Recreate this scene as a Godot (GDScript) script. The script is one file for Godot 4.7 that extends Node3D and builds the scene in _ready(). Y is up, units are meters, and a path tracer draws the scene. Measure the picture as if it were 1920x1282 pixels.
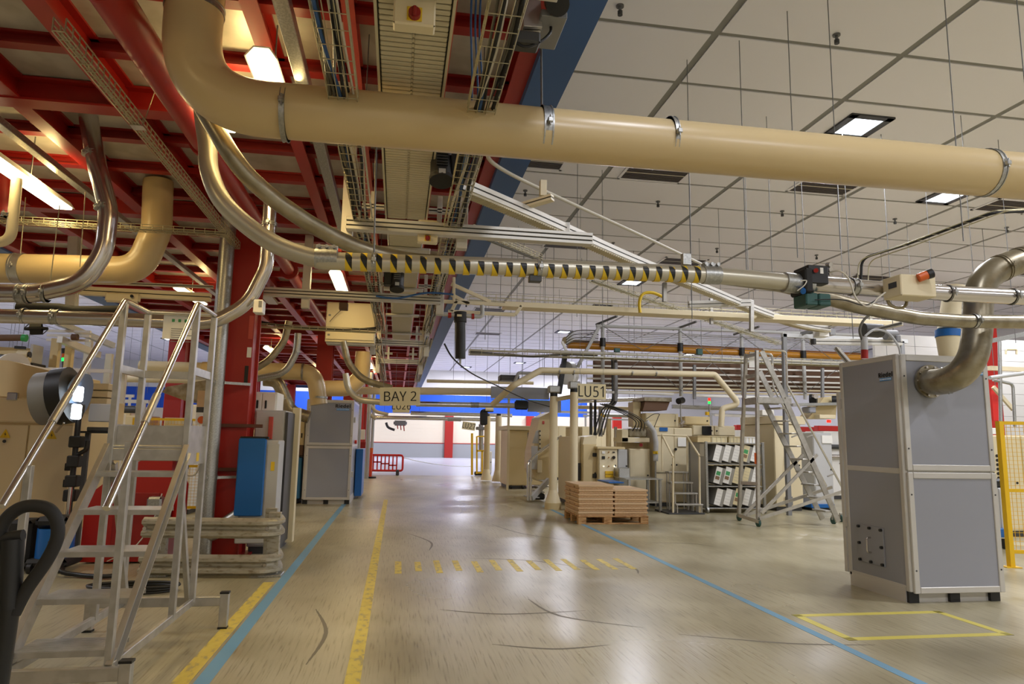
extends Node3D

# ---------------------------------------------------------------- mesh builder
class MB:
	var v := PackedVector3Array()
	var n := PackedVector3Array()
	var ix := PackedInt32Array()

	func tri(a: Vector3, b: Vector3, c: Vector3) -> void:  # counter-clockwise from outside
		var k := v.size()
		var m := (b - a).cross(c - a).normalized()
		v.append_array([a, b, c])
		n.append_array([m, m, m])
		ix.append_array([k, k + 2, k + 1])

	func quad(a: Vector3, b: Vector3, c: Vector3, d: Vector3) -> void:
		var k := v.size()
		var m := (c - a).cross(d - b).normalized()
		v.append_array([a, b, c, d])
		n.append_array([m, m, m, m])
		ix.append_array([k, k + 2, k + 1, k, k + 3, k + 2])

	func box(c: Vector3, s: Vector3, b := Basis.IDENTITY, ch := 0.0) -> void:
		var h := s * 0.5
		var e := minf(ch, minf(h.x, minf(h.y, h.z)) * 0.9)
		var ax := [b.x, b.y, b.z]
		var hh := [h.x, h.y, h.z]
		for i in 3:
			var j := (i + 1) % 3
			var k := (i + 2) % 3
			for sg in [-1.0, 1.0]:
				var o: Vector3 = c + ax[i] * hh[i] * sg
				var u: Vector3 = ax[j] * (hh[j] - e)
				var w: Vector3 = ax[k] * (hh[k] - e) * sg
				quad(o - u - w, o + u - w, o + u + w, o - u + w)
			if e > 0.0:
				for s1 in [-1.0, 1.0]:
					for s2 in [-1.0, 1.0]:
						var l: Vector3 = ax[i] * (hh[i] - e)
						var p1: Vector3 = c + ax[j] * hh[j] * s1 + ax[k] * (hh[k] - e) * s2
						var p2: Vector3 = c + ax[j] * (hh[j] - e) * s1 + ax[k] * hh[k] * s2
						if s1 * s2 > 0:
							quad(p1 - l, p2 - l, p2 + l, p1 + l)
						else:
							quad(p2 - l, p1 - l, p1 + l, p2 + l)

	func bx(x0: float, x1: float, y0: float, y1: float, z0: float, z1: float, ch := 0.0) -> void:
		box(Vector3(x0 + x1, y0 + y1, z0 + z1) * 0.5, Vector3(absf(x1 - x0), absf(y1 - y0), absf(z1 - z0)), Basis.IDENTITY, ch)

	func bar(a: Vector3, b: Vector3, w: float, h: float, up := Vector3.UP, ch := 0.0) -> void:  # w across, h along up
		var d := (b - a).normalized()
		if absf(d.dot(up)) > 0.98:
			up = Vector3(0, 0, 1)
		var sx := d.cross(up).normalized()
		box((a + b) * 0.5, Vector3(w, h, a.distance_to(b)), Basis(sx, (-d).cross(sx).normalized(), -d), ch)

	func ring(c: Vector3, u: Vector3, w: Vector3, r: float, k: int, sl: float, ax: Vector3) -> void:
		for i in k:
			var t := TAU * i / k
			var q := u * cos(t) + w * sin(t)
			v.append(c + q * r)
			n.append((q + ax * sl).normalized())

	func disc(c: Vector3, u: Vector3, w: Vector3, r: float, k: int, m: Vector3) -> void:
		var s := v.size()
		v.append(c)
		n.append(m)
		for i in k:
			var t := TAU * i / k
			v.append(c + (u * cos(t) + w * sin(t)) * r)
			n.append(m)
		var flip := u.cross(w).dot(m) < 0
		for i in k:
			var i2 := s + 1 + (i + 1) % k
			ix.append_array([s, s + 1 + i, i2] if flip else [s, i2, s + 1 + i])

	func skin(s: int, k: int) -> void:
		for i in k:
			var j := (i + 1) % k
			ix.append_array([s + i, s + k + i, s + j, s + j, s + k + i, s + k + j])

	func cone(a: Vector3, b: Vector3, ra: float, rb: float, k := 12, caps := true) -> void:
		var d := (b - a).normalized()
		var u := d.cross(Vector3.UP if absf(d.y) < 0.9 else Vector3.RIGHT).normalized()
		var w := d.cross(u)
		var sl := (ra - rb) / maxf(a.distance_to(b), 1e-5)
		var s := v.size()
		ring(a, u, w, ra, k, sl, d)
		ring(b, u, w, rb, k, sl, d)
		skin(s, k)
		if caps:
			if ra > 0: disc(a, u, w, ra, k, -d)
			if rb > 0: disc(b, u, w, rb, k, d)

	func tube(a: Vector3, b: Vector3, r: float, k := 12, caps := true) -> void:
		cone(a, b, r, r, k, caps)

	func path(p: Array, r: float, k := 12, caps := true) -> void:
		var u := Vector3.ZERO
		var s0 := v.size()
		for i in p.size():
			var d: Vector3 = (p[mini(i + 1, p.size() - 1)] - p[maxi(i - 1, 0)]).normalized()
			if u == Vector3.ZERO:
				u = d.cross(Vector3.UP if absf(d.y) < 0.9 else Vector3.RIGHT).normalized()
			else:
				u = (u - d * u.dot(d)).normalized()
			var w := d.cross(u)
			ring(p[i], u, w, r, k, 0.0, d)
			if i: skin(s0 + (i - 1) * k, k)
		if caps:
			for e in [0, p.size() - 1]:
				var d: Vector3 = (p[1] - p[0] if e == 0 else p[e] - p[e - 1]).normalized()
				var q := d.cross(Vector3.UP if absf(d.y) < 0.9 else Vector3.RIGHT).normalized()
				disc(p[e], q, d.cross(q), r, k, -d if e == 0 else d)

	func prism(poly: Array, o: Vector3, ux: Vector3, uy: Vector3, dep: Vector3) -> void:  # any simple outline, extruded by dep
		var pg := PackedVector2Array(poly)
		var fr := dep.dot(ux.cross(uy)) > 0
		var area := 0.0
		for i in pg.size():
			area += pg[i].cross(pg[(i + 1) % pg.size()])
		if (area > 0) != fr: pg.reverse()   # now counter-clockwise seen against dep
		var t := Geometry2D.triangulate_polygon(pg)
		var f := func(q: Vector2) -> Vector3: return o + ux * q.x + uy * q.y
		for i in range(0, t.size(), 3):
			var a: Vector3 = f.call(pg[t[i]])
			var b: Vector3 = f.call(pg[t[i + 1]])
			var c: Vector3 = f.call(pg[t[i + 2]])
			if (b - a).cross(c - a).dot(dep) > 0:
				var z := b
				b = c
				c = z
			tri(a, b, c)
			tri(a + dep, c + dep, b + dep)
		for i in pg.size():
			var a: Vector3 = f.call(pg[i])
			var b: Vector3 = f.call(pg[(i + 1) % pg.size()])
			quad(a, b, b + dep, a + dep)

	func mesh(off := Vector3.ZERO) -> ArrayMesh:
		var q := v.duplicate()
		for i in q.size(): q[i] -= off
		var ar := []
		ar.resize(Mesh.ARRAY_MAX)
		ar[Mesh.ARRAY_VERTEX] = q
		ar[Mesh.ARRAY_NORMAL] = n
		ar[Mesh.ARRAY_INDEX] = ix
		var m := ArrayMesh.new()
		m.add_surface_from_arrays(Mesh.PRIMITIVE_TRIANGLES, ar)
		return m

# ---------------------------------------------------------------- scene helpers
var M := {}
var rng := RandomNumberGenerator.new()
var used := {}
var org := {}

func numbered(s: String) -> String:
	used[s] = used.get(s, -1) + 1
	return s if used[s] == 0 else "%s_%03d" % [s, used[s]]

func mark(o: Node, label: String, cat: String, group := "") -> void:
	o.set_meta("label", label)
	o.set_meta("category", cat)
	if group: o.set_meta("group", group)

func T(nm: String, label: String, cat: String, at := Vector3.ZERO, group := "") -> Node3D:  # parts given in world coordinates
	var o := Node3D.new()
	o.name = numbered(nm)
	add_child(o)
	o.position = at
	org[o] = at
	mark(o, label, cat, group)
	return o

func TL(nm: String, label: String, cat: String, at: Vector3, turn := 0.0, group := "") -> Node3D:  # parts given in the thing's own axes
	var o := T(nm, label, cat, at, group)
	o.rotation.y = turn
	org[o] = Vector3.ZERO
	return o

func P(nm: String, mb: MB, m: Material, par: Node, label := "") -> MeshInstance3D:
	var o := MeshInstance3D.new()
	o.name = nm
	o.mesh = mb.mesh(org.get(par, Vector3.ZERO))
	o.material_override = m
	par.add_child(o, true)
	org[o] = org.get(par, Vector3.ZERO)
	if label: o.set_meta("label", label)
	return o

func PM(nm: String, mesh: Mesh, at: Vector3, m: Material, par: Node, b := Basis.IDENTITY) -> MeshInstance3D:  # a shared mesh, placed
	var o := MeshInstance3D.new()
	o.name = nm
	o.mesh = mesh
	o.material_override = m
	par.add_child(o, true)
	o.transform = Transform3D(b, at - org.get(par, Vector3.ZERO))
	return o

func O(nm: String, mb: MB, m: Material, label: String, cat: String, group := "") -> MeshInstance3D:  # a thing of one mesh
	var lo := mb.v[0]
	var hi := mb.v[0]
	for q in mb.v:
		lo = lo.min(q)
		hi = hi.max(q)
	var at := Vector3((lo.x + hi.x) / 2, lo.y, (lo.z + hi.z) / 2)
	var o := MeshInstance3D.new()
	o.name = numbered(nm)
	o.mesh = mb.mesh(at)
	o.material_override = m
	add_child(o)
	o.position = at
	org[o] = at
	mark(o, label, cat, group)
	return o

func S(nm: String, mb: MB, m: Material) -> MeshInstance3D:
	var o := MeshInstance3D.new()
	o.name = nm
	o.mesh = mb.mesh()
	o.material_override = m
	add_child(o)
	org[o] = Vector3.ZERO
	o.set_meta("kind", "structure")
	return o

func stuff(o: Node) -> Node:
	o.set_meta("kind", "stuff")
	return o

func B(x0: float, x1: float, y0: float, y1: float, z0: float, z1: float, ch := 0.0) -> MB:
	var m := MB.new()
	m.bx(x0, x1, y0, y1, z0, z1, ch)
	return m

func bar1(a: Vector3, b: Vector3, w: float, h: float, ch := 0.0) -> MB:
	var m := MB.new()
	m.bar(a, b, w, h, Vector3.UP, ch)
	return m

func tube1(a: Vector3, b: Vector3, r: float, k := 12) -> MB:
	var m := MB.new()
	m.tube(a, b, r, k)
	return m

func path1(p: Array, r: float, k := 12) -> MB:
	var m := MB.new()
	m.path(p, r, k)
	return m

func fil(p: Array, rad: float, seg := 8) -> Array:  # polyline with rounded corners
	var out := [p[0]]
	for i in range(1, p.size() - 1):
		var a: Vector3 = p[i - 1]
		var b: Vector3 = p[i]
		var c: Vector3 = p[i + 1]
		var d1 := (a - b).normalized()
		var d2 := (c - b).normalized()
		var half := acos(clampf(d1.dot(d2), -1, 1)) / 2
		var t := minf(rad / maxf(tan(half), 1e-3), minf(a.distance_to(b), b.distance_to(c)) * 0.48)
		var q1 := b + d1 * t
		var q2 := b + d2 * t
		for k in seg + 1:
			var s := float(k) / seg
			out.append(q1.lerp(b, s).lerp(b.lerp(q2, s), s))
	out.append(p[-1])
	return out

func cat(p: Array, seg := 6) -> Array:  # smooth curve through points
	var out := []
	for i in p.size() - 1:
		var a: Vector3 = p[maxi(i - 1, 0)]
		var d: Vector3 = p[mini(i + 2, p.size() - 1)]
		for k in seg:
			out.append(p[i].cubic_interpolate(p[i + 1], a, d, float(k) / seg))
	out.append(p[-1])
	return out

func sag(a: Vector3, b: Vector3, drop: float, seg := 10) -> Array:
	var out := []
	for k in seg + 1:
		var s := float(k) / seg
		out.append(a.lerp(b, s) - Vector3(0, drop * 4 * s * (1 - s), 0))
	return out

func clampring(c: Vector3, d: Vector3, r: float, w: float, par: Node, m: Material, nm := "clamp") -> void:
	d = d.normalized()
	var q := MB.new()
	q.tube(c - d * w / 2, c + d * w / 2, r + 0.003, 24)
	q.tube(c - d * w / 2, c - d * w * 0.35, r + 0.007, 24)
	q.tube(c + d * w * 0.35, c + d * w / 2, r + 0.007, 24)
	var s := d.cross(Vector3.UP)
	if s.length() < 0.1: s = Vector3(0, 0, 1)
	s = s.normalized()
	if s.z < 0: s = -s
	q.box(c + s * (r + 0.02), Vector3(0.03, 0.03, 0.03), Basis.IDENTITY, 0.004)
	q.tube(c + s * (r + 0.025) - Vector3(0, 0.03, 0), c + s * (r + 0.025) + Vector3(0, 0.03, 0), 0.006, 6)
	P(nm, q, m, par)

func duct(nm: String, label: String, ct: String, p: Array, rad: float, r: float, m: Material, rings := [], rm: Material = null, k := 20) -> Node3D:
	var o := T(nm, label, ct, p[0])
	var f := fil(p, rad, 12)
	P("pipe", path1(f, r, k), m, o)
	for t in rings:
		var at: Vector3 = t[0]
		clampring(at, t[1], r, t[2] if t.size() > 2 else 0.05, o, rm if rm else M.galv)
	return o

func ext(par: Node, nm: String, a: Vector3, b: Vector3, w: float, h: float, up := Vector3.UP, strips := 2, m: Material = null) -> MeshInstance3D:  # slotted aluminium profile
	var d := (b - a).normalized()
	if absf(d.dot(up)) > 0.98: up = Vector3(0, 0, 1)
	var sx := d.cross(up).normalized()
	var uy := (-d).cross(sx).normalized()
	var q := MB.new()
	var g := 0.012
	var n := strips + 1
	var sh := (h - g * strips) / n
	for i in n:
		var off := -h / 2 + sh / 2 + i * (sh + g)
		q.bar(a + uy * off, b + uy * off, w, sh, up, 0.002)
	var core := MB.new()
	core.bar(a + d * 0.002, b - d * 0.002, w - 0.02, h - 0.01, up)
	var o := P(nm, q, m if m else M.alu, par)
	P("slot", core, M.slot, o)
	return o

func basket(par: Node, a: Vector3, b: Vector3, w: float, h: float, pitch: float, m: Material, r := 0.003) -> void:  # wire mesh tray
	var d := (b - a).normalized()
	var sx := d.cross(Vector3.UP).normalized()
	var q := MB.new()
	var u := Vector3.UP
	for e in [[-0.5, 0.0], [-0.5, 0.5], [-0.5, 1.0], [-0.17, 0.0], [0.17, 0.0], [0.5, 0.0], [0.5, 0.5], [0.5, 1.0]]:
		var o: Vector3 = sx * w * e[0] + u * h * e[1]
		q.tube(a + o, b + o, r, 5, false)
	P("long_wires", q, m, par)
	var c := MB.new()
	var n := int(a.distance_to(b) / pitch)
	for i in n + 1:
		var p := a.lerp(b, float(i) / n)
		c.tube(p - sx * w / 2 + u * h, p - sx * w / 2, r, 4, false)
		c.tube(p - sx * w / 2, p + sx * w / 2, r, 4, false)
		c.tube(p + sx * w / 2, p + sx * w / 2 + u * h, r, 4, false)
	stuff(P("cross_wires", c, m, par))

func hang(o: Node, x: float, y: float, z: float, r := 0.006) -> void:  # a rod up to whatever is overhead
	var top := 4.2 if x < 0.9 and x > -5.7 and z > -38.0 and y < 4.0 else 6.31
	P("hanger", tube1(Vector3(x, y, z), Vector3(x, top, z), r, 6), M.rod, o)

func txt(par: Node, s: String, at: Vector3, cap: float, b: Basis, m: Material, bold := false, wide := 1.0, nm := "lettering") -> MeshInstance3D:
	var f := SystemFont.new()
	f.font_names = PackedStringArray(["Droid Sans"])
	f.font_weight = 700 if bold else 400
	var t := TextMesh.new()
	t.font = f
	t.text = s
	t.font_size = 64
	t.pixel_size = cap / (0.714 * 64)
	t.depth = 0.002
	t.curve_step = 1.0
	var o := MeshInstance3D.new()
	o.name = nm
	o.mesh = t
	o.material_override = m
	par.add_child(o, true)
	o.transform = Transform3D(b.scaled_local(Vector3(wide, 1, 1)), at - org.get(par, Vector3.ZERO))
	return o

func noise_tex(seed_: int, freq: float, cols: Array, offs: Array, oct := 4, size := 512, kind := FastNoiseLite.TYPE_SIMPLEX_SMOOTH) -> NoiseTexture2D:
	var f := FastNoiseLite.new()
	f.seed = seed_
	f.noise_type = kind
	f.frequency = freq
	f.fractal_octaves = oct
	var g := Gradient.new()
	g.colors = PackedColorArray(cols)
	g.offsets = PackedFloat32Array(offs)
	var t := NoiseTexture2D.new()
	t.width = size
	t.height = size
	t.seamless = true
	t.noise = f
	t.color_ramp = g
	return t

func mat(nm: String, c: Color, rough := 0.5, metal := 0.0) -> StandardMaterial3D:
	var m := StandardMaterial3D.new()
	m.resource_name = nm
	m.albedo_color = c
	m.roughness = rough
	m.metallic = metal
	M[nm] = m
	return m

func rgb(r: int, g: int, b: int) -> Color:
	return Color8(r, g, b)

func worn(m: StandardMaterial3D, t: Texture2D, sc: Vector3, world := true) -> void:
	m.albedo_texture = t
	m.albedo_color = Color.WHITE
	m.uv1_triplanar = true
	m.uv1_world_triplanar = world
	m.uv1_scale = sc

func glow(nm: String, c: Color, e: float) -> void:
	var m := mat(nm, c, 0.4)
	m.emission_enabled = true
	m.emission = c
	m.emission_energy_multiplier = e

func lamp(par: Node, at: Vector3, size: Vector2, e: float, c: Color, dir := Vector3.DOWN) -> void:
	var l := AreaLight3D.new()
	l.name = "light"
	l.area_size = size
	l.area_normalize_energy = true
	l.light_energy = e
	l.light_color = c
	l.shadow_enabled = true
	l.area_range = 60.0
	l.area_attenuation = 2.0
	par.add_child(l, true)
	l.position = at - org.get(par, Vector3.ZERO)
	l.basis = Basis.looking_at(dir, Vector3(0, 0, -1) if absf(dir.y) > 0.9 else Vector3.UP)

# ---------------------------------------------------------------- materials
func materials() -> void:
	var fl := mat("floor_paint", Color.WHITE, 0.3)
	worn(fl, noise_tex(3, 0.006, [rgb(150, 140, 109), rgb(171, 162, 132), rgb(181, 172, 143)], [0.25, 0.5, 0.8], 5, 1024), Vector3(0.11, 0.11, 0.06))
	fl.detail_enabled = true
	fl.detail_blend_mode = BaseMaterial3D.BLEND_MODE_MUL
	fl.detail_uv_layer = BaseMaterial3D.DETAIL_UV_2
	fl.detail_albedo = noise_tex(11, 0.012, [rgb(204, 198, 188), rgb(246, 245, 242), rgb(255, 255, 255)], [0.1, 0.3, 0.6], 6, 1024)
	fl.uv2_triplanar = true
	fl.uv2_world_triplanar = true
	fl.uv2_scale = Vector3(3.4, 3.4, 0.16)
	fl.roughness_texture = noise_tex(5, 0.006, [Color(0.26, 0.26, 0.26), Color(0.38, 0.38, 0.38)], [0.1, 0.9], 2, 512)
	fl.roughness = 1.0
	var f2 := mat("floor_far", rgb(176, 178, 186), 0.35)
	mat("scuff", rgb(112, 104, 86), 0.5)
	mat("line_blue", rgb(104, 150, 176), 0.5)
	mat("line_yellow", rgb(205, 170, 60), 0.5)
	worn(M.line_yellow, noise_tex(8, 0.02, [rgb(168, 152, 100), rgb(206, 182, 78), rgb(212, 190, 86)], [0.2, 0.42, 0.8], 4), Vector3(1.3, 1.3, 0.6))
	mat("line_lemon", rgb(214, 200, 96), 0.5)
	mat("panel_white", rgb(243, 240, 241), 0.85)
	mat("ceil_grid", rgb(140, 138, 130), 0.7)
	mat("wall_white", rgb(228, 226, 220), 0.7)
	mat("wall_grey", rgb(150, 152, 152), 0.7)
	mat("wall_blue", rgb(24, 84, 196), 0.6)
	mat("wall_cream", rgb(224, 212, 188), 0.7)
	mat("red", rgb(160, 28, 18), 0.42)
	mat("red_dark", rgb(140, 24, 18), 0.45)
	mat("red_pink", rgb(196, 78, 66), 0.5)
	mat("fascia_blue", rgb(52, 92, 150), 0.5)
	var dk := mat("deck", Color.WHITE, 0.38, 0.15)
	worn(dk, noise_tex(21, 0.01, [rgb(178, 172, 156), rgb(198, 192, 178), rgb(208, 203, 190)], [0.2, 0.5, 0.85], 4), Vector3(0.4, 0.4, 0.4))
	mat("beige", rgb(214, 194, 146), 0.42)
	mat("beige_pale", rgb(226, 212, 176), 0.45)
	mat("duct_beige", rgb(208, 184, 136), 0.3)
	mat("cream", rgb(222, 208, 170), 0.5)
	var al := mat("alu", rgb(206, 204, 200), 0.38, 0.8)
	worn(al, noise_tex(31, 0.02, [rgb(184, 181, 174), rgb(196, 193, 187)], [0.3, 0.7], 3), Vector3(0.8, 0.8, 0.8))
	mat("alu_bright", rgb(225, 224, 220), 0.2, 0.95)
	mat("alu_frame", rgb(206, 202, 192), 0.42, 0.4)
	mat("steel", rgb(205, 200, 196), 0.22, 0.95)
	mat("tube_grey", rgb(196, 190, 172), 0.33, 0.6)
	var gv := mat("galv", rgb(178, 178, 172), 0.38, 0.85)
	worn(gv, noise_tex(41, 0.05, [rgb(158, 158, 154), rgb(176, 176, 172), rgb(190, 190, 186)], [0.2, 0.5, 0.8], 3, 512, FastNoiseLite.TYPE_CELLULAR), Vector3(2.5, 2.5, 2.5))
	mat("galv_old", rgb(146, 136, 112), 0.34, 0.85)
	worn(M.galv_old, noise_tex(42, 0.02, [rgb(138, 128, 104), rgb(156, 147, 126), rgb(168, 160, 140)], [0.2, 0.5, 0.8], 4), Vector3(0.7, 0.7, 0.7))
	mat("wire", rgb(190, 182, 150), 0.45, 0.7)
	mat("slot", rgb(58, 55, 48), 0.7)
	mat("rod", rgb(120, 120, 118), 0.5, 0.6)
	mat("black", rgb(22, 22, 22), 0.45)
	mat("rubber", rgb(30, 29, 28), 0.7)
	mat("dark_grey", rgb(62, 62, 62), 0.5)
	mat("grey", rgb(128, 128, 128), 0.5)
	mat("grey_light", rgb(186, 186, 184), 0.5)
	mat("cab_grey", rgb(146, 147, 153), 0.34)
	mat("cab_frame", rgb(200, 196, 188), 0.38, 0.35)
	mat("white", rgb(232, 230, 224), 0.5)
	mat("carton", rgb(150, 146, 136), 0.8)
	mat("bag_film", rgb(120, 140, 168), 0.25)
	mat("paper", rgb(238, 236, 228), 0.8)
	mat("sign", rgb(222, 208, 164), 0.6)
	mat("ink", rgb(24, 22, 20), 0.7)
	mat("yellow", rgb(226, 180, 20), 0.45)
	mat("hazard_yellow", rgb(226, 190, 36), 0.5)
	mat("orange", rgb(214, 96, 30), 0.4)
	mat("amber_tube", rgb(172, 116, 22), 0.35)
	mat("amber_tube_dark", rgb(120, 74, 26), 0.4)
	mat("brown", rgb(104, 76, 54), 0.7)
	mat("blue_panel", rgb(22, 96, 168), 0.4)
	mat("blue_bin", rgb(44, 106, 148), 0.45)
	mat("blue_cable", rgb(40, 84, 140), 0.5)
	mat("blue_logo", rgb(48, 144, 214), 0.5)
	mat("green_dark", rgb(44, 84, 78), 0.5)
	mat("green", rgb(40, 160, 80), 0.5)
	mat("kraft", rgb(184, 146, 104), 0.8)
	worn(M.kraft, noise_tex(51, 0.03, [rgb(206, 168, 124), rgb(222, 188, 146)], [0.3, 0.7], 3), Vector3(1.2, 5, 1.2))
	mat("kraft_light", rgb(218, 186, 146), 0.8)
	mat("wood", rgb(186, 140, 86), 0.75)
	worn(M.wood, noise_tex(52, 0.02, [rgb(150, 104, 60), rgb(192, 148, 96), rgb(206, 166, 116)], [0.25, 0.5, 0.8], 4), Vector3(0.6, 5, 5))
	mat("cable_grey", rgb(96, 92, 80), 0.6)
	mat("cable_white", rgb(206, 200, 184), 0.5)
	mat("slat_white", rgb(212, 202, 172), 0.5)
	mat("vent_brown", rgb(74, 64, 54), 0.6)
	mat("red_plastic", rgb(206, 40, 34), 0.4)
	mat("orange_red", rgb(226, 70, 34), 0.45)
	mat("label_green", rgb(72, 158, 96), 0.6)
	mat("label_brown", rgb(140, 110, 80), 0.6)
	mat("guard", rgb(176, 170, 150), 0.45, 0.6)
	worn(M.guard, noise_tex(61, 0.03, [rgb(140, 128, 104), rgb(176, 170, 152), rgb(186, 181, 165)], [0.15, 0.38, 0.8], 4), Vector3(0.5, 1.6, 0.5))
	mat("rust", rgb(96, 58, 46), 0.8)
	mat("screen_dark", rgb(20, 22, 26), 0.15)
	var gl := mat("bag", Color(0.9, 0.93, 0.97, 0.3), 0.1)
	gl.transparency = BaseMaterial3D.TRANSPARENCY_ALPHA
	glow("led", Color(0.93, 0.97, 1.0), 5.0)
	glow("fluor", Color(1.0, 0.95, 0.8), 6.0)
	glow("led_green", Color(0.1, 1.0, 0.35), 2.0)
	glow("led_red", Color(1.0, 0.15, 0.08), 2.0)
	glow("led_white", Color(1, 1, 0.95), 2.0)

var eye: Camera3D

func _ready() -> void:
	# camera, sky, lights, exposure
	eye = Camera3D.new()
	eye.name = "camera"
	eye.fov = rad_to_deg(2.0 * atan(641.0 / 1280.0))
	eye.near = 0.05
	eye.far = 200.0
	add_child(eye)
	eye.position = Vector3(0, 1.4, 0)
	eye.basis = Basis.from_euler(Vector3(deg_to_rad(8.1), deg_to_rad(-9.3), deg_to_rad(1.0)))
	var we := WorldEnvironment.new()
	we.name = "world"
	var env := Environment.new()
	env.background_mode = Environment.BG_COLOR
	env.background_color = Color(0.02, 0.02, 0.02)
	env.tonemap_mode = Environment.TONE_MAPPER_LINEAR
	env.tonemap_exposure = 0.92
	env.sdfgi_enabled = true
	env.ssao_enabled = true
	env.ssil_enabled = true
	we.environment = env
	add_child(we)
	rng.seed = 7
	materials()
	room()
	ceiling_fittings()
	mezzanine()
	overhead()
	riedel_right()
	ladder_left()
	left_side()
	centre_line()
	machine_right()
	right_side()
	far_end()
	small_things()

# ---------------------------------------------------------------- room shell
const HC := 6.3   # ceiling height
const X0 := 3.611
const Z0 := -7.16
const DX := 2.513
const DZ := 1.172

func room() -> void:
	var f := S("floor", B(-26, 24, -0.2, 0, -26.3, 8), M.floor_paint)
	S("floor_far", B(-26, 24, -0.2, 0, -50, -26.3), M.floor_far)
	for l in [["blue_line", -1.04, 0.09, -16.5, -3.0, M.line_blue], ["blue_line", 3.14, 0.075, -14.6, -2.5, M.line_blue], ["yellow_line", -1.16, 0.1, -7.1, -3.0, M.line_yellow], ["yellow_line", -0.2, 0.09, -16.0, -3.0, M.line_yellow]]:
		P(l[0], B(l[1] - l[2] / 2, l[1] + l[2] / 2, -0.001, 0.0015, l[3], l[4]), l[5], f)
	for i in 13:
		var x := 0.03 + i * 0.215
		P("yellow_dash", B(x, x + 0.07, -0.001, 0.0014, -8.15 + 0.05 * sin(i * 2.0), -7.5 + 0.06 * cos(i * 3.0)), M.line_yellow, f)
	# curved and straight tyre scuffs
	var sc := [[[0.9, -8.3], [1.6, -8.1], [2.2, -7.5]], [[2.35, -7.8], [2.65, -7.55], [2.6, -7.25]], [[3.5, -9.4], [4.1, -9.3], [4.3, -9.0]], [[1.2, -6.2], [1.35, -5.6], [1.9, -5.2]], [[0.4, -5.9], [0.9, -5.7], [1.6, -5.75]], [[2.1, -5.0], [2.8, -4.7], [3.4, -4.6]], [[0.2, -10.5], [0.5, -9.6], [0.45, -8.9]], [[1.6, -11.5], [1.9, -10.4], [2.5, -9.6]], [[-0.6, -6.0], [-0.45, -5.3], [-0.5, -4.6]], [[0.7, -4.9], [1.1, -4.75], [1.5, -4.8]]]
	for q in sc:
		var pts := cat([Vector3(q[0][0], 0.0006, q[0][1]), Vector3(q[1][0], 0.0006, q[1][1]), Vector3(q[2][0], 0.0006, q[2][1])], 6)
		var mb := MB.new()
		for i in pts.size() - 1:
			var w: float = 0.012 * sin(PI * (i + 0.5) / (pts.size() - 1)) + 0.003
			var d: Vector3 = (pts[i + 1] - pts[i]).cross(Vector3.UP).normalized() * w
			mb.quad(pts[i] - d, pts[i] + d, pts[i + 1] + d, pts[i + 1] - d)
		P("tyre_scuff", mb, M.scuff, f)
	# yellow box painted beside the right filter unit
	for q in [[3.28, 4.66, -5.46, -5.39], [3.28, 4.66, -4.79, -4.72], [3.28, 3.35, -5.46, -4.72], [4.59, 4.66, -5.46, -4.72]]:
		P("yellow_box_line", B(q[0], q[1], -0.001, 0.0016, q[2], q[3]), M.line_lemon, f)
	S("wall_left", B(-26.2, -26, 0, HC, -50, 8), M.wall_white)
	S("wall_right", B(24, 24.2, 0, HC, -50, 8), M.wall_white)
	S("wall_back", B(-26, 24, 0, HC, 8, 8.2), M.wall_white)
	var wf := S("wall_front", B(-26, 24, 0, HC, -50.2, -50), M.wall_white)
	for k in 20:
		P("blue_board", B(-26 + k * 2.5, -26 + k * 2.5 + 2.49, 3.12, 4.5, -50, -49.93), M.wall_blue if k < 16 else M.wall_white, wf)
	# far wall: cream cladding boards over a grey plinth, red posts
	for k in 8:
		P("cladding_board", B(-26, 24, 1.02 + k * 0.262, 1.02 + k * 0.262 + 0.259, -50, -49.9), M.wall_cream, wf)
	P("plinth", B(-26, 24, 0, 1.0, -50, -49.86), M.wall_grey, wf)
	P("red_trim", B(-26, 24, 1.0, 1.05, -50, -49.84), M.red, wf)
	for x in [-20.5, -14.6, -8.6, -2.6, 3.65, 9.6, 15.6, 21.0]:
		P("post", B(x - 0.3, x + 0.3, 0, 3.1, -49.9, -49.6, 0.02), M.red, wf)
	# ceiling: grey grid, white boards proud of it
	var c := S("ceiling", B(-26.2, 24.2, HC + 0.014, HC + 0.25, -50.2, 8.2), M.ceil_grid)
	var bm := BoxMesh.new()
	bm.size = Vector3(DX - 0.1, 0.04, DZ - 0.075)
	var rest := MB.new()
	var cnt := 0
	for i in range(-12, 9):
		for j in range(-13, 37):
			var p := Vector3(X0 + (i + 0.5) * DX, HC + 0.02, Z0 - (j + 0.5) * DZ)
			if p.x < -25 or p.x > 23.5 or p.z > 7.5: continue
			var lx := p.x / maxf(-p.z, 0.1)
			var inview := p.z < -5 and p.z > -27 and ((p.x > 0.2 and lx < 1.12) or (p.x < -5.5 and lx > -0.6 and p.z < -13))
			if inview and cnt < 300:
				PM("ceiling_board", bm, p, M.panel_white, c)
				cnt += 1
			else:
				rest.box(p, bm.size)
	stuff(P("distant_ceiling_boards", rest, M.panel_white, c))

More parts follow.
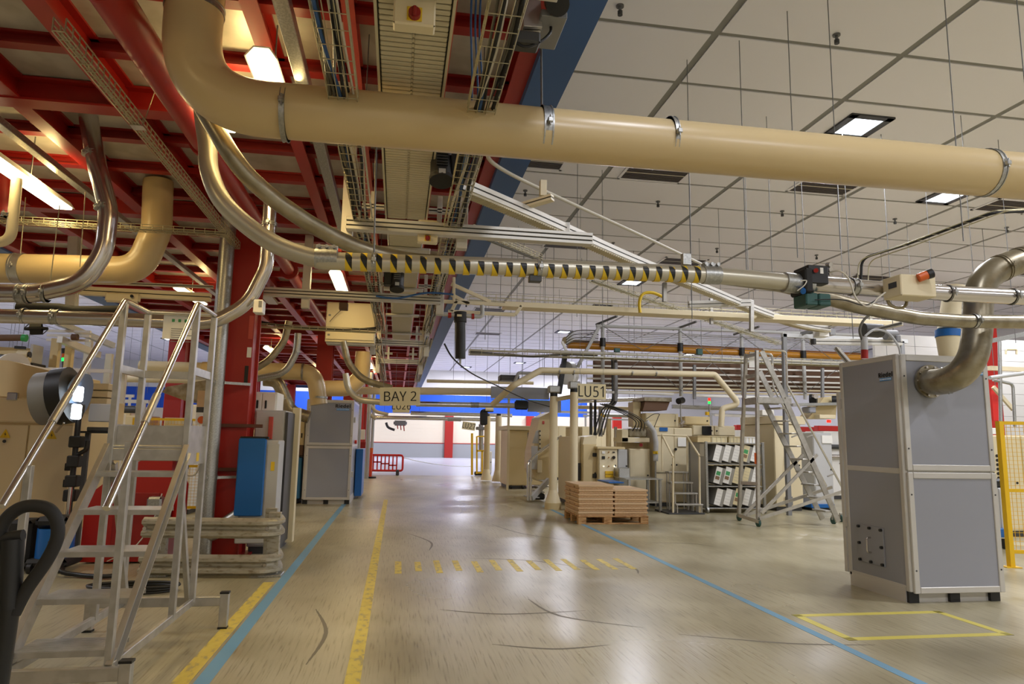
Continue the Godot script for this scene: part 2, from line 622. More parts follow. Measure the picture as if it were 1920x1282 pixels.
# ---------------------------------------------------------------- ceiling lights, vents, sprinklers
func ceiling_light(x: float, z: float, label: String, e: float) -> void:
	var o := T("ceiling_light", label, "ceiling light", Vector3(x, HC - 0.03, z), "square recessed hall lights")
	var fr := MB.new()
	var w := 0.36
	for s in [[-w, -w + 0.12, -w, w], [w - 0.12, w, -w, w], [-w, w, -w, -w + 0.1], [-w, w, w - 0.1, w]]:
		fr.bx(x + s[0], x + s[1], HC - 0.03, HC + 0.01, z + s[2], z + s[3])
	P("frame", fr, M.dark_grey, o)
	P("lit_panel", B(x - 0.24, x + 0.24, HC - 0.02, HC + 0.005, z - 0.26, z + 0.26), M.led, o)
	lamp(o, Vector3(x, HC - 0.035, z), Vector2(0.5, 0.5), e if z > -25 else e * 1.5, Color(0.95, 0.958, 1.0) if z > -25 else Color(0.94, 0.94, 1.0))

func ceiling_fittings() -> void:
	var e := 21.0
	ceiling_light(6.85, -9.0, "bright square ceiling light above the long beige duct, nearest one in view", e)
	ceiling_light(10.5, -11.4, "bright square ceiling light just below the beige duct near the right edge", e)
	ceiling_light(7.0, -19.9, "bright square ceiling light peeking under the black and yellow striped tube", e)
	ceiling_light(7.2, -23.9, "bright square ceiling light seen through the beige cable tray", e)
	ceiling_light(7.3, -30.0, "small bright ceiling light left of the amber tube's pale round end", e)
	ceiling_light(7.3, -37.0, "small bright ceiling light above the wire tray beside the amber tube rack", e)
	ceiling_light(7.6, -43.2, "tiny bright ceiling light under the wire tray in the distance", e)
	for p in [[14.0, -9.0], [17.5, -16], [2.4, -1.6], [2.4, 3.0], [8.4, -3.5], [14, -2.5], [19, -6], [6, 3.5], [13, 4]]:
		ceiling_light(p[0], p[1], "square ceiling light of the hall outside the frame", e * (0.35 if p[1] == -1.6 else 1.1))
	for p in [[16, -25], [16, -36], [11, -44]]:
		ceiling_light(p[0], p[1], "square ceiling light over the machines at the far right", e)
	for p in [[-9.5, -14], [-10.5, -21], [-11.5, -29], [-12, -38], [-18, -18], [-19, -30], [-9, -6], [-16, -8], [-2, -44], [4.5, -47], [-6, -47], [12, -47]]:
		ceiling_light(p[0], p[1], "square ceiling light in the left hall beyond the red platform", e * 1.2)
	# air vents
	var spots := [[4.5, -11.45, "brown slatted ceiling vent directly under the middle clamp of the long duct"], [7.9, -11.4, "brown slatted ceiling vent below the duct left of the small ceiling light"], [4.06, -16.3, "brown slatted ceiling vent above the striped tube's middle"], [7.5, -17.2, "brown slatted ceiling vent behind the striped tube's right end"], [2.15, -11.3, "ceiling vent cut off by the blue platform edge"], [13.5, -17.7, "brown slatted ceiling vent behind the beige box with the orange beacon"], [12.2, -11.6, "brown slatted ceiling vent at the right edge under the duct"], [3.3, -25.5, "long brown ceiling vent right of the black filter cylinder"], [4.0, -31.5, "narrow dark ceiling vent over the distant wire tray"]]
	for s in spots:
		var x: float = s[0]
		var z: float = s[1]
		var o := T("ceiling_vent", s[2], "air vent", Vector3(x, HC - 0.02, z), "hall ceiling vents")
		var fr := MB.new()
		for q in [[-0.62, -0.57, -0.36, 0.36], [0.57, 0.62, -0.36, 0.36], [-0.62, 0.62, -0.36, -0.31], [-0.62, 0.62, 0.31, 0.36]]:
			fr.bx(x + q[0], x + q[1], HC - 0.02, HC + 0.01, z + q[2], z + q[3])
		P("frame", fr, M.panel_white, o)
		P("backing", B(x - 0.6, x + 0.6, HC - 0.004, HC + 0.005, z - 0.34, z + 0.34), M.vent_brown, o)
		for k in 10:
			P("slat", B(x - 0.57, x + 0.57, HC - 0.018, HC - 0.006, z - 0.3 + k * 0.064, z - 0.262 + k * 0.064), M.vent_brown, o)
		P("mullion", B(x - 0.57, x + 0.57, HC - 0.02, HC - 0.01, z - 0.012, z + 0.012), M.slat_white, o)
	# sprinklers, one per second board
	var sl := ["sprinkler head hanging from the ceiling beside the blue platform edge", "sprinkler head on the ceiling right of the hanging rods", "sprinkler head under the beige duct, left of the vent", "sprinkler head below the duct's middle clamp", "sprinkler head under the duct straight above the tall mobile ladder", "sprinkler head under the duct near the right cable tray", "sprinkler head above the striped tube, left of the guide pipe", "sprinkler head above the black valve boxes", "sprinkler head just under the striped tube, leftmost of its row", "sprinkler head just under the striped tube, second of its row", "sprinkler head just under the striped tube, third of its row", "sprinkler head just under the chrome tube at the right", "far sprinkler head over the amber tube rack, left one", "far sprinkler head over the amber tube rack, right one", "sprinkler head above the beacon box", "sprinkler head furthest right, near the ceiling cable tray"]
	var n := 0
	for p in [[2.3, -6.86], [5.03, -6.9], [2.31, -12.8], [5.1, -12.85], [7.87, -12.85], [10.5, -12.8], [5.12, -15.9], [7.83, -15.8], [2.3, -18.7], [5.1, -18.9], [7.85, -18.9], [10.6, -18.8], [2.3, -24.6], [5.1, -24.7], [10.6, -15.8], [13.3, -12.8]]:
		var o := T("sprinkler_head", sl[n], "sprinkler", Vector3(p[0], HC - 0.12, p[1]), "ceiling sprinklers")
		var q := MB.new()
		q.tube(Vector3(p[0], HC, p[1]), Vector3(p[0], HC - 0.02, p[1]), 0.045, 12)
		q.tube(Vector3(p[0], HC - 0.02, p[1]), Vector3(p[0], HC - 0.07, p[1]), 0.018, 8)
		P("body", q, M.rod, o)
		P("deflector", tube1(Vector3(p[0], HC - 0.12, p[1]), Vector3(p[0], HC - 0.07, p[1]), 0.03, 8), M.dark_grey, o)
		n += 1

# ---------------------------------------------------------------- red steel platform over the left half
func ibeam(a: Vector3, b: Vector3, w: float, h: float) -> MB:  # top flange at a.y, profile hangs below
	var q := MB.new()
	var d := (b - a).normalized()
	var s := d.cross(Vector3.UP).normalized()
	var t := 0.018
	q.prism([Vector2(-w / 2, 0), Vector2(w / 2, 0), Vector2(w / 2, -t), Vector2(t / 2, -t), Vector2(t / 2, -h + t), Vector2(w / 2, -h + t), Vector2(w / 2, -h), Vector2(-w / 2, -h), Vector2(-w / 2, -h + t), Vector2(-t / 2, -h + t), Vector2(-t / 2, -t), Vector2(-w / 2, -t)], a, s, Vector3.UP, b - a)
	return q

const MZ0 := 2.0
const MZ1 := -38.0

func mezzanine() -> void:
	var o := Node3D.new()
	o.name = "mezzanine_platform"
	add_child(o)
	org[o] = Vector3.ZERO
	mark(o, "red steel platform with grey deck plates and blue edge over the left aisle", "platform")
	o.set_meta("kind", "structure")
	# girders along the aisle
	P("girder", ibeam(Vector3(-2.3, 4.2, MZ0), Vector3(-2.3, 4.2, MZ1), 0.14, 0.2), M.red, o)
	for g in [[-5.6, 0.2, 0.22], [-4.4, 0.13, 0.2], [-3.12, 0.14, 0.2], [-1.0, 0.11, 0.2], [-0.41, 0.08, 0.17], [0.22, 0.075, 0.17], [0.77, 0.12, 0.22]]:
		P("girder", ibeam(Vector3(g[0], 4.2, MZ0), Vector3(g[0], 4.2, MZ1), g[1], g[2]), M.red if absf(g[0]) > 0.6 else M.red_pink, o)
	# cross joists
	var z := MZ0
	var k := 0
	while z > MZ1:
		P("joist", ibeam(Vector3(-5.6, 4.2, z), Vector3(0.77, 4.2, z), 0.1, 0.1), M.red_dark if k % 2 else M.red, o)
		z -= 0.78
		k += 1
	for cz in [-5.72, -8.6, -13.2, -18.2, -22.6, -27.4, -32, -36.6]:
		P("cross_girder", ibeam(Vector3(-5.6, 4.19, cz), Vector3(0.77, 4.19, cz), 0.17, 0.2), M.red, o)
	# deck plates
	var xs := [-5.6, -4.4, -3.12, -2.3, -1.0, -0.41, 0.22, 0.77]
	var far := MB.new()
	z = MZ0
	while z > MZ1:
		for i in 7:
			if z < -2.5 and z > -24:
				P("deck_plate", B(xs[i] + 0.004, xs[i + 1] - 0.004, 4.2, 4.215 + 0.002 * ((i + int(-z * 10)) % 3), z - 0.776, z - 0.004), M.deck, o)
			else:
				far.bx(xs[i], xs[i + 1], 4.2, 4.215, z - 0.78, z)
		z -= 0.78
	stuff(P("distant_deck_plates", far, M.deck, o))
	P("top_slab", B(-5.75, 0.85, 4.225, 4.3, MZ1, MZ0), M.grey, o)
	# blue edge boards
	P("fascia", B(0.83, 1.1, 3.92, 4.75, MZ1, MZ0), M.fascia_blue, o)
	P("fascia", B(-6.0, -5.66, 3.95, 4.75, MZ1, MZ0), M.fascia_blue, o)
	P("fascia", B(-6.0, 1.1, 3.95, 4.75, MZ1 - 0.15, MZ1), M.fascia_blue, o)
	# columns with plates
	var n := 0
	for cz in [-8.6, -18.2, -27.4, -36.6]:
		for cx in [-1.93, -5.5]:
			var q := MB.new()
			q.bx(cx - 0.2, cx + 0.2, 0.02, 3.99, cz - 0.2, cz - 0.17, 0.004)
			q.bx(cx - 0.2, cx + 0.2, 0.02, 3.99, cz + 0.17, cz + 0.2, 0.004)
			q.bx(cx - 0.17, cx + 0.17, 0.02, 3.99, cz - 0.17, cz + 0.17)
			P("column", q, M.red, o)
			P("base_plate", B(cx - 0.28, cx + 0.28, 0, 0.025, cz - 0.28, cz + 0.28), M.red_dark, o)
			n += 1
	# round red pipe under the girders
	var rp := T("red_fire_pipe", "thick round red pipe running along under the red platform", "pipe", Vector3(-1.6, 3.7, -5.5))
	P("pipe", path1([Vector3(-1.6, 3.7, 1.5), Vector3(-1.6, 3.7, -37.0)], 0.075, 20), M.red, rp)
	P("thick_section", tube1(Vector3(-1.6, 3.7, -3.5), Vector3(-1.6, 3.7, -5.5), 0.105, 24), M.red, rp)
	for fz in [-3.5, -5.5, -9.8, -14.5, -20.0, -26.0]:
		var q := tube1(Vector3(-1.6, 3.7, fz - 0.03), Vector3(-1.6, 3.7, fz - 0.008), 0.125, 20)
		q.tube(Vector3(-1.6, 3.7, fz + 0.008), Vector3(-1.6, 3.7, fz + 0.03), 0.125, 20)
		P("flange", q, M.red, rp)
		P("hanger", tube1(Vector3(-1.6, 3.75, fz - 0.12), Vector3(-1.6, 4.2, fz - 0.12), 0.008, 6), M.red_dark, rp)
	# fluorescent fittings under the deck
	var fx := [
		[-3.55, -7.6, -6.2, 3.72, "long lit fluorescent batten at the left edge under the red platform"],
		[-0.93, -5.0, -4.15, 3.72, "lit fluorescent fitting right beside the big duct's elbow"],
		[-1.42, -5.35, -4.85, 3.74, "lit fluorescent fitting half hidden between the elbow and the dark bent tube"],
		[-0.98, -11.3, -9.9, 3.74, "lit fluorescent fitting above the hanging cream switch cabinet"],
		[-2.05, -19.6, -18.4, 3.72, "lit fluorescent fitting seen just under the hanging switch cabinet"],
		[-1.22, -29.5, -28.0, 3.74, "lit fluorescent fitting above the BAY 2 sign"]]
	for f in fx: fluor(f[0], f[1], f[2], f[3], f[4], 7.0)
	for f in [[-3.6, -13.0, -11.6], [-3.6, -20.5, -19.2], [-0.95, -16.6, -15.2], [-1.0, -24.0, -22.6], [-3.5, -28.5, -27.0], [-3.6, -1.5, 0.0], [-0.9, 0.6, 1.9], [-1.2, -36.0, -34.6]]:
		fluor(f[0], f[1], f[2], 3.74, "fluorescent fitting under the red platform, hidden by beams and ducts", 7.0)
	# unlit grey fittings
	for f in [[-2.75, -13.2, -12.0, "unlit grey batten fitting right of the left beige duct's bend"], [-2.3, -12.6, -11.4, "unlit grey batten fitting left of the two thin bent tubes"]]:
		var t := T("unlit_fitting", f[3], "light fitting", Vector3(f[0], 3.7, f[1]))
		P("housing", B(f[0] - 0.09, f[0] + 0.09, 3.72, 3.78, f[1], f[2], 0.01), M.alu_frame, t)
		P("tray", B(f[0] - 0.03, f[0] + 0.03, 3.78, 4.02, f[1] + 0.2, f[1] + 0.25), M.galv, t)
	# trunking along the battens
	O("light_trunking", B(-3.3, -3.22, 3.82, 3.88, -14.0, -3.0, 0.004), M.galv, "galvanised light trunking beside the long lit batten at the left edge", "trunking")
	O("light_trunking", B(-0.79, -0.7, 3.8, 3.88, -8.0, -2.5, 0.004), M.galv, "perforated galvanised trunking right of the fitting beside the duct elbow", "trunking")

func fluor(x: float, z1: float, z2: float, y: float, label: String, e: float) -> void:
	var o := T("fluorescent_fitting", label, "ceiling light", Vector3(x, y, z2), "fluorescent fittings under the platform")
	var q := MB.new()
	q.prism([Vector2(-0.1, 0), Vector2(-0.05, 0.07), Vector2(0.05, 0.07), Vector2(0.1, 0), Vector2(0.09, 0), Vector2(0.045, 0.06), Vector2(-0.045, 0.06), Vector2(-0.09, 0)], Vector3(x, y, z2), Vector3(1, 0, 0), Vector3.UP, Vector3(0, 0, z1 - z2))
	P("housing", q, M.white, o)
	P("diffuser_lamp", B(x - 0.085, x + 0.085, y - 0.02, y + 0.01, z1 + 0.02, z2 - 0.02, 0.008), M.fluor, o)
	P("hanger", tube1(Vector3(x, y + 0.06, (z1 + z2) / 2), Vector3(x, 4.2, (z1 + z2) / 2), 0.006, 6), M.rod, o)
	lamp(o, Vector3(x, y - 0.03, (z1 + z2) / 2), Vector2(0.17, absf(z2 - z1)), e * 0.2, Color(1.0, 0.87, 0.58))
	# the fitting also throws light up on the deck
	var l := OmniLight3D.new()
	l.name = "up_light"
	l.light_color = Color(1.0, 0.87, 0.58)
	l.light_energy = e * 0.045
	l.light_size = 0.05
	l.omni_range = 30.0
	l.omni_attenuation = 2.0
	l.shadow_enabled = true
	o.add_child(l, true)
	l.position = Vector3(0.16, 0.1, (z1 + z2) / 2 - z2)

# ---------------------------------------------------------------- ducts, tubes and conveyors overhead
func overhead() -> void:
	# big beige duct
	var a := Vector3(-1.256, 4.093, -3.9)
	var y := 3.256
	duct("beige_duct", "big glossy beige duct crossing the top of the picture with a left elbow", "duct", [Vector3(a.x, 4.19, -3.9), Vector3(a.x, y, -3.9), Vector3(6.5, y + 0.02, -3.9)], 0.46, 0.158, M.duct_beige,
		[[Vector3(a.x, 3.83, -3.9), Vector3.UP, 0.04], [Vector3(-0.712, 3.244, -3.9), Vector3.RIGHT, 0.03], [Vector3(0.816, 3.27, -3.9), Vector3.RIGHT, 0.06], [Vector3(1.622, 3.278, -3.9), Vector3.RIGHT, 0.03], [Vector3(3.923, 3.271, -3.9), Vector3.RIGHT, 0.04]], M.galv, 32)
	O("hanger_rod", tube1(Vector3(0.8, 3.422, -3.9), Vector3(0.784, 4.23, -3.9), 0.007, 8), M.rod, "steel rod holding the big beige duct below the blue platform edge", "rod")
	# striped tube
	var t := T("striped_tube", "grey metal tube with yellow and black hazard bands at head height", "tube", Vector3(-0.392, 2.487, -4.3))
	var p := cat([Vector3(-1.383, 3.974, -4.38), Vector3(-1.338, 3.647, -4.38), Vector3(-1.299, 3.396, -4.38), Vector3(-1.26, 3.209, -4.37), Vector3(-1.223, 3.02, -4.33), Vector3(-1.133, 2.836, -4.3), Vector3(-0.988, 2.695, -4.3), Vector3(-0.783, 2.566, -4.3), Vector3(-0.555, 2.498, -4.3), Vector3(-0.392, 2.487, -4.3), Vector3(0.66, 2.515, -4.3), Vector3(2, 2.538, -4.3), Vector3(2.707, 2.521, -4.3)], 7)
	P("pipe", path1(p, 0.057, 20), M.tube_grey, t)
	var l0 := Vector3(-0.392, 2.487, -4.3)
	var l1 := Vector3(2, 2.538, -4.3)
	var dd := (l1 - l0).normalized()
	for k in 26:
		var s := lerpf(0.02, 0.985, k / 25.0)
		band(t, l0.lerp(l1, s), dd, 0.0585, 0.042, k)
	for q in [[Vector3(-0.484, 2.499, -4.3), 0.135], [Vector3(2.082, 2.539, -4.3), 0.12]]:
		var c: Vector3 = q[0]
		var g := tube1(c - dd * q[1] / 2, c + dd * q[1] / 2, 0.063, 20)
		g.box(c + Vector3(0, 0.07, 0), Vector3(q[1], 0.03, 0.02), Basis.IDENTITY, 0.003)
		for b in 3:
			g.tube(c + Vector3((b - 1) * 0.045, 0.075, -0.03), c + Vector3((b - 1) * 0.045, 0.075, 0.03), 0.012, 8)
		P("coupling", g, M.galv, t)
	clampring(Vector3(-0.191, 2.493, -4.3), dd, 0.058, 0.03, t, M.galv)
	clampring(Vector3(0.874, 2.513, -4.3), dd, 0.058, 0.03, t, M.galv)
	P("bracket", B(1.902 - 0.03, 1.902 + 0.03, 2.6, 2.679, -4.32, -4.28, 0.003), M.galv, t)
	P("foot", B(0.849 - 0.04, 0.849 + 0.04, 2.422, 2.462, -4.33, -4.27, 0.003), M.dark_grey, t)
	O("hanger_rod", tube1(Vector3(-0.194, 2.555, -4.3), Vector3(-0.215, 3.391, -4.3), 0.006, 8), M.rod, "thin steel rod holding the striped tube near its left end", "rod")
	# the darker tube behind it
	duct("galvanised_tube", "dark galvanised tube sweeping down from the elbow and behind the striped tube", "tube", [Vector3(-1.403, 3.859, -4.2), Vector3(-1.365, 3.651, -4.2), Vector3(-1.316, 3.498, -4.2), Vector3(-1.243, 3.355, -4.19), Vector3(-1.146, 3.206, -4.19), Vector3(-1.075, 3.093, -4.2), Vector3(-0.992, 2.993, -4.25), Vector3(-0.851, 2.889, -4.35), Vector3(-0.645, 2.79, -4.5), Vector3(-0.431, 2.718, -4.65), Vector3(-0.218, 2.676, -4.75), Vector3(0.043, 2.647, -4.8), Vector3(0.935, 2.644, -4.8), Vector3(2.355, 2.665, -4.8), Vector3(2.93, 2.625, -4.8), Vector3(3.52, 2.493, -4.8), Vector3(4.083, 2.42, -4.8), Vector3(4.472, 2.412, -4.8), Vector3(5.488, 2.449, -4.8)], 1.2, 0.056, M.galv_old, [[Vector3(4.6, 2.418, -4.8), Vector3.RIGHT, 0.035]])
	# right joint with black boxes
	var j := T("sensor_joint", "black and green valve boxes clamped round the striped tube's right joint", "valve", Vector3(2.829, 2.508, -4.3))
	P("collar", tube1(Vector3(2.626, 2.52, -4.3), Vector3(2.829, 2.508, -4.3), 0.07, 20), M.galv, j)
	P("black_box", B(2.762, 2.918, 2.505, 2.636, -4.4, -4.22, 0.006), M.black, j)
	P("black_flange", B(2.729, 2.786, 2.435, 2.608, -4.4, -4.2, 0.01), M.rubber, j)
	P("red_dot", tube1(Vector3(2.816, 2.593, -4.21), Vector3(2.809, 2.591, -4.2), 0.016, 10), M.red, j)
	P("paper_label", B(2.852, 2.876, 2.576, 2.618, -4.222, -4.216), M.paper, j)
	for k in 3:
		P("silver_plug", tube1(Vector3(2.965, 2.667, -4.3) + Vector3(0, -k * 0.033, 0), Vector3(2.967, 2.657, -4.26) + Vector3(0, -k * 0.033, 0), 0.017, 10), M.steel, j)
	for k in 2:
		P("green_box", B(2.739 + k * 0.098, 2.739 + k * 0.098 + 0.092, 2.35, 2.437, -4.38, -4.22, 0.008), M.green_dark, j)
	P("blue_plug", tube1(Vector3(2.738, 2.466, -4.25), Vector3(2.705, 2.435, -4.2), 0.018, 10), M.blue_panel, j)
	P("white_hose", path1(cat([Vector3(2.948, 2.599, -4.25), Vector3(2.992, 2.597, -4.2), Vector3(3.058, 2.54, -4.2), Vector3(3.107, 2.407, -4.2), Vector3(3.194, 2.354, -4.2), Vector3(3.268, 2.415, -4.2), Vector3(3.334, 2.464, -4.2)]), 0.006, 6), M.cable_white, j)
	P("black_lead", path1(cat([Vector3(2.791, 2.383, -4.2), Vector3(3.001, 2.394, -4.2), Vector3(3.17, 2.364, -4.2), Vector3(3.29, 2.431, -4.2)]), 0.004, 6), M.black, j)
	P("wire_loop", path1(cat([Vector3(2.662, 2.44, -4.2), Vector3(2.702, 2.475, -4.18), Vector3(2.72, 2.509, -4.18), Vector3(2.68, 2.507, -4.18)]), 0.004, 6), M.cable_white, j)
	# chrome tube continuing right
	duct("chrome_tube", "shiny metal tube leaving the valve boxes to the right edge", "tube", [Vector3(2.842, 2.532, -4.35), Vector3(3.368, 2.525, -4.35), Vector3(3.98, 2.522, -4.35), Vector3(5.089, 2.53, -4.35)], 0.6, 0.058, M.steel, [[Vector3(3.198, 2.528, -4.35), Vector3.RIGHT, 0.05], [Vector3(3.963, 2.521, -4.35), Vector3.RIGHT, 0.012], [Vector3(4.507, 2.525, -4.35), Vector3.RIGHT, 0.012]])
	# beige box with beacon
	var bb := T("beacon_box", "beige control box with an orange beacon hung on the chrome tube", "control box", Vector3(3.504, 2.504, -4.2))
	var e0 := Vector3(3.378, 2.577, -4.1)
	var e1 := Vector3(3.653, 2.426, -4.1)
	P("body", B(e0.x, e1.x, e1.y, e0.y, -4.28, -4.1, 0.006), M.beige_pale, bb)
	P("label_plate", B(e0.x - 0.002, e0.x + 0.002, e0.y - 0.085, e0.y - 0.045, -4.22, -4.14), M.dark_grey, bb)
	P("beacon", tube1(Vector3(3.5, 2.549, -4.08), Vector3(3.551, 2.569, -4.06), 0.03, 16), M.orange, bb, "orange beacon lens")
	P("beacon_cap", tube1(Vector3(3.551, 2.569, -4.06), Vector3(3.584, 2.58, -4.05), 0.033, 16), M.black, bb)
	P("bracket", path1(cat([Vector3(3.413, 2.489, -4.3), Vector3(3.442, 2.405, -4.3), Vector3(3.513, 2.381, -4.3), Vector3(3.57, 2.403, -4.3), Vector3(3.583, 2.467, -4.3)]), 0.012, 8), M.galv_old, bb)
	conveyors()

func band(par: Node, c: Vector3, d: Vector3, r: float, w: float, k: int) -> void:  # yellow sleeve with black slanted stripes
	var u := Vector3.UP
	var s := d.cross(u).normalized()
	if s.z < 0: s = -s
	var o := P("hazard_band", tube1(c - d * w / 2, c + d * w / 2, r, 24), M.hazard_yellow, par)
	var n := 12
	for side in 2:
		var bk := MB.new()
		for i in n:
			var h0 := float(i) / n
			var h1 := float(i + 1) / n
			var t0 := PI * (h0 + side)
			var t1 := PI * (h1 + side)
			var a0 := clampf((h0 - 0.45) / 0.42, 0, 1)
			var b0 := clampf((h0 - 0.1) / 0.3, 0, 1)
			var a1 := clampf((h1 - 0.45) / 0.42, 0, 1)
			var b1 := clampf((h1 - 0.1) / 0.3, 0, 1)
			if b0 - a0 < 1e-4 and b1 - a1 < 1e-4: continue
			var r0 := (u * cos(t0) + s * sin(t0)) * (r + 0.0004)
			var r1 := (u * cos(t1) + s * sin(t1)) * (r + 0.0004)
			bk.quad(c + d * (a0 - 0.5) * w + r0, c + d * (a1 - 0.5) * w + r1, c + d * (b1 - 0.5) * w + r1, c + d * (b0 - 0.5) * w + r0)
		P("black_stripe", bk, M.black, o)

func conveyors() -> void:
	# slatted belt conveyor seen from below
	var c := T("slat_conveyor", "cream slatted conveyor running along above the aisle, seen from below", "conveyor", Vector3(0, 3.5, -2.6))
	var sl := MB.new()
	sl.box(Vector3(-0.091, 0, 0), Vector3(0.172, 0.014, 0.034), Basis.IDENTITY, 0.004)
	sl.box(Vector3(0.091, 0, 0), Vector3(0.172, 0.014, 0.034), Basis.IDENTITY, 0.004)
	sl.box(Vector3(0, 0.004, 0), Vector3(0.012, 0.008, 0.03))
	var sm := sl.mesh()
	var k := 0
	while k < 84:
		PM("slat", sm, Vector3(0, 3.5, -2.6 - k * 0.0465), M.slat_white, c)
		k += 1
	P("carry_bed", B(-0.19, 0.19, 3.53, 3.56, -6.5, -2.5), M.slot, c)
	P("side_rail", B(-0.2, -0.185, 3.49, 3.6, -6.5, -2.5), M.slat_white, c)
	P("side_rail", B(0.185, 0.2, 3.49, 3.6, -6.5, -2.5), M.slat_white, c)
	var c2 := T("slat_conveyor", "second stretch of cream conveyor further along, behind the striped tube", "conveyor", Vector3(0, 3.5, -6.7))
	var far := MB.new()
	for i in 180:
		far.bx(-0.17, 0.17, 3.495, 3.505, -6.72 - i * 0.0465, -6.68 - i * 0.0465)
	stuff(P("slats", far, M.slat_white, c2))
	for i in 7:
		P("bed_cover", B(-0.19, 0.19, 3.515, 3.56, -7.9 - i * 1.2, -6.75 - i * 1.2, 0.005), M.alu_frame, c2)
	for i in 4:
		P("cross_plate", B(-0.28, 0.28, 3.46, 3.49, -7.6 - i * 2.1, -7.45 - i * 2.1, 0.004), M.alu_frame, c2)
	# main switch plates
	sw(Vector3(0, 3.453, -3.05), 0.2, 0.21, "cream switch box with a red and yellow rotary isolator under the conveyor's near end", 0.8)
	sw(Vector3(0.197, 3.209, -6), 0.18, 0.14, "cream switch box with a red and yellow isolator on the crossbeam", 0.6)
	# drive motors
	motor(Vector3(0.251, 3.418, -5), 0.085, 0.22, "dark grey drive motor on the right of the slatted conveyor", true)
	motor(Vector3(-0.081, 3.376, -8.7), 0.085, 0.26, "dark drive motor hanging left of the conveyor below the striped tube", false)
	# aluminium frames that carry the conveyors
	frame(-6.1, -0.52, 0.51, 3.12, 3.26, -0.52, 1.72, "aluminium profile portal frame above the striped tube's left part")
	frame(-9.2, -1.27, 0.5, 3.06, 3.24, -2.0, 0.5, "aluminium profile portal frame carrying the hanging cream cabinet")
	frame(-13.6, -0.55, 0.5, 3.0, 3.24, -0.55, 0.5, "aluminium profile frame behind the hanging cream cabinet")
	frame(-17.0, -0.55, 0.5, 2.95, 3.24, -0.55, 0.5, "aluminium profile frame just in front of the BAY 2 sign's conveyor end")
	var tbm := T("profile_beam", "aluminium profile crossbeam at the top edge above the beige duct", "frame", Vector3(0, 3.6, -3.02))
	ext(tbm, "beam", Vector3(-0.55, 3.62, -3.02), Vector3(0.7, 3.62, -3.02), 0.1, 0.11, Vector3.UP, 2, M.alu_frame)
	hang(tbm, -0.5, 3.66, -3.02)
	hang(tbm, 0.6, 3.66, -3.02)
	# wire trays with cables on both sides of the conveyor
	tray(Vector3(-0.38, 3.28, -2.4), Vector3(-0.37, 3.28, -12.5), 0.16, "wire cable tray full of black cables left of the slatted conveyor", 9)
	tray(Vector3(0.4, 3.28, -2.4), Vector3(0.45, 3.28, -12.5), 0.16, "wire cable tray full of grey and blue cables right of the slatted conveyor", 9)
	tray(Vector3(-0.45, 3.2, -12.7), Vector3(-0.5, 3.15, -22.0), 0.16, "distant wire cable tray left of the conveyor above the BAY 2 sign", 5)
	tray(Vector3(0.5, 3.2, -12.7), Vector3(0.55, 3.15, -22.0), 0.16, "distant wire cable tray right of the conveyor above the BAY 2 sign", 5)
	# basket along the big girder and crosswise ones
	var b1 := T("wire_basket", "empty wire basket tray hanging diagonally along the big red girder", "cable tray", Vector3(-1.93, 3.6, -3.9))
	basket(b1, Vector3(-1.93, 3.58, -3.85), Vector3(-1.97, 3.58, -8.3), 0.065, 0.08, 0.085, M.wire, 0.005)
	for z in [-5.1, -7.0]:
		P("hanger", tube1(Vector3(-1.93, 3.6, z), Vector3(-1.8, 4.2, z), 0.004, 6), M.wire, b1)
	P("clip_plate", B(-1.97, -1.88, 3.565, 3.578, -5.06, -4.98), M.alu_bright, b1)
	var b2 := T("wire_basket", "narrow wire basket tray crossing under the red platform on the left", "cable tray", Vector3(-3.043, 3.495, -7.4))
	basket(b2, Vector3(-4.325, 3.478, -7.4), Vector3(-1.867, 3.477, -7.4), 0.12, 0.05, 0.1, M.wire, 0.004)
	P("cable", path1(sag(Vector3(-4.327, 3.5, -7.4), Vector3(-1.869, 3.501, -7.4), 0.01), 0.008, 6), M.cable_grey, b2)
	var b3 := T("wire_basket", "wire basket with dark cables in front of the hanging cream cabinet", "cable tray", Vector3(-1.044, 2.798, -9))
	basket(b3, Vector3(-1.897, 2.76, -9), Vector3(-0.331, 2.745, -9), 0.1, 0.04, 0.1, M.wire, 0.004)
	for i in 3:
		P("cable", path1(sag(Vector3(-1.883, 2.813, -8.98) + Vector3(0, i * 0.02, 0), Vector3(-0.332, 2.784, -8.98) + Vector3(0, i * 0.015, 0), 0.03 + 0.02 * i), 0.008, 6), M.rubber, b3)
	# diagonal conveyor to the right
	var d := T("diagonal_conveyor", "white chain conveyor slanting away to the right from the blue edge", "conveyor", Vector3(0.7, 3.45, -5.7))
	var cp := cat([Vector3(0.45, 3.5, -5.5), Vector3(1.25, 3.5, -6.2), Vector3(2.55, 3.5, -7.38), Vector3(3.95, 3.5, -8.55), Vector3(5.6, 3.5, -9.95), Vector3(6.9, 3.5, -10.9), Vector3(7.7, 3.5, -11.25)], 8)
	var n := cp.size()
	for sd in [-0.06, 0.06]:
		var rail := MB.new()
		var line := MB.new()
		for i in n - 1:
			var dv: Vector3 = (cp[i + 1] - cp[i]).normalized()
			var s = dv.cross(Vector3.UP) * sd
			rail.bar(cp[i] + s + Vector3(0, 0.026, 0), cp[i + 1] + s + Vector3(0, 0.026, 0) + dv * 0.004, 0.014, 0.04)
			rail.bar(cp[i] + s - Vector3(0, 0.026, 0), cp[i + 1] + s - Vector3(0, 0.026, 0) + dv * 0.004, 0.014, 0.036)
			line.bar(cp[i] + s, cp[i + 1] + s + dv * 0.004, 0.01, 0.016)
		var rr := P("rail", rail, M.alu_frame, d)
		P("slot", line, M.slot, rr)
	var links := MB.new()
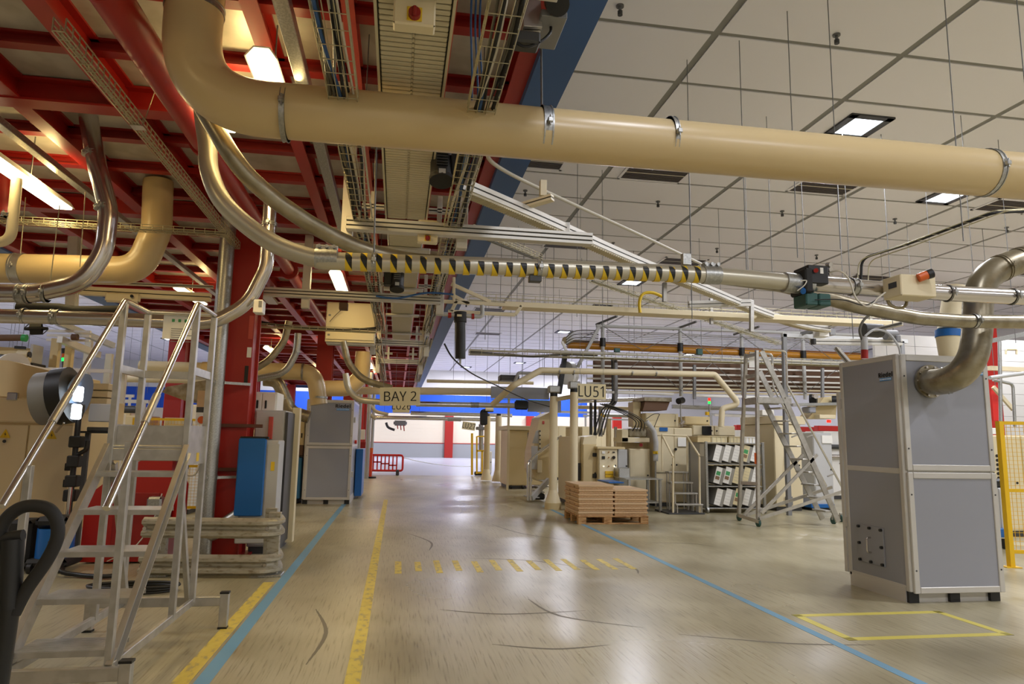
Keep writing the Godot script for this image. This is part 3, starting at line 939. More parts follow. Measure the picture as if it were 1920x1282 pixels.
	for i in n - 1:
		for m in 5:
			var pp: Vector3 = cp[i].lerp(cp[i + 1], m / 5.0)
			var dv: Vector3 = (cp[i + 1] - cp[i]).normalized()
			links.bar(pp + Vector3(0, -0.06, 0), pp + dv * 0.03 + Vector3(0, -0.05, 0), 0.11, 0.02)
	stuff(P("chain_links", links, M.slat_white, d))
	P("joint_block", B(1.52, 1.62, 3.36, 3.56, -6.5, -6.42, 0.004), M.white, d)
	var arm := T("yellowed_bracket", "pale yellow aluminium bracket standing on the diagonal conveyor", "bracket", Vector3(0.989, 3.55, -6.021))
	ext(arm, "arm", Vector3(0.991, 3.55, -6.126), Vector3(1.315, 3.6, -5.874), 0.07, 0.06, Vector3.UP, 1, M.beige_pale)
	ext(arm, "upright", Vector3(1.234, 3.62, -5.918), Vector3(1.234, 3.62, -5.918) + Vector3(0, 0.15, 0), 0.06, 0.06, Vector3.UP, 1, M.beige_pale)
	O("guide_pipe", path1(cat([Vector3(0.66, 3.85, -5.573), Vector3(0.76, 3.78, -5.677), Vector3(1.253, 3.75, -6.085), Vector3(2.656, 3.75, -7.255), Vector3(3.956, 3.75, -8.368)]), 0.018, 10), M.cable_white, "thin white pipe curving down over the diagonal conveyor", "pipe")
	# brackets further along the diagonal conveyor
	var hb := T("support_bracket", "grey profile bracket holding the diagonal conveyor's far end", "bracket", Vector3(6.6, 3.4, -10.9))
	ext(hb, "arm", Vector3(4.186, 3.423, -9.4), Vector3(5.185, 3.497, -9.4), 0.06, 0.1, Vector3.UP, 1, M.white)
	ext(hb, "post", Vector3(5.195, 3.538, -9.4), Vector3(5.178, 3.056, -9.4), 0.055, 0.055, Vector3.UP, 1)
	ext(hb, "post", Vector3(3.369, 3.461, -8.3), Vector3(3.365, 3.205, -8.3), 0.05, 0.05, Vector3.UP, 1)
	ext(hb, "arm", Vector3(7.683, 3.527, -11.2), Vector3(7.675, 3.544, -10.6), 0.05, 0.05, Vector3.UP, 1)
	P("end_block", B(7.5, 7.7, 3.35, 3.6, -11.4, -11.2, 0.004), M.white, hb)
	# long beige trunking across the hall
	var k3 := T("beige_trunking", "long beige cable trunking crossing the hall below the ceiling", "cable tray", Vector3(1.6, 3.45, -10.3))
	P("trough", B(1.55, 8.4, 3.42, 3.5, -10.5, -10.2, 0.004), M.beige_pale, k3)
	basket(k3, Vector3(1.0, 3.5, -10.35), Vector3(8.4, 3.5, -10.35), 0.28, 0.1, 0.2, M.wire, 0.004)
	for x in [5.0, 7.9]:
		ext(k3, "hanger", Vector3(x, 3.32, -10.35), Vector3(x, 3.75, -10.35), 0.05, 0.05, Vector3.UP, 1)
	var tr := T("beige_truss", "beige welded frame beside the black filter cylinder", "bracket", Vector3(1.108, 3.296, -9.7))
	for s in [[Vector3(0.575, 3.329, -9.6), Vector3(1.704, 3.322, -9.6)], [Vector3(0.64, 3.185, -9.6), Vector3(1.612, 3.184, -9.6)], [Vector3(1.612, 3.184, -9.6), Vector3(1.704, 3.322, -9.6)], [Vector3(0.673, 3.591, -9.6), Vector3(1.25, 3.355, -9.6)], [Vector3(0.678, 3.435, -9.6), Vector3(0.942, 3.308, -9.6)], [Vector3(0.709, 3.687, -9.6), Vector3(0.719, 3.328, -9.6)], [Vector3(0.685, 3.187, -9.6), Vector3(0.757, 3.346, -9.6)]]:
		P("bar", bar1(s[0], s[1], 0.04, 0.05, 0.004), M.beige_pale, tr)
	# filter cylinder
	var f := T("filter_cylinder", "black upright filter cylinder hanging on a grey pipe below the blue edge", "filter", Vector3(0.817, 2.458, -9.4))
	P("body", tube1(Vector3(0.816, 2.495, -9.4), Vector3(0.801, 3.035, -9.4), 0.073, 20), M.black, f)
	P("head", tube1(Vector3(0.802, 3.004, -9.4), Vector3(0.798, 3.148, -9.4), 0.088, 20), M.rubber, f)
	P("label_plate", B(0.747, 0.814, 3.07, 3.1, -9.32, -9.31), M.sign, f)
	P("drain", tube1(Vector3(0.818, 2.42, -9.4), Vector3(0.816, 2.495, -9.4), 0.015, 8), M.galv, f)
	P("inlet_pipe", path1(fil([Vector3(0.479, 3.11, -9.4), Vector3(1.115, 3.095, -9.4), Vector3(1.104, 3.262, -9.4)], 0.06), 0.03, 12), M.grey_light, f)
	for x in [843, 887]:
		pass
	P("red_ring", tube1(Vector3(0.628, 3.095, -9.4), Vector3(0.673, 3.097, -9.4), 0.04, 12), M.red, f)
	P("red_ring", tube1(Vector3(0.957, 3.095, -9.4), Vector3(0.994, 3.097, -9.4), 0.04, 12), M.red, f)
	O("black_air_hose", path1(cat([Vector3(0.595, 2.709, -9.5), Vector3(0.736, 2.514, -9.6), Vector3(1.069, 2.368, -10.2), Vector3(1.62, 2.305, -11.5), Vector3(2.409, 2.172, -13), Vector3(3.018, 2.069, -13.6)]), 0.012, 6), M.black, "black hose drooping from the filter cylinder towards the beige columns", "hose")
	# hanging cream switch cabinet
	var h := T("switch_cabinet", "cream steel switch cabinet hanging under the platform above the BAY 2 sign", "cabinet", Vector3(-0.878, 2.984, -11.9))
	var xa := -1.289
	var xb := -0.456
	var ya := 3.039
	var yb := 3.671
	P("body", B(xa, xb, ya - 0.04, yb + 0.02, -12.25, -11.92, 0.006), M.cream, h)
	P("door", B(xa + 0.012, xb - 0.012, ya, yb, -11.92, -11.9, 0.006), M.cream, h)
	P("cable_gland_strip", B(xa + 0.02, xb - 0.02, ya - 0.07, ya - 0.035, -12.2, -11.96), M.grey_light, h)
	for k2 in 2:
		P("hinge", B(xa + 0.04, xa + 0.08, ya + 0.06 + k2 * 0.34, ya + 0.09 + k2 * 0.34, -11.9, -11.892), M.grey, h)
	P("cable", path1(sag(Vector3(-1.215, 3.323, -11.8), Vector3(-1.023, 3.544, -11.8), -0.01), 0.005, 5), M.black, h)
	O("beam_sensor", B(-0.826, -0.716, 3.053, 3.146, -9.2, -9.08, 0.006), M.brown, "small brown sensor box under the beam above the cream cabinet", "sensor")
	# blue pneumatic lines
	for i in 3:
		var bz := -3.3 - 0.05 * i
		O("blue_air_line", path1(cat([Vector3(0.3 + 0.03 * i, 4.0, bz), Vector3(0.31 + 0.03 * i, 3.7, bz - 0.2), Vector3(0.36 + 0.05 * i, 3.4, bz - 0.55 - 0.1 * i), Vector3(0.42, 3.33, bz - 1.6)]), 0.006, 6), M.blue_cable, ["blue air line dropping at the right of the slatted conveyor, leftmost of three", "middle blue air line of three dropping beside the slatted conveyor", "blue air line dropping beside the conveyor, slanting furthest right"][i], "air line")
	O("blue_air_line", path1(cat([Vector3(-0.298, 2.949, -7.6), Vector3(-0.063, 2.937, -7.6), Vector3(0.26, 3.015, -7.6), Vector3(0.561, 3.012, -7.6)]), 0.012, 6), M.blue_cable, "blue cable strung across below the striped tube", "cable")
	# top right motor with profile post, cut by the top edge
	var tm := T("corner_motor", "dark motor on a grooved aluminium post at the top edge beside the blue platform edge", "motor", Vector3(0.625, 3.603, -3.3))
	ext(tm, "post", Vector3(0.593, 3.847, -3.3), Vector3(0.615, 3.541, -3.3), 0.1, 0.1, Vector3.UP, 2)
	P("end_cap", B(0.521, 0.656, 3.446, 3.512, -3.35, -3.24, 0.01), M.dark_grey, tm)
	P("motor_body", tube1(Vector3(0.785, 3.871, -3.5), Vector3(0.724, 3.614, -3.15), 0.06, 20), M.black, tm)
	P("motor_plate", B(0.648, 0.787, 3.575, 3.614, -3.5, -3.2, 0.004), M.grey, tm)
	P("cable", path1(cat([Vector3(0.712, 3.627, -3.3), Vector3(0.714, 3.54, -3.28), Vector3(0.648, 3.459, -3.26), Vector3(0.577, 3.427, -3.26), Vector3(0.52, 3.45, -3.26)]), 0.008, 6), M.black, tm)

func sw(c: Vector3, w: float, h: float, label: String, k: float) -> void:
	var o := T("isolator_box", label, "switch box", c)
	P("box", B(c.x - w / 2, c.x + w / 2, c.y - h * 0.5, c.y + h, c.z - 0.08, c.z, 0.008), M.beige_pale, o)
	P("yellow_plate", B(c.x - 0.045 * k, c.x + 0.045 * k, c.y - h * 0.42, c.y - h * 0.42 + 0.09 * k, c.z, c.z + 0.006, 0.002), M.hazard_yellow, o)
	var q := tube1(Vector3(c.x, c.y - h * 0.42 + 0.035 * k, c.z + 0.006), Vector3(c.x, c.y - h * 0.42 + 0.035 * k, c.z + 0.035), 0.036 * k, 16)
	q.box(Vector3(c.x, c.y - h * 0.42 + 0.035 * k, c.z + 0.04), Vector3(0.02, 0.06, 0.025) * k, Basis.IDENTITY, 0.003)
	P("rotary_knob", q, M.red_dark, o)

func motor(c: Vector3, r: float, l: float, label: String, gear: bool) -> void:
	var o := T("drive_motor", label, "motor", c)
	P("body", tube1(c + Vector3(0, l * 0.6, -0.05), c + Vector3(0, -l * 0.3, 0.02), r, 20), M.dark_grey, o)
	P("end_bell", tube1(c + Vector3(0, -l * 0.3, 0.02), c + Vector3(0, -l * 0.45, 0.03), r * 1.08, 20), M.rubber, o)
	for i in 5:
		P("fin", B(c.x - r * 0.5, c.x + r * 0.5, c.y + l * (0.05 + i * 0.1), c.y + l * (0.08 + i * 0.1), c.z + r * 0.8, c.z + r * 1.15), M.grey if not gear else M.dark_grey, o)
	P("terminal_box", B(c.x - r * 0.45, c.x + r * 0.45, c.y - l * 0.3, c.y - l * 0.02, c.z + r * 0.7, c.z + r * 1.3, 0.006), M.rubber, o)
	P("name_plate", B(c.x - r * 0.3, c.x + r * 0.3, c.y - l * 0.28, c.y - l * 0.12, c.z + r * 1.3, c.z + r * 1.33), M.grey_light, o)
	P("gearbox", B(c.x + r * 0.8, c.x + r * 2.2, c.y - l * 0.2, c.y + l * 0.6, c.z - 0.1, c.z + 0.06, 0.01) if gear else B(c.x - r * 2.0, c.x - r * 0.8, c.y - l * 0.2, c.y + l * 0.7, c.z - 0.1, c.z + 0.06, 0.01), M.black, o)

func frame(z: float, xl: float, xr: float, yb: float, ybeam: float, x0: float, x1: float, label: String) -> void:
	var o := T("profile_frame", label, "frame", Vector3(xl, yb, z))
	ext(o, "post", Vector3(xl, yb, z), Vector3(xl, 4.05, z), 0.1, 0.1, Vector3(0, 0, 1), 2, M.alu_frame)
	ext(o, "post", Vector3(xr, yb, z), Vector3(xr, 4.05, z), 0.1, 0.1, Vector3(0, 0, 1), 2, M.alu_frame)
	ext(o, "beam", Vector3(x0, ybeam, z + 0.1), Vector3(x1, ybeam, z + 0.1), 0.1, 0.11, Vector3.UP, 2, M.alu_frame)
	for s in [-0.3, 0.3]:
		ext(o, "rung", Vector3(s - 0.1, ybeam + 0.2, z + 0.02), Vector3(s + 0.1, ybeam + 0.2, z + 0.02), 0.045, 0.045, Vector3.UP, 1, M.alu_frame)
		ext(o, "rung_post", Vector3(s, ybeam + 0.05, z + 0.02), Vector3(s, 3.6, z + 0.02), 0.045, 0.045, Vector3(0, 0, 1), 1, M.alu_frame)

func tray(a: Vector3, b: Vector3, w: float, label: String, n: int) -> void:
	var o := T("cable_tray", label, "cable tray", a)
	basket(o, a, b, w, 0.06, 0.13, M.wire, 0.003)
	for i in n:
		var p := []
		var L := int(a.distance_to(b) / 0.7)
		var x := rng.randf_range(-w * 0.4, w * 0.4)
		for k in L + 1:
			var s := float(k) / L
			p.append(a.lerp(b, s) + Vector3(x + rng.randf_range(-0.025, 0.025), 0.012 + rng.randf_range(0, 0.06), 0))
		P("cable", path1(cat(p, 4), rng.randf_range(0.006, 0.013), 6), [M.rubber, M.cable_grey, M.cable_white, M.rubber, M.blue_cable][i % 5], o)
	for z in int(a.distance_to(b) / 2.0) + 1:
		var q := a.lerp(b, clampf(z * 2.0 / a.distance_to(b), 0, 1))
		P("hanger", tube1(q + Vector3(w / 2, 0, 0), Vector3(q.x + w / 2, 4.1, q.z), 0.004, 5), M.rod, o)

# ---------------------------------------------------------------- filter unit, right
func riedel_unit(nm: String, label: String, x0: float, x1: float, z0: float, z1: float, h: float, mid: float, logo_side: bool) -> Node3D:
	var o := T(nm, label, "filter unit", Vector3((x0 + x1) / 2, 0, (z0 + z1) / 2))
	var t := 0.05
	# base: plinth on the side, pallet feet under the front
	P("plinth", B(x0, x1, 0.0, 0.13, z1 + 0.02, z0 - 0.06), M.cab_frame, o)
	P("shadow_gap", B(x0 + 0.1, x1 - 0.1, 0.01, 0.1, z1 + 0.1, z0 - 0.1), M.black, o)
	P("inner_body", B(x0 + 0.03, x1 - 0.03, 0.13, h - 0.02, z1 + 0.03, z0 - 0.03), M.cab_grey, o)
	for x in [x0 + 0.06, (x0 + x1) / 2, x1 - 0.06]:
		P("foot", B(x - 0.05, x + 0.05, 0, 0.1, z0 - 0.12, z0 - 0.03), M.black, o)
	# corner posts and rails
	for x in [x0, x1 - t]:
		for z in [z0 - t, z1]:
			P("corner_post", B(x, x + t, 0.1, h, z, z + t, 0.006), M.cab_frame, o)
	for y in [0.1, mid - t / 2, h - t]:
		P("rail", B(x0 + t, x1 - t, y, y + t, z0 - t, z0 - 0.004, 0.004), M.cab_frame, o)
		for x in [x0 + 0.004, x1 - t]:
			P("rail", B(x, x + t - 0.004, y, y + t, z1 + t, z0 - t, 0.004), M.cab_frame, o)
	# front doors: framed panels
	for q in [[0.09, mid - 0.008], [mid + 0.008, h - 0.01]]:
		var fr := MB.new()
		var w := 0.055
		fr.bx(x0 + 0.03, x0 + 0.03 + w, q[0], q[1], z0 - 0.004, z0 + 0.026, 0.005)
		fr.bx(x1 - w, x1, q[0], q[1], z0 - 0.004, z0 + 0.026, 0.005)
		fr.bx(x0 + 0.03 + w, x1 - w, q[0], q[0] + w, z0 - 0.004, z0 + 0.026, 0.005)
		fr.bx(x0 + 0.03 + w, x1 - w, q[1] - w, q[1], z0 - 0.004, z0 + 0.026, 0.005)
		var d := P("front_panel", B(x0 + 0.08, x1 - 0.05, q[0] + 0.05, q[1] - 0.05, z0 - 0.004, z0 + 0.016), M.cab_grey, o)
		P("frame", fr, M.cab_frame, d)
		for x in [x0 + 0.055, x1 - 0.03]:
			for y in [q[0] + 0.2, q[1] - 0.2]:
				P("screw", tube1(Vector3(x, y, z0 + 0.026), Vector3(x, y, z0 + 0.029), 0.008, 8), M.dark_grey, d)
	# side panels
	for q in [[0.15, mid - t / 2], [mid + t / 2, h - t]]:
		P("side_panel", B(x0 + 0.008, x0 + 0.03, q[0], q[1], z1 + t, z0 - t), M.cab_grey, o)
		P("side_panel", B(x1 - 0.03, x1 - 0.008, q[0], q[1], z1 + t, z0 - t), M.cab_grey, o)
	P("top", B(x0 + 0.01, x1 - 0.01, h - 0.02, h, z1 + 0.01, z0 - 0.01), M.cab_frame, o)
	return o

func logo(o: Node3D, at: Vector3, b: Basis, w: float) -> void:  # the maker's name over a blue strip
	txt(o, "Riedel", at, w * 0.27, b, M.ink, true, 1.1)
	var q := MB.new()
	q.box(at - b.y * w * 0.27 + b.z * 0.001, Vector3(w, w * 0.16, 0.002), b)
	var s := P("logo_strip", q, M.blue_logo, o)
	txt(s, "FILTERTECHNIK", at - b.y * w * 0.27 + b.z * 0.003, w * 0.075, b, M.white, true, 1.25)

func riedel_right() -> void:
	var o := riedel_unit("filter_unit", "tall grey two-part filter unit with silver frame standing at the right", 4.6, 5.56, -5.71, -6.56, 2.26, 1.17, true)
	var lb := Basis(Vector3(0, 0, 1), Vector3.UP, Vector3(-1, 0, 0))
	logo(o, Vector3(4.604, 2.075, -5.87), lb, 0.16)
	logo(o, Vector3(5.43, 2.14, -5.69), Basis.IDENTITY, 0.16)
	# hatch in the side
	var h := P("hatch", B(4.596, 4.61, 0.26, 0.62, -6.38, -6.02, 0.004), M.cab_grey, o)
	for q in [[0.28, -6.36], [0.6, -6.36], [0.28, -6.04], [0.6, -6.04], [0.44, -6.36], [0.44, -6.04], [0.28, -6.2], [0.6, -6.2]]:
		P("knob", tube1(Vector3(4.6, q[0], q[1]), Vector3(4.575, q[0], q[1]), 0.014, 10), M.black, h)
	P("handle", path1(fil([Vector3(4.6, 0.37, -6.2), Vector3(4.555, 0.37, -6.2), Vector3(4.555, 0.51, -6.2), Vector3(4.6, 0.51, -6.2)], 0.02), 0.009, 8), M.steel, h)
	for y in [0.62, 1.83]:
		P("side_hinge", B(4.59, 4.62, y - 0.05, y + 0.05, -6.575, -6.54, 0.003), M.alu, o)
	P("door_edge", B(4.588, 4.612, 0.12, 1.95, -6.61, -6.565, 0.003), M.cab_frame, o)
	# flanged elbow
	var c := Vector3(4.911, 2.005, -5.68)
	var e := T("intake_elbow", "tarnished metal elbow pipe bolted to the right filter unit's front", "pipe", c)
	P("flange", tube1(c, c + Vector3(0, 0, 0.025), 0.155, 28), M.galv_old, e)
	for i in 10:
		var t := TAU * i / 10
		P("bolt", tube1(c + Vector3(cos(t) * 0.137, sin(t) * 0.137, 0.02), c + Vector3(cos(t) * 0.137, sin(t) * 0.137, 0.04), 0.012, 6), M.steel, e)
	var p := [c + Vector3(0, 0, 0.02), Vector3(4.811, 1.998, -5.45), Vector3(4.963, 2.08, -5.15), Vector3(5.018, 2.696, -5.15), Vector3(5.108, 2.966, -5.15), Vector3(6.271, 3.363, -5.15)]
	P("pipe", path1(cat([p[0], Vector3(4.862, 1.989, -5.56), Vector3(4.83, 1.988, -5.38), Vector3(4.84, 2.045, -5.22), Vector3(4.898, 2.185, -5.15), Vector3(4.96, 2.408, -5.15), Vector3(4.995, 2.671, -5.15), Vector3(5.077, 2.863, -5.15), Vector3(5.251, 2.985, -5.15), Vector3(5.532, 3.095, -5.15), Vector3(6.457, 3.453, -5.15)], 7), 0.118, 28), M.galv_old, e)
	clampring(Vector3(4.83, 1.988, -5.38), Vector3(0.8, 0.2, 0.6), 0.118, 0.03, e, M.galv, "clamp")
	clampring(Vector3(4.969, 2.446, -5.15), Vector3.UP, 0.118, 0.03, e, M.galv_old, "clamp")
	clampring(Vector3(5.251, 2.985, -5.15), Vector3(1, 0.4, 0), 0.118, 0.03, e, M.galv_old, "clamp")
	clampring(Vector3(5.457, 3.066, -5.15), Vector3(1, 0.38, 0), 0.118, 0.05, e, M.galv_old, "clamp")
	# beige hopper column with blue collar behind the unit
	var k := T("hopper_column", "cream hopper pipe with a blue collar rising behind the right filter unit", "hopper", Vector3(6.932, 2.527, -7.6))
	P("lower_cone", (func(): var q := MB.new(); q.cone(Vector3(6.926, 2.458, -7.6), Vector3(6.93, 2.788, -7.6), 0.14, 0.17, 20); return q).call(), M.beige_pale, k)
	P("collar", tube1(Vector3(6.93, 2.781, -7.6), Vector3(6.937, 2.871, -7.6), 0.178, 20), M.blue_panel, k)
	P("upper_pipe", tube1(Vector3(6.937, 2.871, -7.6), Vector3(7.078, 3.437, -7.6), 0.155, 20), M.beige_pale, k)
	# cable tray in the ceiling to the right
	var ct := T("ceiling_cable_tray", "thin wire tray with a black cable dropping from the ceiling at the right", "cable tray", Vector3(4.947, 3.404, -6.6))
	for i in 2:
		var o2 := Vector3(0.05 * i, -0.03 * i, 0.1 * i)
		P("rail_wire", path1(fil([Vector3(4.895, 3.072, -6.6) + o2, Vector3(4.935, 3.422, -6.6) + o2, Vector3(5.143, 3.486, -6.2) + o2, Vector3(5.681, 3.702, -5.6) + o2, Vector3(6.474, 3.799, -5.6) + o2], 0.12), 0.006, 6), M.wire, ct)
	P("cable", path1(fil([Vector3(4.933, 3.056, -6.6), Vector3(4.975, 3.442, -6.6), Vector3(5.207, 3.501, -6.2), Vector3(5.679, 3.68, -5.6), Vector3(6.471, 3.776, -5.6)], 0.12), 0.014, 8), M.rubber, ct)
	for i in 7:
		var a: Vector3 = Vector3(5.143, 3.486, -6.2).lerp(Vector3(5.681, 3.702, -5.6), i / 6.0)
		P("cross_wire", bar1(a, a + Vector3(0.05, -0.03, 0.1), 0.006, 0.006), M.wire, ct)
	# plug and hose on top of the unit
	var pl := T("red_plug", "grey and red industrial plug with a hose on top of the right filter unit", "plug", Vector3(4.785, 2.322, -6.4))
	P("red_base", tube1(Vector3(4.79, 2.299, -6.4), Vector3(4.795, 2.39, -6.4), 0.035, 14), M.red, pl)
	P("grey_sleeve", tube1(Vector3(4.795, 2.39, -6.4), Vector3(4.798, 2.525, -6.4), 0.034, 14), M.grey_light, pl)
	P("hose", path1(cat([Vector3(4.782, 2.48, -6.4), Vector3(4.752, 2.592, -6.4), Vector3(4.796, 2.696, -6.4), Vector3(4.875, 2.768, -6.4)]), 0.014, 8), M.cable_grey, pl)
	P("loop_hose", path1(cat([Vector3(4.848, 2.546, -6.45), Vector3(4.966, 2.62, -6.45), Vector3(5.122, 2.592, -6.45), Vector3(5.234, 2.459, -6.45), Vector3(5.253, 2.368, -6.45)]), 0.012, 8), M.grey_light, pl)

# ---------------------------------------------------------------- aluminium stairs, left foreground
func ladder_left() -> void:
	var o := T("platform_ladder", "aluminium platform ladder with five treads and round handrails in the left foreground", "ladder", Vector3(-1.65, 0, -4.7))
	var xl := -1.886
	var xr := -1.414
	var zf := -3.98
	var zp := -4.99
	var zb := -5.44
	var yp := 1.315
	var yt := 2.3
	var y0 := 0.2
	for x in [xl, xr]:
		var s: float = -1.0 if x == xl else 1.0
		# stringer: channel section made of a web and two flanges
		var q := MB.new()
		var a := Vector3(x, y0, zf)
		var b := Vector3(x, yp - 0.02, zp)
		q.bar(a, b, 0.008, 0.09, Vector3.UP)
		var nrm := (b - a).normalized().cross(Vector3.RIGHT).normalized()
		if nrm.y < 0: nrm = -nrm
		for e in [-0.042, 0.042]:
			q.bar(a + nrm * e + Vector3(s * 0.014, 0, 0), b + nrm * e + Vector3(s * 0.014, 0, 0), 0.03, 0.008, nrm)
		P("stringer", q, M.alu, o)
		P("front_post", B(x - 0.02, x + 0.02, y0, yt - 0.02, zp - 0.02, zp + 0.02, 0.003), M.alu, o)
		P("rear_post", B(x - 0.02, x + 0.02, y0, yt - 0.02, zb - 0.02, zb + 0.02, 0.003), M.alu, o)
		P("mid_rail", bar1(Vector3(x, 1.83, zp), Vector3(x, 1.83, zb), 0.025, 0.055), M.alu, o)
		P("base_rail", bar1(Vector3(x, y0, zf), Vector3(x, y0, zb - 0.05), 0.03, 0.05, 0.003), M.alu, o)
		P("diagonal_brace", bar1(Vector3(x - s * 0.03, y0 + 0.02, zb), Vector3(x - s * 0.03, yp - 0.12, zp), 0.03, 0.045), M.alu, o)
		# handrail: from low in front up to the post top, then back
		var top := Vector3(x, yt, zp)
		var low := Vector3(-1.369, 1.036, -3.64) if s > 0 else Vector3(xl - 0.02, 1.03, -3.8)
		P("handrail", path1(fil([low, top, Vector3(x, yt, zb)], 0.06, 8), 0.018, 16), M.alu_bright, o)
		P("handrail_sleeve", tube1(low.lerp(top, 0.33), low.lerp(top, 0.46), 0.022, 14), M.alu, o)
		var t := (zf - low.z) / (top.z - low.z)
		P("handrail_post", B(x - 0.018, x + 0.018, y0, lerpf(low.y, top.y, t), zf - 0.018, zf + 0.018, 0.003), M.alu, o)
	for i in 5:
		var y := 0.285 + 0.216 * i
		var f := (y - y0) / (yp - y0)
		var z := lerpf(zf, zp, f)
		var q := MB.new()
		for g in 12:
			q.bx(xl + 0.004, xr - 0.004, y - 0.006, y, z - 0.2 + g * 0.0205, z - 0.2 + g * 0.0205 + 0.0165)
		q.bx(xl + 0.004, xr - 0.004, y - 0.03, y - 0.001, z + 0.046, z + 0.052)
		q.bx(xl + 0.004, xr - 0.004, y - 0.03, y - 0.005, z - 0.206, z - 0.2)
		P("tread", q, M.alu, o)
	P("platform", B(xl, xr, yp - 0.02, yp, zb, zp, 0.003), M.alu, o)
	P("platform_beam", B(xl, xr, yp - 0.1, yp - 0.02, zp - 0.012, zp + 0.012, 0.003), M.alu, o)
	P("toe_board", B(xl, xr, yp, yp + 0.14, zb - 0.01, zb + 0.002), M.alu, o)
	P("toe_board", B(xr - 0.005, xr + 0.005, yp - 0.13, yp + 0.14, zb, zp), M.alu, o)
	P("toe_board", B(xl - 0.005, xl + 0.005, yp, yp + 0.14, zb, zp), M.alu, o)
	P("toe_board", B(xl + 0.02, xr - 0.02, yp + 0.005, yp + 0.13, zp - 0.03, zp - 0.025), M.alu, o)
	P("rear_rail", bar1(Vector3(xl, 1.83, zb), Vector3(xr, 1.83, zb), 0.025, 0.055), M.alu, o)
	P("rear_rail", tube1(Vector3(xl, yt, zb), Vector3(xr, yt, zb), 0.018, 14), M.alu_bright, o)
	P("warning_sticker", B(xr + 0.005, xr + 0.007, yp - 0.11, yp - 0.05, zb + 0.14, zb + 0.2), M.hazard_yellow, o)
	# outriggers
	for z in [zf + 0.05, zb - 0.05]:
		P("outrigger", B(xl - 0.22, -1.2 if z < -5 else -1.31, 0.16, 0.225, z - 0.02, z + 0.02, 0.003), M.alu, o)
		for x in [xl - 0.22, -1.2 if z < -5 else -1.31]:
			var ft := P("outrigger_foot", B(x - 0.03, x + 0.03, 0.012, 0.25, z - 0.025, z + 0.025, 0.004), M.alu, o)
			P("rubber_pad", B(x - 0.032, x + 0.032, 0, 0.014, z - 0.027, z + 0.027), M.black, ft)
			P("rubber_cap", B(x - 0.032, x + 0.032, 0.245, 0.258, z - 0.027, z + 0.027), M.black, ft)
	# paper notice taped to the rear rail
	var n := T("paper_notice", "white paper notice with small green symbols tied to the ladder's rear rail", "notice", Vector3(-1.652, 2.203, -5.46))
	var p0 := Vector3(-1.781, 2.296, -5.46)
	var p1 := Vector3(-1.545, 2.105, -5.46)
	P("sheet", B(p0.x, p1.x, p1.y, p0.y, -5.462, -5.458), M.paper, n)
	for i in 3:
		P("green_symbol", B(p0.x + 0.06 + i * 0.045, p0.x + 0.08 + i * 0.045, p0.y - 0.06, p0.y - 0.038, -5.458, -5.456), M.label_green, n)
	for i in 7:
		P("text_line", B(p0.x + 0.06, p0.x + (0.14 if i % 3 else 0.22), p0.y - 0.115 - i * 0.016, p0.y - 0.11 - i * 0.016, -5.458, -5.4565), M.grey, n)
	# pallet truck handle in the very foreground
	var t := T("pallet_truck", "black pallet truck with a loop handle at the lower left corner", "pallet truck", Vector3(-1.45, 0, -2.25))
	var z := -2.25
	P("loop_handle", path1(cat([Vector3(-1.063, 0.881, -2.25), Vector3(-1.037, 0.947, -2.25), Vector3(-0.992, 1.028, -2.25), Vector3(-0.971, 1.091, -2.25), Vector3(-0.978, 1.141, -2.25), Vector3(-1.004, 1.174, -2.25), Vector3(-1.048, 1.183, -2.25), Vector3(-1.086, 1.172, -2.25), Vector3(-1.116, 1.137, -2.25), Vector3(-1.129, 1.074, -2.25), Vector3(-1.115, 0.978, -2.25), Vector3(-1.091, 0.911, -2.25), Vector3(-1.071, 0.874, -2.25)], 6), 0.0185, 14), M.rubber, t)
	P("cross_grip", path1(cat([Vector3(-1.129, 1.077, -2.25), Vector3(-1.103, 1.092, -2.25), Vector3(-1.062, 1.099, -2.25)], 4), 0.017, 10), M.rubber, t)
	P("lever", tube1(Vector3(-1.089, 1.089, -2.25), Vector3(-1.076, 0.896, -2.25), 0.03, 12), M.black, t)
	var foot := Vector3(-1.075 - 0.05, 0.28, z - 0.06)
	P("shaft", tube1(Vector3(-1.077, 0.911, -2.25), foot, 0.028, 14), M.black, t)
	P("pump", tube1(foot, foot - Vector3(0, 0.2, 0), 0.06, 16), M.dark_grey, t)
	for s in [-0.09, 0.09]:
		P("steer_wheel", tube1(Vector3(foot.x, 0.09, foot.z + s - 0.03), Vector3(foot.x, 0.09, foot.z + s + 0.03), 0.09, 20), M.rubber, t)
		P("fork", B(foot.x - 1.25, foot.x - 0.05, 0.05, 0.1, foot.z + s * 2 - 0.08, foot.z + s * 2 + 0.08, 0.01), M.dark_grey, t)

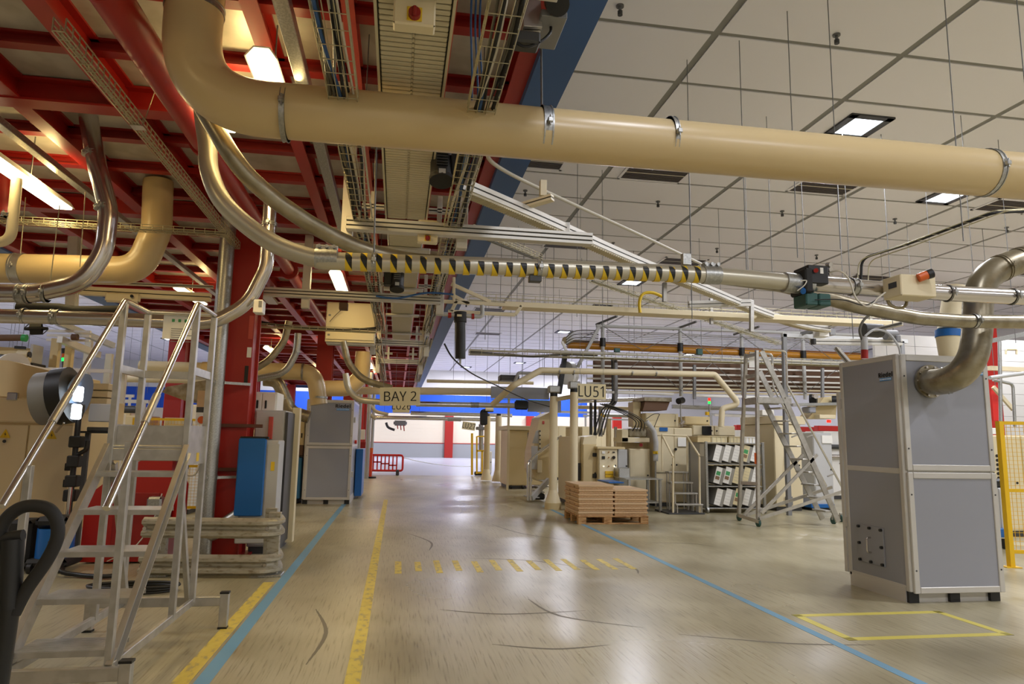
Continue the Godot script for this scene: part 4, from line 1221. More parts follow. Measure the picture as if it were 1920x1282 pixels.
# ---------------------------------------------------------------- generic steel cabinet
func cab(nm: String, label: String, x0: float, x1: float, y0: float, y1: float, z1: float, zf: float, m: Material, doors := 2, ct := "cabinet", plinth := true) -> Node3D:
	var o := T(nm, label, ct, Vector3((x0 + x1) / 2, y0, (z1 + zf) / 2))
	var yb := y0
	if plinth:
		yb = y0 + 0.08
		P("plinth", B(x0 + 0.02, x1 - 0.02, y0, yb, z1 + 0.02, zf - 0.03), M.dark_grey, o)
	P("body", B(x0, x1, yb, y1, z1, zf - 0.02, 0.008), m, o)
	var w := (x1 - x0 - 0.02) / doors
	for i in doors:
		var dx := x0 + 0.01 + i * w
		var d := P("door", B(dx + 0.004, dx + w - 0.004, yb + 0.02, y1 - 0.02, zf - 0.02, zf, 0.006), m, o)
		var hx: float = dx + (w - 0.05 if i % 2 == 0 else 0.05)
		var hy := (yb + y1) / 2
		P("handle", B(hx - 0.012, hx + 0.012, hy - 0.05, hy + 0.05, zf, zf + 0.012, 0.004), M.black, d)
	return o

func warn(o: Node, at: Vector3, s: float) -> void:  # yellow triangle with a black flash
	var q := MB.new()
	q.prism([Vector2(-s, -s * 0.85), Vector2(s, -s * 0.85), Vector2(0, s)], at, Vector3.RIGHT, Vector3.UP, Vector3(0, 0, 0.002))
	var w := P("warning_triangle", q, M.hazard_yellow, o)
	var f := MB.new()
	f.prism([Vector2(0.06 * s, 0.45 * s), Vector2(-0.22 * s, -0.2 * s), Vector2(0.02 * s, -0.12 * s), Vector2(-0.05 * s, -0.62 * s), Vector2(0.22 * s, 0.02 * s), Vector2(0.0, -0.04 * s)], at + Vector3(0, 0, 0.002), Vector3.RIGHT, Vector3.UP, Vector3(0, 0, 0.001))
	P("flash", f, M.ink, w)

# ---------------------------------------------------------------- left side
func left_side() -> void:
	# ducts and tubes under the platform
	duct("beige_duct", "beige duct bending down from the platform and running off the left edge", "duct", [Vector3(-2.729, 4.162, -7.8), Vector3(-2.699, 3.613, -7.8), Vector3(-2.832, 3.137, -7.8), Vector3(-4.796, 3.068, -7.8)], 0.46, 0.155, M.duct_beige, [[Vector3(-4.015, 3.097, -7.8), Vector3.RIGHT, 0.1]], M.alu, 28)
	O("hanger_rod", tube1(Vector3(-4.02, 3.242, -7.8), Vector3(-4.037, 3.877, -7.8), 0.005, 6), M.wire, "thin rod holding the left beige duct near its clamp", "rod")
	var zt := -6.3
	duct("steel_tube", "shiny steel tube dropping from the platform in an S-bend to the left edge", "tube", [Vector3(-2.856, 4.276, -6.3), Vector3(-2.817, 4.103, -6.3), Vector3(-2.721, 3.737, -6.3), Vector3(-2.587, 3.33, -6.3), Vector3(-2.588, 2.967, -6.3), Vector3(-2.722, 2.674, -6.3), Vector3(-3.08, 2.561, -6.3), Vector3(-3.847, 2.525, -6.3)], 0.5, 0.078, M.steel, [[Vector3(-2.77, 3.842, -6.3), Vector3(0.1, -1, 0), 0.03], [Vector3(-2.625, 3.361, -6.3), Vector3(0.2, -1, 0), 0.03], [Vector3(-3.194, 2.55, -6.3), Vector3.RIGHT, 0.07], [Vector3(-3.145, 2.553, -6.3), Vector3.RIGHT, 0.02], [Vector3(-3.014, 2.569, -6.3), Vector3.RIGHT, 0.03]])
	O("hanger_rod", tube1(Vector3(-2.99, 2.659, -6.3), Vector3(-2.985, 3.349, -6.3), 0.004, 6), M.wire, "thin rod down to the steel S-bend, left one of two", "rod")
	O("hanger_rod", tube1(Vector3(-2.77, 2.813, -6.3), Vector3(-2.792, 3.485, -6.3), 0.004, 6), M.wire, "thin rod down to the steel S-bend, right one of two", "rod")
	var z3 := -6.15
	duct("steel_tube", "long steel tube from the left edge that bends up beside the red column", "tube", [Vector3(-3.733, 2.318, -6.15), Vector3(-2.905, 2.339, -6.15), Vector3(-1.604, 2.344, -6.15), Vector3(-1.332, 2.526, -6.15), Vector3(-1.198, 2.868, -6.15), Vector3(-1.204, 3.455, -6.15)], 0.42, 0.06, M.steel, [[Vector3(-3.087, 2.34, -6.15), Vector3.RIGHT, 0.02], [Vector3(-2.849, 2.342, -6.15), Vector3.RIGHT, 0.06], [Vector3(-1.201, 3.258, -6.15), Vector3.UP, 0.03]])
	duct("beige_pipe", "small cream pipe with a bend at the upper left edge", "pipe", [Vector3(-3.505, 3.666, -6.6), Vector3(-3.493, 3.081, -6.6), Vector3(-3.746, 3.035, -6.6)], 0.12, 0.045, M.beige_pale, [[Vector3(-3.545, 3.315, -6.6), Vector3.UP, 0.03]])
	O("red_stub", tube1(Vector3(-4.069, 3.957, -7.4), Vector3(-4.013, 3.539, -7.4), 0.09, 16), M.red_dark, "short dark red pipe stub at the upper left edge", "pipe")
	# galvanised pipe in front of the red column
	var gp := T("galvanised_pipe", "spangled galvanised downpipe strapped in front of the red column", "pipe", Vector3(-1.864, 0, -7.725))
	var g0 := Vector3(-1.975, 3.721, -8.2)
	P("pipe", path1([Vector3(-2.06, 3.95, -8.22), Vector3(-2.06, 0.33, -8.22)], 0.085, 24), M.galv, gp)
	P("elbow", path1(fil([Vector3(-2.06, 0.55, -8.22), Vector3(-2.06, 0.25, -8.22), Vector3(-1.72, 0.5, -8.25)], 0.1), 0.084, 20), M.galv, gp)
	P("lower_pipe", tube1(Vector3(-2.06, 0.4, -8.22), Vector3(-2.06, 0.0, -8.22), 0.084, 20), M.galv, gp)
	for y in [1.98, 0.92]:
		clampring(Vector3(-2.06, y, -8.22), Vector3.UP, 0.086, 0.05, gp, M.galv)
		P("bracket", bar1(Vector3(-1.97, y, -8.2), Vector3(-1.72, y, -8.36), 0.02, 0.03), M.galv, gp)
	# notices on the column
	for i in 3:
		var y: float = [3.0, 2.66, 2.36][i]
		var n := O("column_notice", B(-1.79, -1.74, y - [0.1, 0.14, 0.06][i], y + [0.1, 0.14, 0.06][i], -8.398, -8.394), M.paper if i != 1 else M.red_pink, ["small white notice high on the first red column", "pale red notice strip on the first red column, middle of three", "small white notice lowest on the first red column"][i], "notice")
	O("column_slot_plate", B(-1.8, -1.76, 1.98, 2.2, -8.398, -8.39), M.black, "narrow black slot plate on the first red column", "plate")
	O("strut_rail", B(-2.1, -1.55, 1.48, 1.52, -8.39, -8.35, 0.004), M.rust, "rusty perforated strut across the red column above the blue panel", "rail")
	O("strut_rail", B(-2.1, -1.6, 0.98, 1.02, -8.39, -8.35, 0.004), M.rust, "rusty perforated strut across the red column behind the blue panel", "rail")
	# camera box on the column
	var cb := T("sensor_box", "small white box with a square window beside the red column top", "sensor", Vector3(-1.204, 2.503, -6))
	P("body", B(-1.252, -1.174, 2.425, 2.54, -6.1, -5.98, 0.006), M.white, cb)
	P("window_pane", B(-1.209, -1.183, 2.477, 2.528, -5.982, -5.975), M.grey, cb)
	# guard rail bumper round the column foot
	var g := T("guard_rail", "two-tier worn crash barrier wrapped round the foot of the red column", "guard rail", Vector3(-1.8, 0, -7.5))
	for y in [0.12, 0.475]:
		var pth := fil([Vector3(-2.44, y, -7.44), Vector3(-1.1, y, -7.3), Vector3(-1.24, y, -7.9)], 0.26, 10)
		var q := MB.new()
		var prof := [Vector2(0, 0.1), Vector2(0.02, 0.085), Vector2(0.05, 0.07), Vector2(0.05, 0.04), Vector2(0, 0.012), Vector2(0, -0.012), Vector2(0.05, -0.04), Vector2(0.05, -0.07), Vector2(0.02, -0.085), Vector2(0, -0.1)]
		for i in pth.size() - 1:
			for s in prof.size() - 1:
				var n0 := ((pth[mini(i + 1, pth.size() - 1)] - pth[maxi(i - 1, 0)]) as Vector3).cross(Vector3.UP).normalized() * -1.0
				var n1 := ((pth[mini(i + 2, pth.size() - 1)] - pth[i]) as Vector3).cross(Vector3.UP).normalized() * -1.0
				var f := func(p: Vector3, n: Vector3, v: Vector2) -> Vector3: return p - n * v.x + Vector3(0, v.y, 0)
				q.quad(f.call(pth[i], n0, prof[s]), f.call(pth[i], n0, prof[s + 1]), f.call(pth[i + 1], n1, prof[s + 1]), f.call(pth[i + 1], n1, prof[s]))
				q.quad(f.call(pth[i], n0, prof[s]) + n0 * 0.004, f.call(pth[i + 1], n1, prof[s]) + n1 * 0.004, f.call(pth[i + 1], n1, prof[s + 1]) + n1 * 0.004, f.call(pth[i], n0, prof[s + 1]) + n0 * 0.004)
		P("beam", q, M.guard, g)
		for x in [-2.4, -1.25]:
			P("bolt", tube1(Vector3(x, y, -7.36 + 0.02 * (x + 1.25)), Vector3(x, y, -7.32 + 0.02 * (x + 1.25)), 0.018, 8), M.steel, g)
	for p in [[-1.2, -7.46], [-2.3, -7.55], [-1.3, -7.85]]:
		P("post", B(p[0] - 0.06, p[0] + 0.06, 0.02, 0.62, p[1] - 0.04, p[1] + 0.04, 0.004), M.guard, g)
		P("base_plate", B(p[0] - 0.11, p[0] + 0.11, 0, 0.022, p[1] - 0.09, p[1] + 0.13, 0.003), M.galv, g)
	O("concrete_kerb", B(-2.4, -1.42, 0, 0.11, -7.72, -7.5, 0.01), M.cream, "low pale concrete kerb under the crash barrier", "kerb")
	# blue-doored cabinet behind the barrier
	var bc := T("blue_panel_cabinet", "narrow cabinet with a bright blue front and grey side behind the crash barrier", "cabinet", Vector3(-1.55, 0.2, -8.5))
	P("blue_front", B(-1.76, -1.46, 0.5, 1.36, -8.2, -8.16, 0.012), M.blue_panel, bc)
	P("body", B(-1.74, -1.33, 0.2, 1.34, -8.6, -8.2, 0.01), M.grey_light, bc)
	P("grey_side_strip", B(-1.45, -1.32, 0.5, 1.3, -8.24, -8.19, 0.004), M.grey_light, bc)
	P("yellow_note", B(-1.4, -1.36, 1.0, 1.1, -8.189, -8.186), M.hazard_yellow, bc)
	P("top_cap", B(-1.75, -1.44, 1.355, 1.38, -8.22, -8.17, 0.006), M.black, bc)
	var gf := cab("grey_switch_cabinet", "tall pale grey cabinet with a dark edge right of the blue panel", -1.72, -1.36, 0.0, 1.7, -9.6, -8.75, M.grey_light, 1)
	P("dark_edge", B(-1.36, -1.33, 0.1, 1.68, -9.6, -8.75), M.dark_grey, gf)
	P("red_light_strip", B(-1.55, -1.5, 1.35, 1.62, -8.75, -8.72, 0.004), M.red_pink, gf)
	cab("white_box_unit", "small white wall box above the blue panel beside the red column", -1.86, -1.5, 1.62, 1.93, -9.4, -8.9, M.white, 2, "box", false)
	O("white_panel_edge", B(-1.36, -1.27, 0.05, 1.76, -9.45, -9.3, 0.004), M.cream, "tall cream upright panel edge right of the pale grey cabinet", "panel")
	# second filter unit with beige duct
	var r2 := riedel_unit("filter_unit", "tall grey filter unit with silver frame on the left of the aisle", -1.9, -0.93, -14.9, -16.9, 2.16, 1.2, false)
	logo(r2, Vector3(-1.16, 2.03, -14.88), Basis.IDENTITY, 0.26)
	for y in [0.6, 1.75]:
		P("latch", B(-0.95, -0.9, y - 0.06, y + 0.06, -15.2, -15.1, 0.004), M.alu, r2)
	P("red_button", tube1(Vector3(-0.93, 1.28, -15.6), Vector3(-0.88, 1.28, -15.6), 0.04, 12), M.red_plastic, r2)
	duct("beige_duct", "yellowish beige duct curving down into the left filter unit's top", "duct", [Vector3(-3.887, 2.655, -14.4), Vector3(-1.724, 2.694, -14.4), Vector3(-1.603, 2.033, -14.4)], 0.36, 0.17, M.duct_beige, [[Vector3(-1.956, 2.686, -14.4), Vector3.RIGHT, 0.04], [Vector3(-1.611, 2.174, -14.4), Vector3.UP, 0.04]])
	duct("galvanised_tube", "dark S-shaped tube entering the left filter unit's side", "tube", [Vector3(-2.592, 2.454, -13.8), Vector3(-2.343, 2.441, -13.8), Vector3(-2.184, 2.124, -13.8), Vector3(-2.058, 1.849, -13.8), Vector3(-1.703, 1.754, -13.8)], 0.3, 0.12, M.galv_old, [[Vector3(-2.182, 2.093, -13.8), Vector3(0.3, -1, 0), 0.03]])
	duct("thin_bent_tube", "thin bent steel tube behind the red column, upper one of two", "tube", [Vector3(-1.75, 3.173, -11), Vector3(-1.803, 2.849, -11), Vector3(-2.007, 2.548, -11), Vector3(-2.383, 2.287, -11)], 0.5, 0.055, M.galv_old)
	duct("thin_bent_tube", "thin bent steel tube behind the red column, lower one with a joint", "tube", [Vector3(-1.66, 3.042, -11.4), Vector3(-1.667, 2.735, -11.4), Vector3(-1.82, 2.384, -11.4), Vector3(-2.583, 2.214, -11.4)], 0.5, 0.055, M.galv, [[Vector3(-1.659, 2.736, -11.4), Vector3.UP, 0.02]])
	duct("thin_bent_tube", "thin bent tube from the hanging cream cabinet down behind the BAY 2 sign", "tube", [Vector3(-0.944, 2.953, -11.5), Vector3(-0.858, 2.601, -11.5), Vector3(-0.603, 2.327, -11.5), Vector3(-0.121, 2.2, -11.5)], 0.5, 0.055, M.galv_old)
	duct("thin_bent_tube", "thin bent tube ending at the left edge of the BAY 2 sign", "tube", [Vector3(-0.96, 2.512, -12.5), Vector3(-0.908, 2.227, -12.5), Vector3(-0.713, 2.043, -12.5), Vector3(-0.168, 2.009, -12.5)], 0.4, 0.055, M.tube_grey)
	duct("beige_duct", "wide brownish duct dropping from the platform left of the BAY 2 sign", "duct", [Vector3(-0.925, 3.512, -17.5), Vector3(-0.949, 2.903, -17.5), Vector3(-1.234, 2.586, -17.5), Vector3(-1.944, 2.566, -17.5)], 0.4, 0.2, M.duct_beige)
	duct("beige_duct", "long beige duct crossing the aisle behind the BAY 2 sign", "duct", [Vector3(-1.507, 2.592, -18.5), Vector3(0.727, 2.641, -18.5), Vector3(2.478, 2.677, -18.5)], 0.3, 0.1, M.beige_pale)
	duct("steel_tube", "long shiny tube crossing the aisle just below the BAY 2 sign's middle", "tube", [Vector3(0.418, 2.219, -17), Vector3(3.359, 2.24, -17)], 0.3, 0.065, M.alu_bright, [[Vector3(1.868, 2.229, -17), Vector3.RIGHT, 0.2]])
	duct("steel_tube", "thin shiny tube crossing the far aisle, upper of two over the blue wall band", "tube", [Vector3(0.454, 2.308, -26), Vector3(4.308, 2.296, -26)], 0.3, 0.07, M.alu_bright)
	duct("steel_tube", "thin shiny tube crossing the far aisle, lower of two over the blue wall band", "tube", [Vector3(-0.912, 2.119, -26), Vector3(3.691, 2.12, -26)], 0.3, 0.07, M.alu_bright, [[Vector3(2.101, 2.106, -26), Vector3.RIGHT, 0.5]])
	cab("beige_switch_cabinet", "yellowish beige cabinet left of the left filter unit", -2.75, -1.95, 0.9, 1.9, -16.0, -15.2, M.beige, 1, "cabinet", false)
	var bb := T("blue_bin_cabinet", "blue floor cabinet left of the left filter unit", "cabinet", Vector3(-2.3, 0, -15.4))
	P("body", B(-2.75, -1.95, 0.1, 0.95, -15.9, -15.0, 0.015), M.blue_bin, bb)
	P("lid", B(-2.77, -1.93, 0.95, 0.98, -15.92, -14.98, 0.006), M.black, bb)
	P("handle", B(-2.2, -2.05, 0.86, 0.89, -15.0, -14.97, 0.004), M.black, bb)
	P("base", B(-2.7, -2.0, 0.0, 0.1, -15.85, -15.05), M.dark_grey, bb)
	O("dark_box", B(-2.2, -1.95, 0.98, 1.2, -15.4, -15.1, 0.01), M.brown, "small dark box standing on the blue floor cabinet", "box")
	O("blue_side_box", B(-0.92, -0.76, 0.06, 1.12, -17.2, -16.2, 0.01), M.blue_panel, "narrow blue box right behind the left filter unit", "cabinet")
	left_machines()

func left_machines() -> void:
	# large beige machine with sloping hood
	var o := T("beige_machine", "large beige machine with a sloping hood and warning triangles at the left edge", "machine", Vector3(-6.0, 0, -10))
	var zf := -9.4
	P("hood", (func(): var q := MB.new(); q.prism([Vector2(-7.4, 2.28), Vector2(-4.919, 2.28), Vector2(-4.314, 2.14), Vector2(-4.245, 1.8), Vector2(-7.4, 1.8)], Vector3(0, 0, zf - 1.4), Vector3.RIGHT, Vector3.UP, Vector3(0, 0, 1.25)); return q).call(), M.beige, o)
	P("body", B(-7.4, -4.018, 0.16, 1.82, zf - 1.6, zf - 0.02, 0.01), M.beige, o)
	P("upper_block", B(-7.4, -4.387, 1.5, 1.8, zf - 1.0, zf + 0.03, 0.02), M.beige_pale, o)
	var x0 := -4.919
	var x1 := -4.504
	var x2 := -3.998
	for d in [[-7.0, x0 - 0.01], [x0, x1 - 0.008], [x1, x2]]:
		var dd := P("door", B(d[0] + 0.006, d[1] - 0.006, 0.2, 1.47, zf - 0.02, zf + 0.012, 0.006), M.beige_pale, o)
		P("latch", B(d[0] + 0.02, d[0] + 0.05, 0.95, 1.08, zf + 0.012, zf + 0.03, 0.004), M.galv, dd)
	P("plinth", B(-7.3, x2 - 0.05, 0, 0.16, zf - 1.5, zf - 0.06), M.grey_light, o)
	warn(o, Vector3(-4.758, 1.359, -9.38), 0.06)
	warn(o, Vector3(-4.236, 1.355, -9.38), 0.06)
	for y in [0.92, 0.72]:
		P("hinge", B(x2 - 0.05, x2 + 0.02, y, y + 0.09, zf + 0.01, zf + 0.03, 0.004), M.black, o)
	P("key_switch", tube1(Vector3(-4.76, 1.268, -9.38), Vector3(-4.745, 1.268, -9.35), 0.02, 10), M.black, o)
	P("side_mirror", B(-4.778, -4.66, 1.768, 1.866, zf - 0.0, zf + 0.06, 0.01), M.steel, o)
	# worklight
	var wl := T("work_lamp", "large grey and black drum work lamp with white lit tubes facing right", "lamp", Vector3(-3.83, 1.815, -8.6))
	var c := Vector3(-3.911, 1.783, -8.6)
	P("drum", tube1(Vector3(-4.042, 1.761, -8.6), Vector3(-3.856, 1.79, -8.6), 0.3, 28), M.grey, wl)
	P("front_hood", tube1(Vector3(-3.867, 1.79, -8.6), Vector3(-3.712, 1.819, -8.6), 0.325, 28), M.black, wl)
	for s in 2:
		P("lit_tube", B(-3.629, -3.59, [1.739, 1.536][s], [1.913, 1.709][s], -8.6, -8.4, 0.015), M.led, wl)
	P("bag_film", tube1(Vector3(-3.742, 1.821, -8.75), Vector3(-3.678, 1.81, -8.75), 0.27, 24), M.bag_film, wl)
	P("arm", bar1(Vector3(-3.726, 1.499, -8.5), Vector3(-3.932, 1.389, -8.8), 0.02, 0.02), M.steel, wl)
	# black tool stand
	var ts := T("tool_stand", "black pole stand with clipped black attachments beside the beige machine", "stand", Vector3(-4.065, 0, -10.09))
	P("pole", tube1(Vector3(-3.62, 0.02, -8.6), Vector3(-3.62, 1.66, -8.6), 0.03, 12), M.black, ts)
	P("base_plate", B(-3.8, -3.45, 0, 0.03, -8.75, -8.45, 0.004), M.dark_grey, ts)
	for y in [0.62, 0.78, 1.0, 1.22]:
		P("clip", B(-3.68, -3.55, y, y + 0.13, -8.66, -8.54, 0.012), M.rubber, ts)
	P("hook", path1(fil([Vector3(-3.5, 1.3, -8.6), Vector3(-3.5, 1.2, -8.6), Vector3(-3.62, 1.12, -8.6)], 0.05), 0.025, 8), M.black, ts)
	P("steel_leg", tube1(Vector3(-3.5, 0.0, -8.3), Vector3(-3.5, 0.8, -8.3), 0.02, 10), M.steel, ts)
	var mn := T("keyboard_shelf", "black keyboard shelf and grey monitor beside the work lamp", "computer", Vector3(-3.606, 1.459, -8.9))
	P("monitor", B(-3.748, -3.454, 1.523, 1.744, -9.25, -9.15, 0.01), M.grey_light, mn)
	P("shelf", B(-3.807, -3.363, 1.384, 1.409, -9.25, -8.97, 0.006), M.black, mn)
	P("keyboard", B(-3.681, -3.45, 1.409, 1.458, -9.14, -8.98, 0.006), M.dark_grey, mn)
	for i in 3:
		P("drawer_front", B(-4.051, -3.726, (1.75 + 0.096 * i), (1.832 + 0.096 * i), -10.0, -9.6, 0.006), M.beige_pale, mn)
	# blue welder with hoses
	var w := T("blue_vacuum", "blue and black vacuum machine with hoses on the floor behind the ladder", "machine", Vector3(-3.4, 0, -7.9))
	P("tank", tube1(Vector3(-3.42, 0.12, -7.9), Vector3(-3.42, 0.42, -7.9), 0.17, 20), M.blue_panel, w)
	P("head", B(-3.58, -3.26, 0.42, 0.54, -8.05, -7.75, 0.04), M.black, w)
	P("base", B(-3.62, -3.22, 0.04, 0.13, -8.1, -7.7, 0.03), M.rubber, w)
	for x in [-3.56, -3.28]:
		P("wheel", tube1(Vector3(x, 0.05, -7.7), Vector3(x + 0.04, 0.05, -7.7), 0.05, 12), M.black, w)
	P("black_side", B(-3.85, -3.62, 0.02, 0.5, -8.1, -7.8, 0.03), M.rubber, w)
	P("hose", path1(cat([Vector3(-3.4, 0.3, -7.74), Vector3(-3.2, 0.08, -7.5), Vector3(-3.0, 0.03, -7.45), Vector3(-2.7, 0.03, -7.35), Vector3(-2.6, 0.03, -7.5)]), 0.022, 8), M.black, w)
	for i in 3:
		var pts := []
		for k in 19:
			var t := TAU * k / 18
			pts.append(Vector3(-2.25 + cos(t) * (0.34 + 0.02 * i), 0.02 + 0.022 * i, -6.75 + sin(t) * 0.14))
		O("coiled_hose", path1(pts, 0.014, 6, ), M.black, ["bottom black hose coil on the floor behind the ladder", "middle black hose coil on the floor behind the ladder", "top black hose coil on the floor behind the ladder"][i], "hose")
	# red cabinet
	P("shelf_leg", bar1(Vector3(-3.748, 0, -9.2), Vector3(-3.748, 1.409, -9.2), 0.05, 0.05), M.dark_grey, mn)
	var rc := T("red_cabinet", "red sheet steel machine with a sloping top behind the ladder", "machine", Vector3(-2.85, 0, -8.4))
	P("body", (func(): var q := MB.new(); q.prism([Vector2(-3.3, 0.02), Vector2(-2.45, 0.02), Vector2(-2.45, 1.2), Vector2(-2.62, 1.2), Vector2(-3.05, 0.92), Vector2(-3.3, 0.7)], Vector3(0, 0, -8.7), Vector3.RIGHT, Vector3.UP, Vector3(0, 0, 0.5)); return q).call(), M.red, rc)
	P("door", B(-3.0, -2.55, 0.1, 0.75, -8.2, -8.18, 0.004), M.red_dark, rc)
	P("handle", path1(fil([Vector3(-2.9, 0.62, -8.18), Vector3(-2.9, 0.62, -8.13), Vector3(-2.9, 0.54, -8.13), Vector3(-2.9, 0.54, -8.18)], 0.02), 0.008, 6), M.red_dark, rc)
	P("white_lead", path1(cat([Vector3(-2.5, 0.75, -8.1), Vector3(-2.56, 0.45, -8.05), Vector3(-2.7, 0.2, -8.0), Vector3(-2.95, 0.06, -8.0)]), 0.006, 6), M.cable_white, rc)
	P("silver_fin", B(-2.62, -2.47, 0.55, 0.72, -8.15, -8.0, 0.02), M.galv, rc)
	# fire extinguisher
	var fe := T("fire_extinguisher", "red fire extinguisher with a white hose beside the galvanised downpipe", "fire extinguisher", Vector3(-2.38, 0.45, -8.4))
	P("body", tube1(Vector3(-2.38, 0.47, -8.35), Vector3(-2.38, 0.84, -8.35), 0.075, 20), M.red_plastic, fe)
	P("neck", (func(): var q := MB.new(); q.cone(Vector3(-2.38, 0.84, -8.35), Vector3(-2.38, 0.92, -8.35), 0.075, 0.025, 20); return q).call(), M.red_plastic, fe)
	P("valve", B(-2.41, -2.35, 0.92, 0.97, -8.38, -8.3, 0.006), M.black, fe)
	P("hose", path1(cat([Vector3(-2.36, 0.95, -8.3), Vector3(-2.22, 0.95, -8.26), Vector3(-2.18, 1.15, -8.26), Vector3(-2.26, 1.3, -8.28)]), 0.012, 6), M.cable_white, fe)
	P("bracket", B(-2.42, -2.34, 0.4, 0.48, -8.5, -8.3, 0.004), M.red_dark, fe)
	var wp := T("white_wall_panel", "pale drilled panel and black tube left of the galvanised downpipe", "panel", Vector3(-2.5, 0.95, -8.5))
	P("panel", B(-2.62, -2.45, 0.98, 1.5, -8.52, -8.48, 0.004), M.cream, wp)
	for i in 3:
		P("hole_plug", tube1(Vector3(-2.54, 1.08 + i * 0.15, -8.48), Vector3(-2.54, 1.08 + i * 0.15, -8.475), 0.022, 10), M.beige, wp)
	P("black_tube", tube1(Vector3(-2.38, 1.0, -8.45), Vector3(-2.38, 1.55, -8.45), 0.035, 12), M.dark_grey, wp)
	# yellow safety cage and cabinets further back
	yfence(Vector3(-4.35, 0, -12.4), Vector3(-3.1, 0, -12.4), 1.65, "yellow mesh safety fence seen through the ladder's treads")
	var k1 := cab("beige_switch_cabinet", "wide beige cabinet behind the yellow fence on the left", -3.9, -2.7, 0.0, 1.5, -15.3, -14.4, M.beige_pale, 2)
	var k2 := cab("pale_switch_cabinet", "pale cabinet with black vent slats behind the ladder", -5.2, -4.35, 0.0, 1.7, -12.0, -11.0, M.white, 1)
	for i in 12:
		P("vent_slat", B(-4.75, -4.4, 0.95 + i * 0.04, 0.965 + i * 0.04, -11.0, -10.99), M.black, k2)
	var gp := T("grey_control_panel", "grey control panel with a red button behind the yellow fence", "control panel", Vector3(-3.9, 0.6, -12.0))
	P("panel", B(-4.15, -3.62, 0.3, 1.32, -12.1, -11.95, 0.008), M.grey_light, gp)
	P("red_button", tube1(Vector3(-3.72, 1.12, -11.95), Vector3(-3.72, 1.12, -11.9), 0.035, 12), M.red, gp)
	var hz := T("hazard_post", "yellow and black striped post behind the ladder", "post", Vector3(-3.8, 0, -11.6))
	for i in 8:
		P("stripe_block", B(-3.84, -3.76, 0.35 + i * 0.11, 0.35 + (i + 1) * 0.11, -11.64, -11.6), M.hazard_yellow if i % 2 else M.black, hz)
	P("base", B(-3.86, -3.74, 0, 0.35, -11.66, -11.58), M.hazard_yellow, hz)
	# banner
	var bn := T("roll_banner", "tall orange and white banner with dark lettering left of the downpipe", "banner", Vector3(-3.007, 1.761, -11.5))
	var bx0 := -3.15
	var bx1 := -2.991
	P("sheet", B(bx0, bx1, 1.55, 2.079, -11.51, -11.5), M.kraft_light, bn)
	P("dark_band", B(bx0, bx1, 1.734, 1.818, -11.5, -11.498), M.dark_grey, bn)
	P("white_part", B(bx0, bx1, 1.55, 1.734, -11.5, -11.497), M.paper, bn)
	P("orange_fruit", tube1(Vector3(-3.06, 1.617, -11.5), Vector3(-3.057, 1.617, -11.49), 0.06, 12), M.orange, bn)
	# grey hood (vehicle-like canopy) and shelves in the left hall
	var gh := T("grey_hood", "grey sheet metal hood above the white cabinets left of the downpipe", "hood", Vector3(-3.793, 2.131, -13))
	P("hood", (func(): var q := MB.new(); q.prism([Vector2(-4.167, 2.12), Vector2(-4.095, 2.217), Vector2(-3.423, 2.362), Vector2(-3.397, 2.018), Vector2(-3.717, 1.962)], Vector3(0, 0, -13.6), Vector3.RIGHT, Vector3.UP, Vector3(0, 0, 0.6)); return q).call(), M.galv_old, gh)
	cab("white_cabinet", "white upright cabinet under the grey hood left of the downpipe", -3.744, -3.548, 0.0, 1.914, -14, -13.0, M.white, 1)
	cab("low_cream_cabinet", "low cream cabinet with a black knob under the blue wall band at the left", -4.403, -4.051, 0.0, 1.694, -15, -14.0, M.cream, 1)
	# machines in the left hall: frames, spools, signal tower
	var sp := T("spool_machine", "machine with white film spools and black rollers at the left edge", "machine", Vector3(-5.552, 2.382, -11))
	P("back_plate", B(-5.385, -5.35, 2.193, 2.664, -11.3, -11.0), M.grey_light, sp)
	P("film_spool", tube1(Vector3(-5.551, 2.309, -10.9), Vector3(-5.422, 2.293, -10.7), 0.2, 24), M.white, sp)
	P("spool_core", tube1(Vector3(-5.551, 2.309, -10.9), Vector3(-5.39, 2.289, -10.65), 0.06, 14), M.black, sp)
	P("upper_roll", tube1(Vector3(-5.487, 2.498, -10.9), Vector3(-5.346, 2.495, -10.9), 0.06, 16), M.cream, sp)
	P("lower_roll", tube1(Vector3(-5.451, 2.421, -10.9), Vector3(-5.325, 2.426, -10.9), 0.05, 16), M.cream, sp)
	P("roll_end", tube1(Vector3(-5.353, 2.495, -10.9), Vector3(-5.325, 2.496, -10.9), 0.045, 14), M.black, sp)
	P("drive_block", B(-5.487, -5.332, 2.246, 2.394, -11.4, -11.0, 0.01), M.black, sp)
	P("dark_roll", tube1(Vector3(-5.9, 2.338, -11), Vector3(-5.69, 2.345, -11), 0.1, 16), M.brown, sp)
	P("top_bar", bar1(Vector3(-6.032, 2.577, -11.2), Vector3(-5.454, 2.567, -11.2), 0.1, 0.1), M.beige, sp)
	P("black_bar", bar1(Vector3(-5.591, 2.609, -11), Vector3(-5.449, 2.606, -11), 0.04, 0.04), M.black, sp)
	var gr := O("capped_roll", tube1(Vector3(-6.015, 2.734, -11), Vector3(-5.507, 2.755, -11), 0.05, 12), M.brown, "brown fuzzy roll with a green end cap at the left edge above the spool machine", "roll")
	P("green_cap", tube1(Vector3(-5.507, 2.755, -11), Vector3(-5.45, 2.749, -11), 0.055, 12), M.green, gr)
	hang(gr, -6.6, 2.742, -11.0)
	var st := T("signal_tower", "signal tower with red, orange and lit green lenses in the left hall", "signal light", Vector3(-5.357, 2.496, -12))
	for s in [[676, 653, "led_green"], [670, 660, "orange"], [661, 652, "red_dark"]]: pass
